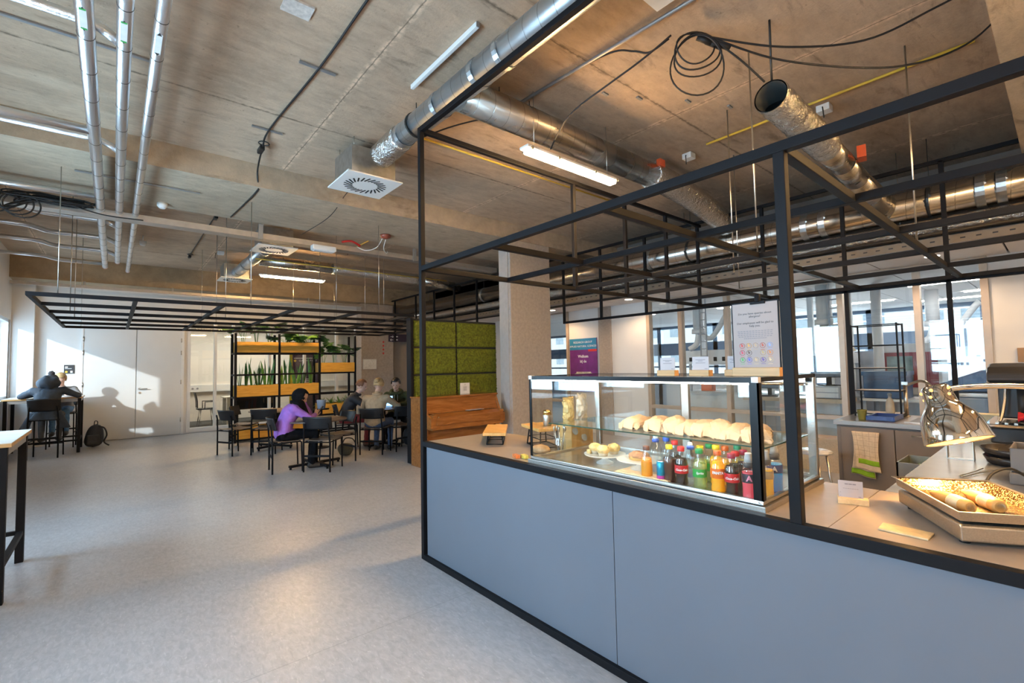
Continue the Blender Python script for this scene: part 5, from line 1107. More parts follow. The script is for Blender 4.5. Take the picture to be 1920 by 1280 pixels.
t = thing('blue_tray', 'deep blue plastic tray beside the sink', 'tray', (g2.x, g2.y, .90)); b = MB().box((5.56, 1.08, .9045), (5.92, 1.30, .912)).box((5.56, 1.08, .9045), (5.575, 1.30, .945)).box((5.905, 1.08, .9045), (5.92, 1.30, .945)).box((5.56, 1.08, .9045), (5.92, 1.095, .945)).box((5.56, 1.285, .9045), (5.92, 1.30, .945)); build(b, 'tray_body', mat('blue_plastic', (.008, .03, .20), .35), t, bevel=.003)
# bin with green contents, staff stool
t = thing('waste_bin', 'open steel bin with a green bag beside the coffee bar', 'bin', (4.85, .78, 0))
b = MB().box((4.6, .62, 0), (5.0, .90, .02)).box((4.6, .62, 0), (4.61, .90, .70)).box((4.99, .62, 0), (5.0, .90, .70)).box((4.6, .62, 0), (5.0, .63, .70)).box((4.6, .89, 0), (5.0, .90, .70)); build(b, 'bin_body', STEEL, t); 
b = MB(); b.ball((4.8, .76, .50), (.16, .12, .17), 16, 10)
for v in b.bm.verts: v.co += V((0, 0, mnoise.noise(v.co*15)*.04))
build(b, 'green_bag', mat('green_bag_film', (.30, .50, .05), .4, 0, .2), t)
t = thing('round_stool', 'low stool with a pale round seat behind the counter end', 'stool', (5.05, 1.60, 0))
build(MB().lathe([(.0, .62), (.13, .615), (.15, .625), (.15, .64), (.13, .648), (0, .646)], (5.05, 1.60, 0), 28), 'seat', mat('pale_seat', (.62, .62, .68), .25), t)
for k in range(4):
    a = k*math.pi/2+.6; build(MB().tube([(5.05+.10*math.cos(a), 1.60+.10*math.sin(a), .62), (5.05+.17*math.cos(a), 1.60+.17*math.sin(a), 0)], .011, 8), 'leg', STEEL, t)
t = thing('picture_frame', 'gold framed picture on the white wall at the right edge', 'picture', (7.98, .3, 1.6)); pa = up(1907, 652, 'X', 7.96)
build(MB().box((7.96, -.1, 1.42), (7.998, pa.y, pa.z)), 'frame', mat('gold_brown_frame', (.32, .17, .05), .4), t, bevel=.004); build(MB().box((7.955, -.05, 1.46), (7.962, pa.y-.05, pa.z-.06)), 'print', mat('abstract_print', (.32, .26, .10), .5, 0, .5, 8), t)
# ================================================================= chairs
CHB = mat('black_chair_shell', (.014, .015, .018), .42, 0, .08, spec=.35); CHS = mat('dark_brown_seat', (.10, .075, .06), .35, 0, .1, 8)  # seat is dark; a brown reflection is put into its colour
CHAIRG = 'black chairs around the round tables'
def chair(loc, ang, label, seat_h=.45, back=(.62, .80), group=CHAIRG, name='dining_chair', high=False):
    """built facing +X at the origin, then turned"""
    t = thing(name, label, 'chair', (0, 0, 0), group)
    h = seat_h; w_ = .20
    b = MB()
    def seat(u, v):
        x = -.20+.41*u; y = (v-.5)*2*(.205-.02*(1-u)); return V((x, y, h + .012*math.cos(math.pi*(v-.5))*-1 + .012 - .014*math.sin(u*2.6) + (.010 if u > .9 else 0)))
    b.sheet(seat, 14, 12); build(b, 'seat', CHS, t, solid=.012)
    b = MB()
    def bk(u, v):
        y = (u-.5)*.44; z = back[0]+(back[1]-back[0])*v; x = -.215-.05*(v) + .07*(abs(u-.5)*2)**2
        return V((x, y*(1-.04*(1-v)), z))
    b.sheet(bk, 16, 8); build(b, 'backrest', CHB, t, solid=.014)
    for sy in (-1, 1):
        build(MB().tube([(-.20, sy*w_, 0), (-.20, sy*w_, h*.9), (-.215, sy*w_*.93, back[0]+.02), (-.235, sy*w_*.9, back[0]+.09)], .0125, 10), 'leg', BLK, t)
        build(MB().tube([(.20, sy*w_, 0), (.185, sy*(w_-.005), h-.03), (.16, sy*(w_-.01), h-.005)], .011, 10), 'leg', BLK, t)
    b = MB()
    for sy in (-1, 1): b.tube([(-.2, sy*w_, h-.02), (.17, sy*(w_-.008), h-.015)], .009, 8)
    b.tube([(.17, -w_, h-.015), (.17, w_, h-.015)], .009, 8).tube([(-.2, -w_, h-.02), (-.2, w_, h-.02)], .009, 8); build(b, 'seat_frame', BLK, t)
    b = MB().box((-.206, -w_, h*.48), (-.194, w_, h*.48+.03)); 
    if high: b.tube([(.195, -w_, .22), (.195, w_, .22)], .010, 8); b.tube([(-.2, -w_, .3), (.195, -w_, .3)], .009, 8); b.tube([(-.2, w_, .3), (.195, w_, .3)], .009, 8)
    build(b, 'stretcher', BLK, t)
    t.location = loc; t.rotation_euler = (0, 0, ang); return t
A_ = lambda x, y: math.atan2(y, x)
chair((2.42, 7.29, 0), A_(.7, .7), 'nearest black chair, its back to the camera, at the table of the person in purple')
chair((1.98, 7.62, 0), A_(1, -.12), 'black chair carrying the person in the purple sweater')
chair((1.70, 9.80, 0), A_(.9, .43), 'leftmost black chair, beside the corner of the plant shelf')
chair((2.15, 9.50, 0), A_(.5, .87), 'black chair behind the person in purple, its back to the camera')
chair((1.98, 10.52, 0), A_(.85, -.5), 'black chair directly before the plant shelf, facing the back table')
chair((2.78, 7.70, 0), A_(-.98, -.18), 'black chair facing left, with a glossy curved back, right of the middle table')
chair((3.56, 8.0, 0), A_(.72, .7), 'black chair carrying the person in the beige sweater')
chair((3.45, 9.06, 0), A_(.93, -.35), 'black chair carrying the person in the dark jacket')
chair((4.02, 8.02, 0), A_(-.15, .98), 'empty black chair in front of the laptop table beside the moss wall')
chair((4.52, 9.10, 0), A_(-.5, -.86), 'black chair carrying the person in the olive hoodie')
TBT = mat('dark_table_top', (.13, .10, .085), .3, 0, .08)
def table(x, y, label, r=.47, h=.72, top=TBT, rot=.15):
    t = thing('round_table', label, 'table', (x, y, 0), 'round cafe tables')
    build(MB().lathe([(r-.01, h-.022), (r, h-.018), (r, h-.003), (r-.006, h), (0, h)], (x, y, 0), 48), 'tabletop', top, t); build(MB().cyl((x, y, .05), (x, y, h-.02), .038, 18), 'column', BLK, t)
    b = MB()
    for k in range(2):
        d = V((math.cos(rot+k*math.pi/2), math.sin(rot+k*math.pi/2), 0)); b.bar(V((x, y, .045))-d*.40, V((x, y, .045))+d*.40, .05, .035)
        for s in (-1, 1): p = V((x, y, 0))+d*s*.38; b.cyl(p, p+V((0, 0, .03)), .018, 10)
    build(b, 'cross_foot', BLK, t)
table(2.42, 7.66, 'round dark table of the person in purple'); table(2.42, 10.02, 'round table with a pale edge in front of the plant shelf', top=mat('pale_table_top', (.32, .24, .17), .3, 0, .08), rot=.5); table(4.02, 8.66, 'round table with the open laptop, beside the moss wall', rot=.4)
# things on the tables
t = thing('laptop', 'open laptop with a lit blue screen facing the person in beige', 'laptop', (4.0, 8.62, .721)); Mr = Matrix.Rotation(A_(.55, .83), 3, 'Z')
build(MB().obox((4.0, 8.62, .729), (.23, .32, .014), Mr), 'keyboard_deck', GREYM, t, bevel=.003)
ax_ = Mr @ V((1, 0, 0)); pc = V((4.0, 8.62, .84))+ax_*.14; Ms = Mr @ Matrix.Rotation(R(15), 3, 'Y'); build(MB().obox(pc, (.008, .32, .215), Ms), 'lid', GREYM, t, bevel=.002)
build(MB().obox(pc-Ms @ V((.0046, 0, 0)), (.001, .30, .195), Ms), 'screen', mat('lit_screen', (.2, .5, .9), .3, emis=2.2, ecol=(.25, .55, 1)), t)
tag(build(MB().lathe([(.045, 0), (.05, .004), (.05, .016), (.04, .018)], (2.42, 7.40, .721), 22), 'tin_lid', WHITEP), 'small white round lid on the table of the person in purple', 'lid')
t = thing('metal_bucket', 'pale blue plant bucket behind the glossy backed chair', 'bucket', (3.05, 9.3, 0))
build(MB().lathe([(.07, .74), (.085, .90), (.088, .905)], (3.05, 9.3, 0), 22), 'bucket_body', mat('pale_blue_enamel', (.35, .45, .62), .35), t); build(MB().cyl((3.05, 9.3, 0), (3.05, 9.3, .72), .02, 10).lathe([(.15, 0), (.15, .015)], (3.05, 9.3, 0), 22).lathe([(.14, .72), (.14, .74)], (3.05, 9.3, 0), 22), 'pedestal', BLK, t)
def blob(c, r, name, mt, parent=None, amp=.03, sc=8, seg=20, flat=True, **k):
    b = MB(); b.ball(c, r, seg, seg//2+2)
    for v in b.bm.verts:
        v.co += V((mnoise.noise(v.co*sc), mnoise.noise(v.co*sc+V((9, 0, 0))), mnoise.noise(v.co*sc+V((0, 9, 0)))))*amp
        if flat: v.co.z = max(v.co.z, .002)
    return build(b, name, mt, parent, **k)
t = thing('floor_bag', 'dark olive bag lying on the floor under the chair of the person in beige', 'bag', (3.12, 8.15, 0)); blob((3.10, 8.18, .10), (.13, .12, .11), 'bag_body', mat('dark_olive_canvas', (.06, .06, .045), .8, 0, .25, 20), t, .05, 7)
build(MB().tube(catmull([(3.0, 8.1, .2), (3.05, 8.08, .30), (3.18, 8.1, .28), (3.25, 8.12, .18)], 6), .01, 8), 'strap', RUBBER, t)
t = thing('floor_bag', 'dark round bag on the floor at the moss wall edge', 'bag', (4.35, 8.25, 0)); blob((4.35, 8.25, .17), (.14, .14, .17), 'bag_body', mat('dark_nylon', (.04, .042, .05), .6, 0, .2), t, .03, 7); build(MB().tube([(4.30, 8.12, .25), (4.3, 8.1, .33), (4.38, 8.1, .33), (4.4, 8.13, .25)], .008, 8), 'strap', RUBBER, t)
# ================================================================= plant shelf room divider
SHX = (1.93, 2.77, 3.63, 4.47); SY0, SY1 = 11.2, 11.6
t = thing('plant_shelf', 'black steel shelf divider with wooden planter boxes below the lattice', 'shelf', (3.2, 11.4, 0))
for x in SHX:
    for y in (SY0, SY1): build(MB().box((x-.022, y-.022, 0), (x+.022, y+.022, 2.28)), 'post', BLK, t)
for z in (1.855, 1.40, .925, .05):
    b = MB()
    for y in (SY0, SY1): b.box((SHX[0], y-.018, z-.018), (SHX[3], y+.018, z+.018))
    for x in SHX: b.box((x-.018, SY0, z-.018), (x+.018, SY1, z+.018))
    build(b, 'shelf_rail', BLK, t)
b = MB()
for x0, x1, z in ((SHX[2], SHX[3], .44),):
    for y in (SY0, SY1): b.box((x0, y-.018, z-.018), (x1, y+.018, z+.018))
build(b, 'shelf_rail', BLK, t)
PLW = wood('golden_planter_wood', (.58, .28, .03), (.76, .42, .07), .5, (1.2, 14, 14)); SOIL = mat('dark_soil', (.03, .022, .016), .95, 0, .4, 60, .8, 80)
def planter(x0, x1, z, h, label):
    t = thing('planter_box', label, 'planter', ((x0+x1)/2, 11.4, z), 'wooden planter boxes on the shelf')
    a, c, y0, y1 = x0+.024, x1-.024, SY0-.03, SY1+.03
    build(MB().box((a, y0, z), (c, y0+.018, z+h)).box((a, y1-.018, z), (c, y1, z+h)).box((a, y0+.018, z), (a+.018, y1-.018, z+h)).box((c-.018, y0+.018, z), (c, y1-.018, z+h)).box((a+.018, y0+.018, z), (c-.018, y1-.018, z+.015)), 'box_wall', PLW, t, bevel=.002)
    build(MB().box((a+.018, y0+.018, z+h-.05), (c-.018, y1-.018, z+h-.03)), 'soil', SOIL, t)
for (i, j, z, h, lb) in ((0, 1, 1.875, .225, 'top left wooden planter on the shelf divider'), (1, 2, 1.875, .225, 'top wooden planter, second from the left'), (0, 1, .945, .235, 'middle left wooden planter holding sword leaved plants'), (1, 2, .945, .235, 'middle wooden planter above the person in purple'), (0, 1, .07, .24, 'lowest wooden planter at the bottom left of the shelf'), (1, 2, .07, .24, 'lowest wooden planter hidden behind the person in purple'), (2, 3, 1.42, .22, 'right wooden planter with the broad monstera leaves'), (2, 3, .46, .23, 'lower right wooden planter with spiky plants')):
    planter(SHX[i], SHX[j], z, h, lb)
LEAFM = [mat('deep_green_leaf', (.075, .20, .04), .4, 0, .35, 12), mat('mid_green_leaf', (.14, .32, .06), .4, 0, .35, 12), mat('yellow_green_leaf', (.26, .34, .08), .42, 0, .35, 12), mat('dark_leaf', (.03, .09, .025), .35, 0, .3, 12)]
def blade(b, p, d, L, w_, bend, tw=0, n=7):
    """one sword leaf with a gutter section"""
    p = V(p); d = V(d).normalized(); s = d.cross(V((0, 0, 1)))
    s = s.normalized() if s.length > .02 else V((1, 0, 0)); s = Matrix.Rotation(tw, 3, d) @ s; nrm = s.cross(d); L_ = []
    for k in range(n+1):
        q = k/n; ww = w_*(.55+.9*q-1.45*q**3.2)*.9; c = p+d*L*q+V((0, 0, -1))*bend*q*q*L+nrm*0
        L_.append((c-s*ww+nrm*ww*.3, c, c+s*ww+nrm*ww*.3))
    for (a, m_, c), (a2, m2, c2) in zip(L_, L_[1:]): b.faces([a, m_, c, c2, m2, a2], [(0, 1, 4, 5), (1, 2, 3, 4)], True)
def snake_plant(x, y, z, H, label, seed):
    rnd = random.Random(seed); t = thing('snake_plant', label, 'plant', (x, y, z), 'sword leaved plants on the shelf divider')
    for k in range(5):
        b = MB(); a = rnd.uniform(0, 6.28); tilt = rnd.uniform(.02, .30); hh = H*rnd.uniform(.6, 1.0)
        blade(b, (x+.025*math.cos(a), y+.025*math.sin(a), z), (math.cos(a)*tilt, math.sin(a)*tilt*.7, 1), hh, .036, 0, rnd.uniform(0, 3), 8); build(b, 'leaf', LEAFM[k % 2], t)
def monstera(x, y, z, H, label, seed, nl=6, spread=.3):
    rnd = random.Random(seed); t = thing('monstera_plant', label, 'plant', (x, y, z), 'broad leaved plants on the shelf divider')
    for k in range(nl):
        a = k*6.28/nl+rnd.uniform(-.4, .4); hh = H*rnd.uniform(.65, 1.0); sp = spread*rnd.uniform(.5, 1)
        tip = V((x+sp*math.cos(a), y+sp*math.sin(a)*.45, z+hh)); st = build(MB().tube(catmull([(x+.02*math.cos(a), y+.02*math.sin(a), z), (x+sp*.4*math.cos(a), y+sp*.2*math.sin(a), z+hh*.65), tip], 5), .004, 6), 'stem', LEAFM[1], t)
        # heart shaped leaf with side cuts
        b = MB(); d = V((math.cos(a)*.8, math.sin(a)*.5-.35, -.25+rnd.uniform(-.2, .5))).normalized(); s = d.cross(V((0, 0, 1))).normalized(); s = Matrix.Rotation(rnd.uniform(-.5, .5), 3, d) @ s; nn = s.cross(d); Ls = rnd.uniform(.20, .28)
        for lobe in range(5):
            for sg in (-1, 1):
                u0, u1 = lobe/5-.08, lobe/5+.115; wf = [.62, .78, .74, .56, .30][lobe]*Ls*.75; base0 = tip+d*Ls*u0; base1 = tip+d*Ls*u1; o0 = base0+s*sg*wf+d*Ls*.12-nn*wf*.22; o1 = base1+s*sg*wf*.8+d*Ls*.13-nn*wf*.2
                b.faces([base0, base1, o1, o0], [(0, 1, 2, 3)], True)
        b.faces([tip+d*Ls*.88+s*.02, tip+d*Ls*1.12, tip+d*Ls*.88-s*.02], [(0, 1, 2)], True)
        build(b, 'leaf', LEAFM[(k+seed) % 2 if k % 5 else 3], t)
def spiky(x, y, z, H, label, seed, m_i=1, n=16):
    rnd = random.Random(seed); t = thing('spiky_plant', label, 'plant', (x, y, z), 'bushy spiky plants in the lower planter')
    for g in range(4):
        b = MB()
        for k in range(n//4+1):
            a = rnd.uniform(0, 6.28); el = rnd.uniform(.15, 1.3); blade(b, (x, y, z), (math.cos(a)*math.cos(el), math.sin(a)*math.cos(el), math.sin(el)), H*rnd.uniform(.6, 1), .014, rnd.uniform(.1, .5), 0, 6)
        build(b, 'leaf_cluster', LEAFM[[0, 1, 2, 1][g] if m_i else [2, 2, 1, 2][g]], t)
SN = ['leftmost sword leaved plant on the middle shelf', 'second sword leaved plant from the left', 'third sword leaved plant from the left', 'fourth sword leaved plant from the left', 'fifth sword leaved plant from the left', 'sixth sword leaved plant, just left of the middle post', 'sword leaved plant just right of the middle post', 'sword leaved plant second right of the middle post', 'sword leaved plant third right of the middle post', 'sword leaved plant fourth right of the middle post', 'rightmost sword leaved plant on the middle shelf']
for k in range(11):
    x = (2.04, 2.16, 2.29, 2.41, 2.55, 2.66, 2.87, 3.0, 3.16, 3.31, 3.48)[k]; snake_plant(x, 11.36+.06*(k % 2), 1.13, .58+.09*((k*5) % 3)-.04, SN[k], k+3)
for k, (x, lb) in enumerate(((2.10, 'broad leaved plant at the top left of the shelf'), (2.36, 'broad leaved plant second on the top shelf'), (2.62, 'broad leaved plant above the middle of the top left planter'), (2.95, 'bushy broad leaved plant left in the second top planter'), (3.20, 'bushy broad leaved plant in the middle of the second top planter'), (3.45, 'bushy broad leaved plant right in the second top planter'))):
    if k < 3: monstera(x, 11.4, 2.06, .46, lb, k+1, 6, .24)
    else: monstera(x, 11.38, 2.06, .22, lb, k+1, 9, .26)
for k, (x, lb) in enumerate(((3.78, 'monstera at the left of the right hand planter'), (4.04, 'monstera with the tallest upright leaf, right planter'), (4.28, 'monstera at the right end of the right hand planter'))): monstera(x, 11.4, 1.60, .42+.1*(k == 1), lb, k+11, 6, .22)
for k, (x, lb) in enumerate(((3.76, 'spiky plant at the left of the lower right planter'), (3.95, 'second spiky plant in the lower right planter'), (4.15, 'third spiky plant in the lower right planter'), (4.33, 'spiky plant at the right of the lower right planter'))): spiky(x, 11.36, .66, .30, lb, k+30, k % 2, 30)
# ================================================================= moss wall
t = thing('moss_wall', 'green moss panel wall in a black steel frame beside the pillar', 'moss wall', (4.4, 6.7, 0))
MX = (3.60, 4.418, 5.30); MZ = [.03, .467, .93, 1.37, 1.81, 2.25]
build(MB().box((3.54, 6.64, 0), (3.58, 6.78, 2.27)), 'frame', BLK, t, bevel=.003)
build(MB().box((3.58, 6.70, .0), (5.28, 6.76, 2.27)), 'backing', mat('dark_backing', (.02, .02, .018), .9), t)
MOSS = mat('reindeer_moss', (.125, .14, .008), .95, 0, .55, 34, .9, 70)
rnd = random.Random(4)
for i in range(2):
    for j in range(5):
        x0, x1 = MX[i]+.015, MX[i+1]-.012; x1 = min(x1, 5.27); z0, z1 = MZ[j]+.012, MZ[j+1]-.012; b = MB()
        def f(u, v):
            e = min(min(u, 1-u)*(x1-x0), min(v, 1-v)*(z1-z0)); p = V((x0+u*(x1-x0), 0, z0+v*(z1-z0)))
            q = abs(mnoise.noise(V((p.x*28, p.z*28, i*3+j))))*.5+mnoise.noise(V((p.x*60, p.z*60, j)))*.4
            d = .032*min(1, e/.02)+.028*q*min(1, e/.012)
            jx = mnoise.noise(V((p.z*40, i, j)))*.012 if min(u, 1-u) < .04 else 0
            return V((p.x+jx, 6.69-d, p.z))
        b.sheet(f, 70, 40); build(b, 'moss_panel', MOSS, t)
# ================================================================= piano
PW = wood('piano_walnut', (.22, .075, .016), (.36, .14, .035), .22, (1.2, 10, 10), ws=2.2)
t = thing('upright_piano', 'upright brown wooden piano in front of the moss wall', 'piano', (4.2, 6.3, 0))
X0, X1 = 3.50, 4.88
build(MB().box((X0+.03, 6.28, .06), (X1-.03, 6.56, .99)), 'case_back', PW, t)
for x in (X0, X1-.035): build(MB().prism([(6.58, 0), (6.12, 0), (6.12, .58), (5.98, .60), (5.98, .74), (6.10, .80), (6.20, 1.02), (6.58, 1.02)], x, x+.035, Matrix(((0, 0, 1), (1, 0, 0), (0, 1, 0)))), 'side_panel', PW, t, bevel=.005)
build(MB().box((X0-.015, 6.18, 1.02), (X1+.015, 6.58, 1.045)), 'top_lid', PW, t, bevel=.006)
b = MB(); b.faces([(X0+.035, 6.20, 1.02), (X1-.035, 6.20, 1.02), (X1-.035, 6.14, .80), (X0+.035, 6.14, .80), (X0+.035, 6.27, 1.02), (X1-.035, 6.27, 1.02), (X1-.035, 6.27, .80), (X0+.035, 6.27, .80)], [(0,1,2,3),(4,7,6,5),(0,4,5,1),(3,2,6,7),(0,3,7,4),(1,5,6,2)]); build(b, 'music_panel', PW, t)
b = MB(); b.prism([(5.97, .64), (5.97, .76), (6.05, .80), (6.16, .81), (6.16, .64)], X0+.10, X1-.10, Matrix(((0, 0, 1), (1, 0, 0), (0, 1, 0)))); build(b, 'fallboard', PW, t, bevel=.006)
for x in (X0+.035, X1-.10): build(MB().box((x, 5.98, .60), (x+.065, 6.2, .79)), 'key_block', PW, t, bevel=.004)
build(MB().box((X0+.03, 5.99, .57), (X1-.03, 6.25, .64)), 'key_bed', PW, t, bevel=.004); build(MB().box((X0+.05, 6.22, .08), (X1-.05, 6.25, .57)), 'lower_panel', PW, t)
build(MB().lathe([(.010, 0), (.008, .006)], (X0+.12, 5.965, .76), 12, Matrix.Rotation(R(90), 3, 'X')), 'knob', mat('brass_knob', (.8, .6, .3), .2, 1), t)
b = MB()
for x in (X0+.5, X0+.68, X0+.86): b.box((x-.03, 6.08, .05), (x+.03, 6.22, .07))
build(b, 'pedal', mat('brass_pedal', (.6, .42, .15), .3, 1), t)
tag(build(MB().obox((4.35, 6.08, .8155), (.30, .10, .003), rz=.05), 'music_sheet', PAPER), 'white sheet of paper lying on the piano keyboard lid', 'paper')
t = thing('notice_card', 'white printed notice standing on top of the piano against the moss', 'notice', (4.38, 6.45, 1.046)); a = up(863, 718, 'Y', 6.4); c = up(879, 742, 'Y', 6.4)
build(MB().box((a.x, 6.40, 1.046), (c.x+.02, 6.404, 1.225)), 'card', mat('bright_card', (.80, .77, .74), .5), t); b = MB()
xm = (a.x+c.x+.02)/2
for k, (zz, ww) in enumerate(((1.20, .02), (1.185, .05), (1.16, .07), (1.15, .07), (1.14, .07), (1.13, .065), (1.12, .07), (1.11, .06), (1.10, .07))): b.box((xm-ww/2, 6.399, zz), (xm+ww/2, 6.3995, zz+.004))
build(b, 'print', INKG, t)
# ================================================================= high tables and far left corner
BIRCH = mat('birch_laminate_top', (.60, .56, .50), .3, 0, .06, 6); EDGE = wood('plywood_edge', (.50, .28, .10), (.66, .42, .18), .5, (3, 3, 60))
def high_table(x0, x1, y0, y1, h, label):
    t = thing('high_table', label, 'table', ((x0+x1)/2, (y0+y1)/2, 0), 'high tables along the window wall')
    build(MB().box((x0, y0, h-.004), (x1, y1, h)), 'tabletop', BIRCH, t); build(MB().box((x0, y0, h-.028), (x1, y1, h-.0042)), 'tabletop_edge', EDGE, t); s = .05
    for x in (x0+.02, x1-.02-s):
        for y in (y0+.02, y1-.02-s): build(MB().box((x, y, 0), (x+s, y+s, h-.03)), 'leg', BLK, t, bevel=.003)
    e = .025
    for z, nm in ((h-.09, 'apron'), (.22, 'stretcher')):
        hh = .06 if nm == 'apron' else .03
        b = MB().box((x0+.07, y0+e, z), (x1-.07, y0+e+.035, z+hh)).box((x0+.07, y1-e-.035, z), (x1-.07, y1-e, z+hh)).box((x1-e-.035, y0+.07, z), (x1-e, y1-.07, z+hh)).box((x0+e, y0+.07, z), (x0+e+.035, y1-.07, z+hh)); build(b, nm, GREYM if nm == 'apron' else BLK, t)
    return t
high_table(-1.30, -.51, 4.55, 5.56, 1.05, 'near high table with a birch top, cut by the left edge')
high_table(-1.52, -.45, 12.25, 13.18, 1.06, 'far high table at which the person in the dark parka sits')
chair((-.92, 12.02, 0), A_(.12, .99), 'high black chair carrying the person in the dark parka', .70, (.84, 1.06), 'high black chairs', 'high_chair', True)
tag(build(MB().obox((-.62, 12.62, 1.063), (.21, .28, .006), rz=.3), 'open_notebook', PAPER), 'white papers on the far high table', 'paper')
t = thing('backpack', 'black backpack with a looped strap leaning by the far table leg', 'backpack', (-.30, 12.90, 0)); DKB = mat('black_backpack_fabric', (.025, .03, .04), .7, 0, .25, 25, .3, 60)
def f(u, v):
    a = u*2*math.pi; q = v; r = (1-abs(2*q-1)**3)**.5; z = q*.46
    return V((-.30+.16*math.cos(a)*r*(1.08-.35*q)+.04*q, 12.90+.12*math.sin(a)*r*(1.05-.3*q)+.05*q, z))
b = MB(); b.sheet(f, 24, 16); build(b, 'pack_body', DKB, t)
build(MB().obox((-.30, 12.775, .16), (.20, .06, .20), rz=0), 'front_pocket', DKB, t, bevel=.025); build(MB().tube(catmull([(-.22, 12.83, .42), (-.13, 12.8, .38), (-.09, 12.8, .24), (-.13, 12.82, .10), (-.05, 12.8, .02)], 6), .014, 8).tube(catmull([(-.29, 12.93, .44), (-.28, 12.93, .52), (-.24, 12.93, .51), (-.24, 12.93, .43)], 5), .009, 8), 'strap', RUBBER, t)
sa = up(120, 684, 'Y', Y1-.01); sb = up(139, 700, 'Y', Y1-.01); t = thing('door_sign', 'small dark door sign with pale marks left of the double door', 'sign', ((sa.x+sb.x)/2, Y1-.01, sb.z))
build(MB().box((sa.x, Y1-.015, sb.z), (sb.x, Y1-.002, sa.z)), 'plate', mat('charcoal_sign', (.05, .05, .055), .4), t)
b = MB(); W2 = sb.x-sa.x; H2 = sa.z-sb.z
b.box((sa.x+W2*.1, Y1-.0165, sb.z+H2*.68), (sa.x+W2*.38, Y1-.0152, sb.z+H2*.82)).box((sa.x+W2*.1, Y1-.0165, sb.z+H2*.55), (sa.x+W2*.75, Y1-.0152, sb.z+H2*.6)).box((sa.x+W2*.62, Y1-.0165, sb.z+H2*.08), (sa.x+W2*.85, Y1-.0152, sb.z+H2*.32)); build(b, 'pale_print', LBL, t)
build(MB().lathe([(H2*.12, 0), (H2*.12, .001)], (sa.x+W2*.24, Y1-.0152, sb.z+H2*.2), 14, Matrix.Rotation(R(90), 3, 'X')), 'yellow_dot', YEL, t)
# framed plan and direction sign at the passage
a = up(680, 673, 'Y', 13.54); c = up(706, 692, 'Y', 13.54); t = thing('wall_plan', 'framed white floor plan on the grey concrete wall end', 'picture', ((a.x+c.x)/2, 13.54, c.z))
build(MB().box((a.x, 13.53, c.z), (c.x, 13.548, a.z)), 'frame', ALU, t); build(MB().box((a.x+.015, 13.526, c.z+.015), (c.x-.015, 13.531, a.z-.015)), 'sheet', LBL, t)
b = MB(); rnd = random.Random(2)
for k in range(16):
    x = rnd.uniform(a.x+.05, c.x-.09); z = rnd.uniform(c.z+.04, a.z-.05)
    if k % 2: b.box((x, 13.5252, z), (x+.05, 13.5258, z+.003))
    else: b.box((x, 13.5252, z), (x+.003, 13.5258, z+.04))
build(b, 'plan_line', INKG, t)
t = thing('direction_sign', 'dark hanging direction sign with arrows at the passage', 'sign', (6.9, 13.6, 2.1)); a = up(729, 626, 'Y', 13.5); c = up(766, 641, 'Y', 13.5)
build(MB().box((a.x, 13.5, c.z), (a.x+1.3, 13.53, a.z)), 'panel', mat('dark_plum_panel', (.035, .02, .04), .4), t); 
for k, zf in enumerate((.66, .24)):
    zc = c.z+(a.z-c.z)*zf; b = MB(); x = a.x+.10
    s = 1 if k == 0 else -1
    b.obox((x, 13.498, zc), (.09, .002, .018)); b.obox((x+s*.035, 13.498, zc+.015), (.05, .002, .016), Matrix.Rotation(R(45*s), 3, 'Y')); b.obox((x+s*.035, 13.498, zc-.015), (.05, .002, .016), Matrix.Rotation(R(-45*s), 3, 'Y')); b.box((a.x+.22, 13.497, zc-.012), (a.x+.30, 13.499, zc+.02)); build(b, 'arrow', LBL, t)
build(MB().cyl((a.x+.2, 13.515, a.z), (a.x+.2, 13.515, 3.42), .01, 8).cyl((a.x+1.1, 13.515, a.z), (a.x+1.1, 13.515, 3.42), .01, 8), 'suspension_rod', STEEL, t)
# red hanging tag strip beside the passage
t = thing('warning_strip', 'vertical strip of small red symbols at the edge of the grey wall', 'sign', (6.5, 13.54, 1.8))
for k in range(4):
    p = up(719, 641+k*7, 'Y', 13.54); build(MB().obox((p.x, 13.547, p.z), (.05, .006, .05), Matrix.Rotation(R(45), 3, 'Y')), 'symbol', REDL, t)
# ================================================================= office behind the glass
t = thing('office_chair', 'black office chair with thin metal legs behind the glass front', 'chair', (1.96, 15.6, 0)); ox, oy = 1.96, 15.5
build(MB().obox((ox, oy, .46), (.42, .42, .03)), 'seat', CHB, t, bevel=.01); b = MB(); b.sheet(lambda u, v: V((ox-.21-.06*v+.02*math.sin(v*3), oy-.2+.4*u, .5+.42*v)), 8, 8); build(b, 'backrest', CHB, t, solid=.015)
for sx, sy in ((-.18, -.18), (.18, -.18), (.18, .18), (-.18, .18)): build(MB().tube([(ox+sx*.7, oy+sy*.7, .45), (ox+sx, oy+sy, .005)], .01, 8), 'leg', CHROME, t)
build(MB().tube([(ox-.05, oy-.22, .46), (ox-.05, oy-.26, .66), (ox+.2, oy-.26, .66)], .012, 8).tube([(ox-.05, oy+.22, .46), (ox-.05, oy+.26, .66), (ox+.2, oy+.26, .66)], .012, 8), 'armrest', BLK, t)
t = thing('office_desk', 'pale office desk behind the glass front beside the plant shelf', 'table', (3.2, 15.4, 0)); DKP = mat('pale_desk', (.66, .62, .52), .45, 0, .05)
build(MB().box((2.35, 15.0, .74), (4.6, 15.8, .77)), 'desktop', DKP, t)
for x in (2.40, 4.5):
    for y in (15.05, 15.7): build(MB().box((x, y, 0), (x+.08, y+.06, .74)), 'leg', DKP, t)
t = thing('duffel_bag', 'purple and grey bag on the office desk', 'bag', (2.75, 15.3, .771)); blob((2.75, 15.3, .80), (.24, .16, .06), 'bag_base', mat('purple_fabric', (.14, .04, .22), .7, 0, .15), t, .02, 6, flat=False)
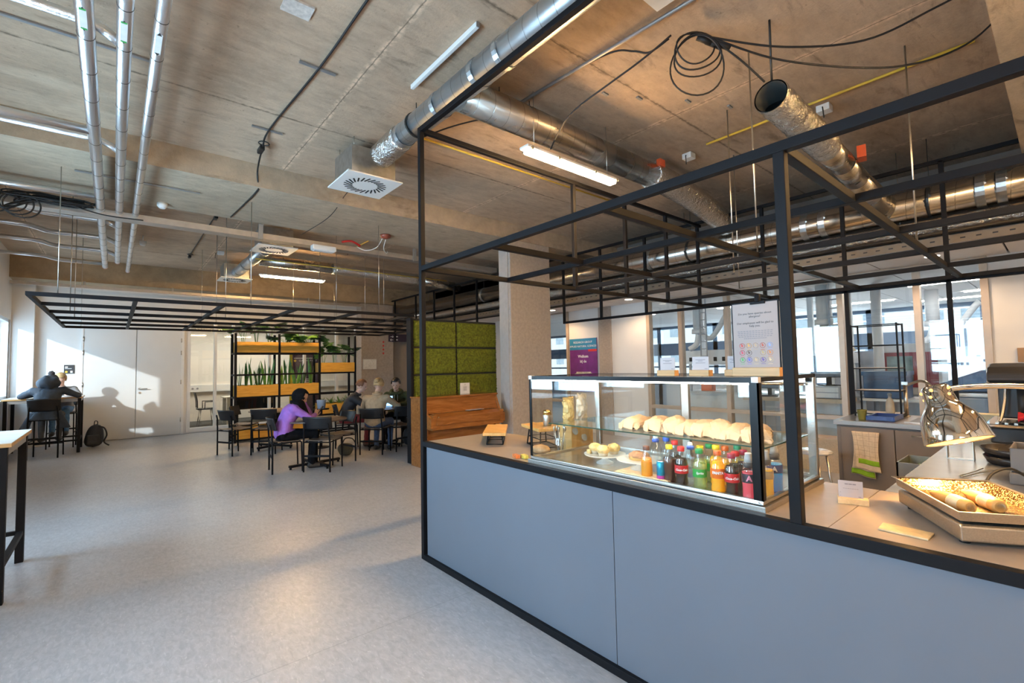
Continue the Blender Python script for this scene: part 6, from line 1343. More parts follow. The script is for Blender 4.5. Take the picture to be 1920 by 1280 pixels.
blob((2.80, 15.3, .94), (.17, .13, .15), 'bag_top', mat('grey_fabric', (.10, .10, .11), .7, 0, .15), t, .03, 6, flat=False)
t = thing('wall_socket', 'double white socket in the office cable duct', 'socket', (1.9, 16.89, .97))
for k in (0, 1): build(MB().lathe([(.03, 0), (.03, .008)], (1.8+k*.12, 16.9, .98), 16, Matrix.Rotation(R(90), 3, 'X')), 'socket_face', GREYM, t)
t = thing('roller_banner', 'dark plum banner with a yellow edge in the office, behind the shelf plants', 'poster', (3.75, 14.6, 0)); a = up(543, 662, 'Y', 14.6); c = up(593, 662, 'Y', 14.6); zt = up(560, 658, 'Y', 14.6).z+.28
build(MB().box((a.x+.08, 14.6, .15), (c.x+.1, 14.615, 2.3)), 'banner', mat('plum_print', (.05, .022, .055), .45), t); build(MB().box((a.x, 14.598, .15), (a.x+.08, 14.616, 2.3)), 'yellow_edge', mat('yellow_print', (.60, .48, .03), .45), t); build(MB().box((a.x, 14.55, 0), (c.x+.1, 14.68, .06)), 'stand', ALU, t)
zz = up(570, 676, 'Y', 14.6).z; text('CLAIM YOUR SPOT', 'lettering', LBL, t, .06, ((a.x+c.x)/2+.14, 14.597, zz), (1, 0, 0), (0, 0, 1)); build(MB().lathe([(.035, 0), (.035, .001)], (a.x+.15, 14.598, zz), 14, Matrix.Rotation(R(90), 3, 'X')), 'yellow_dot', YEL, t)
b = MB(); zz2 = up(570, 673, 'Y', 14.6).z; b.box((a.x+.12, 14.597, zz2+.02), (c.x+.02, 14.599, zz2+.035)); 
for k in range(9):
    for x in (a.x+.18, a.x+.46): b.box((x, 14.597, zz-.55-k*.045), (x+.13-.006*k*(x > a.x+.3), 14.599, zz-.53-k*.045))
build(b, 'print_bar', LBL, t)
t = thing('dark_screen', 'dark glass monitor wall behind the shelf in the office', 'screen', (3.0, 14.4, .3)); build(MB().box((2.45, 14.40, .45), (3.42, 14.43, .93)), 'panel', BG, t); build(MB().box((2.5, 14.40, 0), (2.56, 14.43, .45)).box((3.3, 14.40, 0), (3.36, 14.43, .45)), 'leg', BLK, t)
# ================================================================= people
SKIN = mat('skin', (.56, .33, .23), .5, 0, .06, 20); SKIN2 = mat('light_skin', (.62, .40, .31), .5, 0, .06, 20)
LIP = mat('lip', (.45, .17, .14), .5); EYE_ = mat('eye_dark', (.03, .02, .02), .3)
def person(label, loc, ang, P, mats, scale=1.0):
    """P: joints in local metres, facing +X.  One fused body mesh; hair and clothing added as children."""
    t = thing('person', label, 'person', (0, 0, 0))
    b = MB(); segs = []
    def cap(p, q, r0, r1, m_, n=6):
        p, q = V(p), V(q); b.tube([p.lerp(q, k/n) for k in range(n+1)], [r0+(r1-r0)*k/n for k in range(n+1)], 14); b.ball(p, r0, 12, 8); b.ball(q, r1, 12, 8); segs.append((p, q, r0, r1, m_))
    # trunk: elliptical sections along the spine
    pel, chest, nk = V(P['pelvis']), V(P['chest']), V(P['neck']); sp = catmull([pel+V((0, 0, -.10)), pel, pel.lerp(chest, .5)+V((-.02, 0, 0)), chest, nk], 5)
    dep = P.get('depth', 1); rings = []; n = len(sp)
    for k, c in enumerate(sp):
        u = k/(n-1); wd = (.15, .185, .16, .195, .065); dp = (.09, .125, .115, .125, .06); s = u*4; i = min(3, int(s)); f = s-i
        f = f*f*(3-2*f); w_ = wd[i]*(1-f)+wd[i+1]*f; d_ = (dp[i]*(1-f)+dp[i+1]*f)*dep
        tg = (sp[min(n-1, k+1)]-sp[max(0, k-1)]).normalized(); yv = V((0, 1, 0)); xv = yv.cross(tg).normalized(); rings.append([c+xv*d_*math.cos(a)+yv*w_*math.sin(a) for a in [j*2*math.pi/24 for j in range(24)]])
    vs = [p for rg in rings for p in rg]; fs = [(i*24+j, i*24+(j+1) % 24, (i+1)*24+(j+1) % 24, (i+1)*24+j) for i in range(n-1) for j in range(24)] + [tuple(range(24))[::-1], tuple(range((n-1)*24, n*24))]
    b.faces(vs, fs, True); segs.append((pel+V((0, 0, .02)), chest, .16, .19, 'top')); segs.append((chest, chest.lerp(nk, .75), .19, .09, 'top')); segs.append((pel+V((0, .08, -.10)), pel+V((0, -.08, -.10)), .12, .12, 'legs'))
    hd = V(P['head']); cap(nk, hd+V((-.01, 0, -.06)), .052, .05, 'skin')
    # head with face, in its own frame
    pt, yw = P.get('hpitch', 0), P.get('hyaw', 0); MH = Matrix.Rotation(yw, 3, 'Z') @ Matrix.Rotation(pt, 3, 'Y')
    H_ = lambda x, y, z: hd+MH @ V((x, y, z))
    b.ball(H_(-.005, 0, .025), (.098, .076, .098), 20, 14, MH); b.ball(H_(.022, 0, -.045), (.066, .058, .068), 16, 12, MH); b.ball(H_(.094, 0, -.012), (.020, .013, .022), 10, 8, MH); b.ball(H_(.086, 0, .012), (.012, .009, .025), 8, 6, MH)
    b.ball(H_(.074, 0, -.088), (.022, .026, .018), 10, 8, MH)
    for s in (-1, 1): b.ball(H_(-.005, s*.078, -.008), (.018, .010, .030), 10, 8, MH); b.ball(H_(.078, s*.034, .028), (.014, .022, .008), 8, 6, MH)
    segs.append((H_(0, 0, .04), H_(.02, 0, -.07), .10, .07, 'skin'))
    # limbs
    for s, k in ((1, 'L'), (-1, 'R')):
        sh, el, wr, hn = V(P['sh'+k]), V(P['el'+k]), V(P['wr'+k]), V(P['hand'+k])
        cap(chest.lerp(sh, .5), sh, .10, .072, 'top'); cap(sh, el, .066, .05, 'top'); cap(el, wr, .05, .034, 'top')
        # hand: palm, four curled fingers, thumb from the side
        d = (hn-wr).normalized(); upv = V(P.get('palm'+k, (0, 0, -1))); sd = d.cross(upv).normalized(); nn = sd.cross(d)
        cap(wr, wr+d*.03, .026, .028, 'skin', 3); 
        for f in range(4):
            o = sd*(.030-.020*f); p0 = wr+d*.03+o*.8; p1 = wr+d*.085+o; L = (.028, .033, .031, .024)[f]; p2 = p1+d*L+upv*.010; p3 = p2+d*L*.45+upv*.022
            cap(p0, p1, .014, .011, 'skin', 3); cap(p1, p2, .0095, .009, 'skin', 3); cap(p2, p3, .009, .008, 'skin', 3)
        q0 = wr+d*.035+sd*.026; q1 = q0+sd*.028+d*.025+upv*.012; cap(q0, q1, .013, .010, 'skin', 3); cap(q1, q1+d*.028+upv*.008, .010, .008, 'skin', 3)
        hp, kn, an, toe = V(P['hip'+k]), V(P['kn'+k]), V(P['an'+k]), V(P['toe'+k])
        cap(hp, kn, .088, .062, 'legs'); cap(kn, an, .060, .042, 'legs'); cap(an.lerp(kn, .08), an+V((0, 0, -.02)), .040, .038, 'sock')
        fd = (toe-an); fd.z = 0; fd.normalize(); hz = an.z-.045
        cap(V((an.x, an.y, hz))-fd*.03, V((an.x, an.y, hz-.005))+fd*.09, .042, .042, 'shoe', 4); cap(V((an.x, an.y, hz-.005))+fd*.09, V((an.x, an.y, hz-.012))+fd*.16, .042, .032, 'shoe', 4)
    bmesh.ops.recalc_face_normals(b.bm, faces=b.bm.faces)
    me = bpy.data.meshes.new('t'); b.bm.to_mesh(me); b.bm.free(); ob = bpy.data.objects.new('t', me); COL.objects.link(ob)
    md = ob.modifiers.new('r', 'REMESH'); md.mode = 'VOXEL'; md.voxel_size = .0075; md.adaptivity = 0; md.use_smooth_shade = True
    sm = ob.modifiers.new('s', 'SMOOTH'); sm.factor = .5; sm.iterations = 4
    dg = bpy.context.evaluated_depsgraph_get(); m2 = bpy.data.meshes.new_from_object(ob.evaluated_get(dg)); bpy.data.objects.remove(ob); m2.name = 'body'
    order = ['skin', 'top', 'legs', 'sock', 'shoe', 'lip', 'eye']; m2.materials.clear()
    allm = dict(mats); allm.setdefault('lip', LIP); allm.setdefault('eye', EYE_); allm.setdefault('sock', allm['legs'])
    for o in order: m2.materials.append(allm[o])
    feats = [(H_(.088, .033, .012), .011, 'eye'), (H_(.088, -.033, .012), .011, 'eye')] + [(H_(.088, y, -.058), .009, 'lip') for y in (-.018, -.009, 0, .009, .018)]
    import numpy as np
    npol = len(m2.polygons); cen = np.empty(npol*3); m2.polygons.foreach_get('center', cen); cen = cen.reshape(-1, 3)
    best = np.full(npol, 9.0); idx = np.zeros(npol, int)
    for (a, e, r0, r1, m_) in segs:
        A0 = np.array(a); ae = np.array(e)-A0; u = np.clip((cen-A0) @ ae/max(1e-9, ae @ ae), 0, 1); dd = np.linalg.norm(cen-(A0+u[:, None]*ae), axis=1)-(r0+(r1-r0)*u)
        k_ = dd < best; best[k_] = dd[k_]; idx[k_] = order.index(m_)
    for (a, r, m_) in feats: idx[np.linalg.norm(cen-np.array(a), axis=1) < r] = order.index(m_)
    m2.polygons.foreach_set('material_index', idx.astype(np.int32)); m2.polygons.foreach_set('use_smooth', np.ones(npol, bool))
    bo = bpy.data.objects.new('body', m2); COL.objects.link(bo); bo.parent = t
    # fold the cloth a little
    nrm = [v.normal.copy() for v in m2.vertices]; cos_ = [v.co.copy() for v in m2.vertices]
    for i_, c in enumerate(cos_):
        if c.z > .1 and (c-hd).length > .16: cos_[i_] = c+nrm[i_]*mnoise.noise(c*14)*.006
    m2.vertices.foreach_set('co', [x for c in cos_ for x in c]); m2.update()
    return t, H_, MH
def finish(t, loc, ang): t.location = loc; t.rotation_euler = (0, 0, ang)
def hair(t, H_, MH, mt, back=1, low=-.03, front=.045, puff=.012, name='hair'):
    b = MB(); b.ball((0, 0, 0), (.100+puff, .078+puff, .100+puff), 26, 18)
    bm = b.bm; dl = [v for v in bm.verts if (v.co.x > front and v.co.z < .055) or v.co.z < low-.02*(v.co.x < 0)*back]
    bmesh.ops.delete(bm, geom=dl, context='VERTS')
    for v in bm.verts:
        v.co *= 1+.05*mnoise.noise(v.co*45); v.co = H_(*(v.co+V((-.007, 0, .028))))
    return build(b, name, mt, t, solid=.010)
def seated(lean=.25, seat=.46, sw=.185, armL=None, armR=None, spread=.10, foot=.30, kz=None):
    pz = seat+.10; ch = V((.33*math.sin(lean)-.04, 0, pz+.33*math.cos(lean))); nk = ch+V((.16*math.sin(lean+.15), 0, .16*math.cos(lean+.1))); hd = nk+V((.05+.10*math.sin(lean), 0, .145))
    kz = kz or seat+.06
    P = dict(pelvis=(-.04, 0, pz), chest=tuple(ch), neck=tuple(nk), head=tuple(hd))
    for s, k in ((1, 'L'), (-1, 'R')):
        sh = ch+V((.02, s*sw, .07)); P['sh'+k] = tuple(sh); P['hip'+k] = (0, s*.085, pz-.04); P['kn'+k] = (.40, s*spread, kz); P['an'+k] = (foot+.06, s*spread, .085); P['toe'+k] = (foot+.25, s*spread, .03)
        P['el'+k] = tuple(sh+V((.12, s*.06, -.26))); P['wr'+k] = tuple(sh+V((.33, -s*.03, -.27))); P['hand'+k] = tuple(sh+V((.42, -s*.05, -.28)))
    return P
HB = mat('brown_hair', (.12, .055, .025), .5, 0, .3, 40, .4, 90); HBL = mat('blond_hair', (.48, .32, .15), .5, 0, .3, 40, .4, 90); HDK = mat('dark_hair', (.018, .013, .012), .5, 0, .3, 40, .4, 90); HGIN = mat('red_brown_hair', (.20, .08, .035), .5, 0, .3, 40, .4, 90)
SHOE = mat('black_shoe', (.02, .02, .022), .5)
# --- person in purple, phone in hand, forehead on the other hand
P = seated(.36, .46, .165, spread=.07); P['elR'] = (.31, -.20, .73+.02); P['wrR'] = (.40, -.02, .79); P['handR'] = (.47, .03, .83); P['palmR'] = (0, 1, 0)
P['elL'] = (.38, .20, .755); P['wrL'] = (.27, .09, .97); P['handL'] = (.22, .05, 1.05); P['palmL'] = (-1, -.2, 0); P['head'] = (.20, .0, 1.075); P['neck'] = (.12, 0, .97); P['chest'] = (.07, 0, .86); P['hpitch'] = .55
P['shR'] = (.09, -.165, .91); P['shL'] = (.10, .165, .91); P['hyaw'] = -.25
PUR = mat('purple_sweater', (.34, .15, .58), .85, 0, .12, 18, .4, 160); BLKF = mat('black_fabric', (.007, .007, .009), .9, 0, .25, 25, .3, 80, spec=.12)
t, H_, MH = person('seated person in a purple sweater and black headscarf looking at a phone', None, 0, P, dict(skin=SKIN, top=PUR, legs=BLKF, shoe=SHOE, sock=BLKF))
b = MB(); b.ball((0, 0, 0), (.118, .098, .118), 28, 20); bmesh.ops.delete(b.bm, geom=[v for v in b.bm.verts if v.co.x > .05 and v.co.z < .072 and abs(v.co.y) < .075], context='VERTS')
for v in b.bm.verts: v.co *= 1+.03*mnoise.noise(v.co*30); v.co = H_(*(v.co+V((-.008, 0, .012))))
build(b, 'headscarf', BLKF, t, solid=.012)
b = MB()
def f(u, v):
    a = u*2*math.pi; r = .085+.085*v+.012*math.sin(a*5+v*4)*v; return V((.13+.09*math.cos(a)*(1+.5*v)+.02+.05*v, .0+r*math.sin(a)*1.05, 1.03-.20*v-(.06 if math.cos(a) > 0 else -.03)*v))
b.sheet(f, 32, 10); build(b, 'scarf_drape', BLKF, t, solid=.01)
finish(t, (1.98, 7.62, 0), A_(1, -.12))
ph = thing('phone', 'black phone held by the person in purple', 'phone', (0, 0, 0)); build(MB().obox((.49, .035, .855), (.012, .075, .15), Matrix.Rotation(R(35), 3, 'Y')), 'phone_body', BG, ph, bevel=.004)
finish(ph, (1.98, 7.62, 0), A_(1, -.12))
# --- person in beige, back to the camera
P = seated(.22, .46, .19, spread=.13); P['elL'] = (.24, .32, .80); P['wrL'] = (.45, .22, .77); P['handL'] = (.54, .19, .765); P['elR'] = (.22, -.34, .80); P['wrR'] = (.46, -.22, .77); P['handR'] = (.55, -.2, .765); P['hpitch'] = .3
BEI = mat('beige_sweater', (.42, .31, .20), .9, 0, .15, 22, .4, 180); JEAN = mat('blue_jeans', (.06, .10, .20), .85, 0, .25, 30, .3, 160)
t, H_, MH = person('person in a beige sweater and jeans with a hair bun, back to the camera', None, 0, P, dict(skin=SKIN2, top=BEI, legs=JEAN, shoe=SHOE, sock=JEAN))
hair(t, H_, MH, HBL, 1, -.05, .055); b = MB(); b.ball(H_(-.115, 0, .055), (.045, .05, .045), 16, 10)
for v in b.bm.verts: v.co += V((1, 1, 1))*mnoise.noise(v.co*40)*.008
build(b, 'hair_bun', HBL, t); nk = V(P['neck']); b = MB(); b.tube([nk+V((.068*math.cos(a), .072*math.sin(a), .0+.01*math.cos(a))) for a in [k*2*math.pi/24 for k in range(24)]], .022, 10, closed=True); build(b, 'collar', BEI, t)
finish(t, (3.56, 8.0, 0), A_(.72, .7))
# --- person in a dark jacket, left of the laptop table
P = seated(.42, .46, .19, spread=.14); P['elL'] = (.36, .28, .76); P['wrL'] = (.44, .08, .775); P['handL'] = (.50, -.0, .775); P['elR'] = (.36, -.30, .76); P['wrR'] = (.46, -.1, .775); P['handR'] = (.54, -.04, .775); P['hpitch'] = .35; P['hyaw'] = -.15
NAV = mat('dark_jacket', (.016, .016, .022), .7, 0, .25, 20, .3, 60); MRT = mat('maroon_trousers', (.22, .03, .035), .85, 0, .2, 30)
t, H_, MH = person('seated person in a dark jacket and maroon trousers with short red brown hair', None, 0, P, dict(skin=SKIN2, top=NAV, legs=MRT, shoe=mat('brown_shoe', (.12, .06, .04), .5), sock=MRT))
hair(t, H_, MH, HGIN, 1, -.02, .05, .008); nk = V(P['neck']); b = MB(); b.tube([nk+V((-.01+.075*math.cos(a), .08*math.sin(a), -.02)) for a in [k*2*math.pi/24 for k in range(24)]], .026, 10, closed=True); build(b, 'jacket_collar', NAV, t)
finish(t, (3.45, 9.06, 0), A_(.93, -.35))
# --- person in the olive hoodie
P = seated(.40, .46, .19, spread=.15); P['elL'] = (.34, .33, .77); P['wrL'] = (.46, .10, .775); P['handL'] = (.50, .01, .775); P['elR'] = (.36, -.32, .77); P['wrR'] = (.47, -.08, .775); P['handR'] = (.50, .0, .785); P['hpitch'] = .3; P['hyaw'] = -.1
OLV = mat('olive_hoodie', (.055, .062, .022), .9, 0, .2, 22, .4, 150)
t, H_, MH = person('seated person in an olive hoodie with dark hair, leaning on the laptop table', None, 0, P, dict(skin=SKIN2, top=OLV, legs=BLKF, shoe=SHOE, sock=mat('grey_sock', (.30, .30, .30), .9)))
hair(t, H_, MH, HDK, 1, -.015, .06, .016); nk = V(P['neck']); b = MB(); b.tube([nk+V((-.02+.10*math.cos(a), .10*math.sin(a), -.01-.03*math.cos(a))) for a in [k*2*math.pi/24 for k in range(24)]], [.03+.018*(math.cos(k*2*math.pi/24) < 0) for k in range(24)], 10, closed=True); build(b, 'hood', OLV, t)
b = MB()
for s in (-1, 1): b.tube([nk+V((.085, s*.03, -.04)), nk+V((.14, s*.035, -.18))], .004, 6)
build(b, 'drawstring', WHITEP, t)
finish(t, (4.52, 9.10, 0), A_(-.5, -.86))
# --- person in the dark parka at the far high table, back to the camera
P = seated(.32, .71, .20, spread=.12, kz=.74); P['head'] = (P['head'][0]+.06, 0, P['head'][2]-.07); P['elL'] = (.16, .38, 1.10); P['wrL'] = (.33, .25, 1.11); P['handL'] = (.41, .19, 1.11); P['elR'] = (.14, -.40, 1.09); P['wrR'] = (.34, -.30, 1.11); P['handR'] = (.43, -.27, 1.11); P['hpitch'] = .7
for k, s in (('L', 1), ('R', -1)): P['an'+k] = (.26, s*.12, .34); P['toe'+k] = (.44, s*.12, .30); P['kn'+k] = (.36, s*.13, .74)
PARK = mat('blue_grey_parka', (.035, .05, .075), .75, 0, .2, 16, .4, 60); GRJ = mat('grey_trousers', (.06, .065, .075), .85, 0, .2, 30)
t, H_, MH = person('person in a dark blue parka and bobble hat at the far high table', None, 0, P, dict(skin=SKIN2, top=PARK, legs=GRJ, shoe=SHOE, sock=GRJ))
b = MB(); b.ball(H_(-.02, 0, .03), (.118, .10, .118), 24, 16, MH); bmesh.ops.delete(b.bm, geom=[v for v in b.bm.verts if (MH.transposed() @ (v.co-V(P['head']))).x > .05 and (MH.transposed() @ (v.co-V(P['head']))).z < .04], context='VERTS'); build(b, 'knitted_hat', mat('dark_grey_knit', (.04, .045, .055), .95, 0, .3, 60, .8, 90), t, solid=.008)
hp = V(P['head'])+V((-.02, 0, .165)); b = MB(); b.ball(hp, .045, 20, 14)
for v in b.bm.verts: v.co += (v.co-hp).normalized()*mnoise.noise(v.co*120)*.014
build(b, 'bobble', mat('grey_bobble', (.06, .06, .07), .95, 0, .5, 80, .8, 100), t)
nk = V(P['neck']); b = MB(); b.ball((0, 0, 0), (.145, .165, .125), 28, 18)
for v in b.bm.verts:
    c = v.co.copy(); v.co = nk+V((-.045, 0, .07))+c*(1+.10*mnoise.noise(c*9))+V((0, 0, .018*math.sin(c.y*38)*(c.x < .02)))
build(b, 'hood', PARK, t)
b = MB()
def f(u, v):
    a = math.pi*(.5+u); r = .20+.07*v; fl = .02*math.sin(u*22)*v; return V((-.04+(r*.72+fl)*math.cos(a)*.9, (r+.05*v+fl)*math.sin(a), .82-.30*v*(1 if abs(u-.5) > .22 else .45)))
b.sheet(f, 36, 12); build(b, 'parka_skirt', PARK, t, solid=.02)
finish(t, (-.92, 12.02, 0), A_(.12, .99))
# --- the second person on the far side of that table
P = seated(.45, .71, .18, spread=.10, kz=.76); P['hpitch'] = .5
for k, s in (('L', 1), ('R', -1)): P['an'+k] = (.30, s*.10, .36); P['toe'+k] = (.48, s*.10, .32); P['el'+k] = (.20, s*.28, 1.05); P['wr'+k] = (.30, s*.16, 1.10); P['hand'+k] = (.36, s*.12, 1.10)
t, H_, MH = person('person with blond hair and jeans hidden behind the person in the parka', None, 0, P, dict(skin=SKIN2, top=mat('grey_top', (.25, .26, .28), .85), legs=mat('bright_jeans', (.08, .20, .42), .85, 0, .2, 30), shoe=SHOE, sock=SHOE))
hair(t, H_, MH, HBL, 1, -.06, .05, .012); finish(t, (-.80, 13.40, 0), A_(-.05, -1))
t2 = chair((-.80, 13.42, 0), A_(-.05, -1), 'high black chair on the far side of the far high table', .70, (.84, 1.06), 'high black chairs', 'high_chair', True)
# ================================================================= laboratory behind the glass
POST = mat('poster_purple', (.17, .015, .20), .4, 0, .3, 5); POSB = mat('poster_blue', (.02, .23, .45), .4, 0, .05)
a = up(1068.5, 637, 'X', 7.985); c = up(1119.5, 706, 'X', 7.985); yA, yB = a.y, up(1119.5, 660, 'X', 7.985).y; zT = a.z+.01; zB = zT-1.18
t = thing('welcome_poster', 'purple and blue poster on the white wall behind the display case', 'poster', (7.985, (yA+yB)/2, zB))
build(MB().box((7.975, yB, zB), (7.995, yA, zT)), 'sheet', POST, t); W_ = yA-yB; ym = (yA+yB)/2
build(MB().box((7.972, yB, zT-.25), (7.976, yA, zT)), 'blue_header', POSB, t); build(MB().box((7.970, yB, zT-.295), (7.976, yB+W_*.3, zT-.245)), 'red_flash', REDC, t)
PT = mat('poster_white_print', (.82, .80, .84), .5)
text('RESEARCH GROUP', 'lettering', PT, t, .065, (7.971, ym, zT-.085), (0, -1, 0), (0, 0, 1)); text('APPLIED NATURAL SCIENCES', 'lettering', PT, t, .060, (7.971, ym, zT-.175), (0, -1, 0), (0, 0, 1))
text('Welkom', 'lettering', PT, t, .085, (7.974, ym, zT-.40), (0, -1, 0), (0, 0, 1), bold=.002); text('bij de', 'lettering', PT, t, .085, (7.974, ym, zT-.51), (0, -1, 0), (0, 0, 1), bold=.002)
b = MB().box((7.972, ym-W_*.28, zT-.95), (7.9745, ym+W_*.26, zT-.74)); 
for k in range(5): b.obox((7.972, ym+W_*(.24-.12*k), zT-.78-.03*(k % 2)), (.004, W_*.14, .03), Matrix.Rotation(.3*(k % 3-1), 3, 'X'))
build(b, 'cream_graphic', mat('cream_print', (.52, .45, .36), .5, 0, .4, 20), t); build(MB().box((7.9715, ym-W_*.2, zT-.87), (7.973, ym+W_*.16, zT-.80)), 'dark_graphic', mat('brown_print', (.12, .08, .07), .5, 0, .5, 30), t)
LWH = mat('lab_white', (.78, .80, .84), .4, 0, .03); LGR = mat('lab_grey', (.42, .45, .52), .45, 0, .05); LBG = mat('lab_worktop', (.55, .58, .62), .35)
CRM = mat('cream_plastic', (.66, .58, .42), .4)
def island(x, y0, y1, label, shelf=True):
    t = thing('lab_bench', label, 'lab bench', (x, (y0+y1)/2, 0), 'laboratory benches'); build(MB().box((x-.4, y0, .86), (x+.4, y1, .90)), 'worktop', LBG, t); build(MB().box((x-.36, y0+.04, 0), (x+.36, y1-.04, .86)), 'base_unit', LWH, t)
    if shelf:
        build(MB().box((x-.04, y0+.2, 1.42), (x+.26, y1-.2, 1.60)), 'service_duct', LWH, t); b = MB()
        for y in (y0+.25, (y0+y1)/2, y1-.25): b.box((x+.05, y-.04, .90), (x+.12, y+.04, 2.695))
        build(b, 'service_column', LWH, t)
island(9.4, 3.4, 5.2, 'laboratory bench behind the left glass panes'); island(10.6, .6, 2.6, 'laboratory bench behind the wire rack', False); island(12.4, 4.0, 7.5, 'laboratory bench near the far windows', False); island(9.4, 7.3, 8.6, 'laboratory bench behind the narrow pane left of the poster')
island(9.4, 2.12, 3.2, 'laboratory bench behind the allergen board')
def arm(x, y, z, label, mt, k=0):
    t = thing('extraction_arm', label, 'extraction arm', (x, y, z), 'fume extraction arms in the laboratory')
    build(MB().cyl((x, y, 2.70), (x, y, 2.1), .10, 18).cyl((x, y, 2.14), (x, y, 2.05), .13, 18), 'ceiling_tube', LWH, t)
    if k: build(MB().tube(catmull([(x, y, 2.1), (x, y-.25, 1.95), (x, y-.55, 2.35), (x, y-.62, 2.42)], 6), .05, 12), 'upper_arm', mt, t); build(MB().tube(catmull([(x, y, 2.08), (x, y+.05, 1.85), (x, y+.2, 1.75)], 6), .055, 12), 'lower_arm', mt, t)
    else: build(MB().tube(catmull([(x, y, 2.1), (x, y, 1.9), (x, y-.08, 1.98), (x, y-.22, 1.98), (x, y-.26, 1.82), (x, y-.26, 1.76)], 6), .055, 12), 'lower_arm', mt, t); build(MB().lathe([(.16, 1.62), (.15, 1.63), (.06, 1.76)], (x, y-.26, 0), 22, cap=False), 'hood', mt, t, solid=.006)
    build(MB().ball((x, y, 2.08), .07, 12, 8), 'joint', LGR, t)
arm(8.9, 4.75, 1.7, 'white extraction arm behind the leftmost wide pane', LWH, 1); arm(9.6, 4.15, 1.7, 'white extraction arm behind the second wide pane', LWH, 1); arm(8.8, 2.55, 1.6, 'cream extraction arm with a flared hood left of the wire rack', CRM)
arm(9.5, 8.0, 1.7, 'white extraction arm behind the narrow pane left of the poster', LWH, 1); arm(11.2, 1.55, 1.7, 'white extraction arm above the red fronted cabinet', LWH, 1)
def ladder(x, y, label):
    t = thing('cable_ladder', label, 'cable ladder', (x, y, .9), 'vertical cable ladders'); b = MB()
    for s in (-.06, .06): b.box((x-.012, y+s-.01, 1.35), (x+.012, y+s+.01, 2.70))
    build(b, 'side_rail', LGR, t); b = MB()
    for k in range(9): b.box((x-.008, y-.06, 1.45+.14*k), (x+.008, y+.06, 1.47+.14*k))
    build(b, 'rung', LGR, t)
ladder(8.7, 4.55, 'vertical cable ladder behind the bronze mullion, left'); ladder(8.7, 2.38, 'vertical cable ladder left of the wire rack')
def monitor(x, y, z, label, ang=0):
    t = thing('monitor', label, 'monitor', (0, 0, 0), 'computer monitors in the laboratory'); build(MB().box((-.02, -.25, .12), (.02, .25, .46)), 'housing', mat('monitor_black', (.05, .06, .08), .4), t, bevel=.005); build(MB().box((-.024, -.235, .135), (-.0205, .235, .445)), 'screen', mat('monitor_screen', (.16, .22, .32), .2), t); build(MB().box((-.02, -.03, .01), (.02, .03, .2)).box((-.1, -.12, 0), (.1, .12, .012)), 'stand', BLK, t)
    t.location = (x, y, z); t.rotation_euler = (0, 0, ang)
monitor(8.35, 3.25, .905, 'dark monitor behind the pane left of the allergen board', .3); monitor(8.45, 2.42, .905+.0, 'tilted monitor on the drawer boxes right of the counter post', .75); monitor(9.5, 7.75, .905, 'dark monitor behind the narrow pane left of the poster', .2)
t = thing('sill_desk', 'pale desk directly behind the glass right of the counter post', 'table', (8.45, 2.6, 0)); build(MB().box((8.14, 2.15, .84), (8.75, 3.6, .90)), 'desktop', wood('ash_desk', (.60, .46, .32), (.68, .54, .40)), t)
for x in (8.2, 8.7):
    for y in (2.2, 3.5): build(MB().box((x-.02, y-.02, 0), (x+.02, y+.02, .84)), 'leg', LGR, t)
t = thing('drawer_box', 'grey drawer box with two drawers on the desk behind the glass', 'box', (8.4, 2.42, .90)); build(MB().box((8.22, 2.22, .901), (8.3, 2.24, .905)), 'foot', BLK, t)
for o in bpy.data.objects:
    if o.name.startswith('monitor') and o.get('label', '').startswith('tilted monitor'): o.location.z = 1.09
build(MB().box((8.22, 2.22, .905), (8.62, 2.64, 1.088)), 'cabinet', LGR, t, bevel=.006); build(MB().box((8.21, 2.24, .92), (8.222, 2.62, .985)).box((8.21, 2.24, 1.0), (8.222, 2.62, 1.07)), 'drawer', LWH, t)
t = thing('lab_cabinet', 'tall grey cabinet behind the pane right of the counter post', 'cabinet', (9.4, 2.35, 0)); build(MB().box((9.85, 2.05, 0), (10.2, 2.75, 1.62)), 'body', LGR, t, bevel=.006); build(MB().box((9.84, 2.06, .1), (9.851, 2.395, 1.6)).box((9.84, 2.405, .1), (9.851, 2.74, 1.6)), 'door', mat('lab_cabinet_door', (.46, .47, .52), .45), t)
t = thing('red_fronted_cabinet', 'white cabinet with a dark red front and a window, behind the wire rack', 'cabinet', (9.9, 1.6, 0)); build(MB().box((9.75, 1.28, .905), (10.3, 2.12, 1.72)), 'body', LWH, t, bevel=.01); build(MB().box((9.74, 1.32, 1.02), (9.752, 2.08, 1.58)), 'red_front', mat('dark_red_panel', (.28, .03, .05), .35, 0, .2, 6), t); build(MB().box((9.735, 1.62, 1.06), (9.741, 1.95, 1.52)), 'window', mat('cabinet_glass', (.28, .38, .38), .15, 0, .4, 6), t)
t = thing('blue_crate', 'large dark blue crate behind the wire rack', 'crate', (9.2, 1.6, .6)); build(MB().box((8.6, 1.52, .905), (9.05, 2.02, 1.28)), 'crate_body', mat('navy_plastic', (.02, .06, .17), .3, 0, .2), t, bevel=.01); build(MB().box((8.58, 1.5, 1.24), (9.07, 2.04, 1.30)), 'rim', mat('navy_rim', (.03, .08, .20), .3), t)
t = thing('crate_table', 'white table carrying the blue crate in the laboratory', 'table', (8.85, 1.65, 0)); build(MB().box((8.5, 1.2, .87), (9.3, 2.05, .903)), 'tabletop', LWH, t)
for x in (8.55, 9.25):
    for y in (1.25, 2.0): build(MB().box((x-.02, y-.02, 0), (x+.02, y+.02, .87)), 'leg', LGR, t)
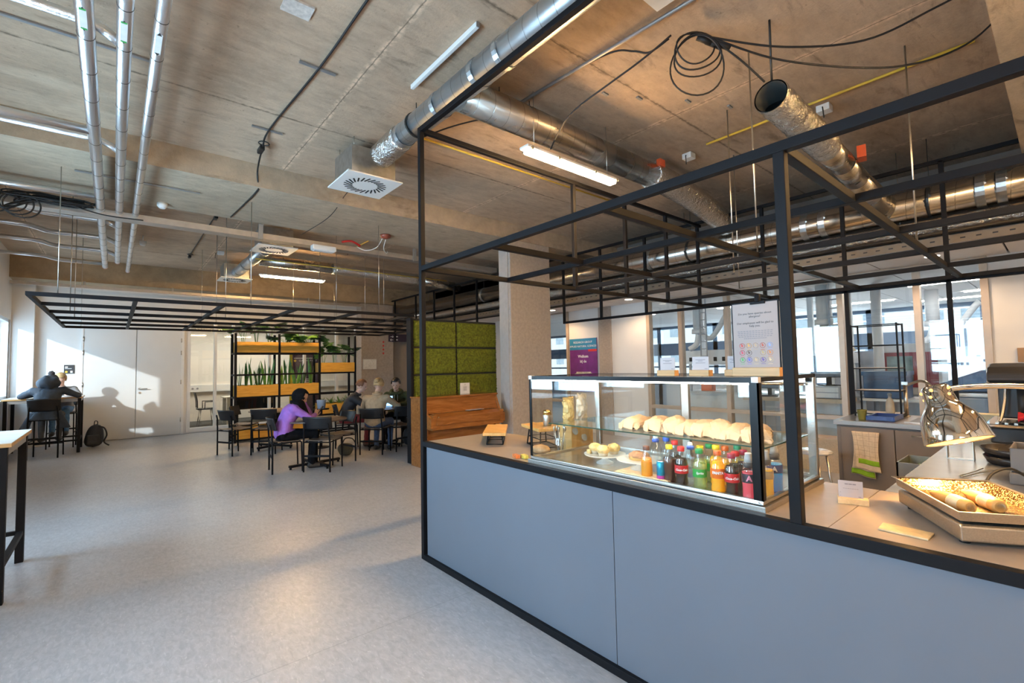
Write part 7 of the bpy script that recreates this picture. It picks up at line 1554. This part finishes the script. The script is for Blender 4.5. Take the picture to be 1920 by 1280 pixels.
t = thing('waste_drum', 'pale blue grey laboratory bin right of the wire rack', 'bin', (9.0, .95, 0)); b = MB().prism([(8.75, .72), (9.2, .72), (9.2, 1.12), (8.75, 1.12)], 0, .95); build(b, 'bin_body', mat('pale_blue_plastic', (.40, .50, .66), .4), t, bevel=.03); build(MB().box((8.74, .71, .95), (9.21, 1.13, .99)), 'lid', LWH, t, bevel=.01)
t = thing('parked_scooter_cover', 'slanted dark blue hood of a machine behind the right pane', 'machine', (9.6, .4, .9)); b = MB(); b.prism([(-.62, 0), (.55, .0), (.62, .25), (.25, .42), (-.05, .30), (-.60, .06)], -.2, .2, Matrix(((0, 0, 1), (-1, 0, 0), (0, 1, 0))), (9.3, .75, 1.0)); build(b, 'hood_shell', mat('blue_grey_shell', (.10, .16, .30), .3, .1, .2), t, bevel=.02); build(MB().box((9.1, .15, 0), (9.5, 1.3, .99)), 'pedestal', LWH, t)
t = thing('lab_locker', 'row of pale blue lockers under the far laboratory windows', 'cabinet', (13.8, 1.0, 0)); build(MB().box((13.6, -1.2, 0), (14.2, 2.2, .82)), 'body', mat('pale_blue_locker', (.46, .54, .68), .45), t)
for k in range(5): build(MB().box((13.59, -1.15+k*.66, .06), (13.601, -.53+k*.66, .78)), 'door', mat('locker_door', (.50, .58, .70), .45), t)
t = thing('stool_bench', 'long low wooden bench behind the counter end', 'bench', (7.4, 2.6, 0)); build(MB().box((7.25, 1.95, .40), (7.6, 4.3, .44)), 'seat', wood('pale_bench_wood', (.55, .38, .22), (.66, .48, .30)), t); build(MB().box((7.28, 2.0, 0), (7.31, 4.25, .40)), 'front_board', wood('pale_bench_front', (.55, .38, .22), (.66, .48, .30)), t); build(MB().box((7.54, 2.0, 0), (7.57, 4.25, .40)), 'back_board', wood('pale_bench_back', (.55, .38, .22), (.66, .48, .30)), t)
t = thing('lab_column', 'white round column in the laboratory seen through the wire rack', 'column', (9.6, 2.0, 0)); build(MB().cyl((9.45, 1.99, 0), (9.45, 1.99, 2.7), .07, 20), 'shaft', LWH, t)
t = thing('wall_panel_unit', 'low white wall unit with clips behind the left panes', 'cabinet', (9, 4.4, 1.3))
build(MB().box((8.98, 4.0, 1.45), (9.1, 5.15, 1.72)), 'panel', LWH, t); b = MB()
for k in range(6): b.box((8.965, 4.1+k*.17, 1.50), (8.982, 4.16+k*.17, 1.58))
build(b, 'clip', BLK, t); build(MB().box((9.0, 4.1, .9), (9.04, 4.14, 1.45)).box((9.0, 5.0, .9), (9.04, 5.04, 1.45)), 'bracket', LGR, t)
for i, (x, y, ln_, lb) in enumerate(((10.2, 1.1, 1.2, 'lit ceiling strip in the laboratory, nearest the glass on the right'), (12.0, .6, 1.2, 'second lit ceiling strip in the laboratory on the right'), (13.2, 1.5, 1.2, 'lit ceiling strip in front of the far laboratory windows'), (10.5, 4.5, 1.2, 'lit ceiling strip behind the left panes'), (12.3, 2.9, 1.2, 'lit ceiling strip above the grey cabinet'), (10.2, 7.2, 1.2, 'lit ceiling strip behind the poster wall'))):
    t = thing('strip_light', lb, 'lamp', (x, y, 2.68), 'lit strips in the laboratory ceiling'); build(MB().box((x-.07, y-ln_/2, 2.685), (x+.07, y+ln_/2, 2.699)), 'diffuser', LAMPN, t)
for x, y, lb in ((7.45, 5.35, 'small round downlight in the white ceiling above the poster'), (7.45, 1.0, 'small round downlight in the white ceiling above the wire rack'), (7.45, 7.4, 'small round downlight in the white ceiling behind the pillar')):
    ld = bpy.data.lights.new('downlight_beam', 'SPOT'); ld.energy = 40; ld.color = (1, .66, .38); ld.spot_size = R(150); ld.spot_blend = .6; ld.shadow_soft_size = .07; lo = bpy.data.objects.new('downlight_beam', ld); COL.objects.link(lo); lo.location = (x, y, 2.68)
    t = thing('downlight', lb, 'lamp', (x, y, 2.69), 'round downlights'); build(MB().lathe([(.07, 2.694), (.07, 2.699)], (x, y, 0), 20), 'lens', DOWNL, t)
# a person in a white coat far back in the laboratory
b = 0
P = seated(.3, .5, .18, spread=.1); P['hpitch'] = .2
t, H_, MH = person('person in a white coat seated behind the middle card holder in the laboratory', None, 0, P, dict(skin=SKIN2, top=mat('white_coat', (.70, .74, .82), .8), legs=JEAN, shoe=SHOE, sock=JEAN))
hair(t, H_, MH, HGIN, 1, -.03, .05, .01); finish(t, (10.6, 4.55, 0), A_(-1, .4))
t = thing('lab_stool', 'grey laboratory stool under the person in the white coat', 'stool', (10.6, 4.55, 0)); build(MB().lathe([(.16, .45), (.17, .46), (.17, .49), (.16, .50)], (10.6, 4.55, 0), 22), 'seat', LGR, t); build(MB().cyl((10.6, 4.55, .03), (10.6, 4.55, .45), .025, 12).lathe([(.22, 0), (.22, .02)], (10.6, 4.55, 0), 22), 'pedestal', STEEL, t)
t = thing('red_box', 'red and white box standing behind the left card holder', 'box', (8.3, 4.35, .9)); 
build(MB().box((9.1, 4.62, .905), (9.25, 4.85, 1.08)), 'carton', mat('orange_red_box', (.75, .16, .06), .4, 0, .2, 10), t, bevel=.006)
# ================================================================= light
W = bpy.data.worlds.new('sky'); SC.world = W; W.use_nodes = True; n = W.node_tree.nodes; l = W.node_tree.links
bg = n['Background']; bg.inputs[0].default_value = (.80, .90, 1.0, 1); bg.inputs[1].default_value = 1.2
def area(name, loc, size, rot, power, col):
    d = bpy.data.lights.new(name, 'AREA'); d.shape = 'RECTANGLE'; d.size, d.size_y = size; d.energy = power; d.color = col; o = bpy.data.objects.new(name, d); COL.objects.link(o); o.location = loc; o.rotation_euler = rot; return o
# area lamps standing in for daylight: behind left panes, unseen above laboratory windows
for i, (a, c) in enumerate(wins):
    area('daylight_window', (L0-(.20 if i < 3 else .30), (a+c)/2, 1.82), (c-a, 1.5), (0, R(-90), 0), (45, 255, 280, 65)[i], (.50, .75, 1.0))
area('daylight_laboratory', (16.6, 6, 4.6), (18, 2.5), (0, R(58), 0), 2600, (.74, .88, 1.0))
s = bpy.data.lights.new('sun', 'SUN'); s.energy = 2.4; s.angle = R(1.2); s.color = (.92, .97, 1.0); so = bpy.data.objects.new('sun', s); COL.objects.link(so)
dv = V((1, 1.0, -.47)).normalized(); so.rotation_euler = dv.to_track_quat('-Z', 'Y').to_euler(); so.location = (-8, 4, 6)
# the bulb of the heat lamp
p = bpy.data.lights.new('heat_lamp_bulb', 'SPOT'); p.energy = 26; p.color = (1, .55, .18); p.spot_size = R(140); p.spot_blend = .5; p.shadow_soft_size = .03
po = bpy.data.objects.new('heat_lamp_bulb', p); COL.objects.link(po); po.location = V((2.44, .285, 1.178))+tilt @ V((0, 0, .025)); po.rotation_euler = (tilt.to_euler()); 
# office ceiling light
area('office_ceiling_light', (3.0, 15.5, 2.85), (4, 1.2), (0, 0, 0), 60, (1, .93, .82))
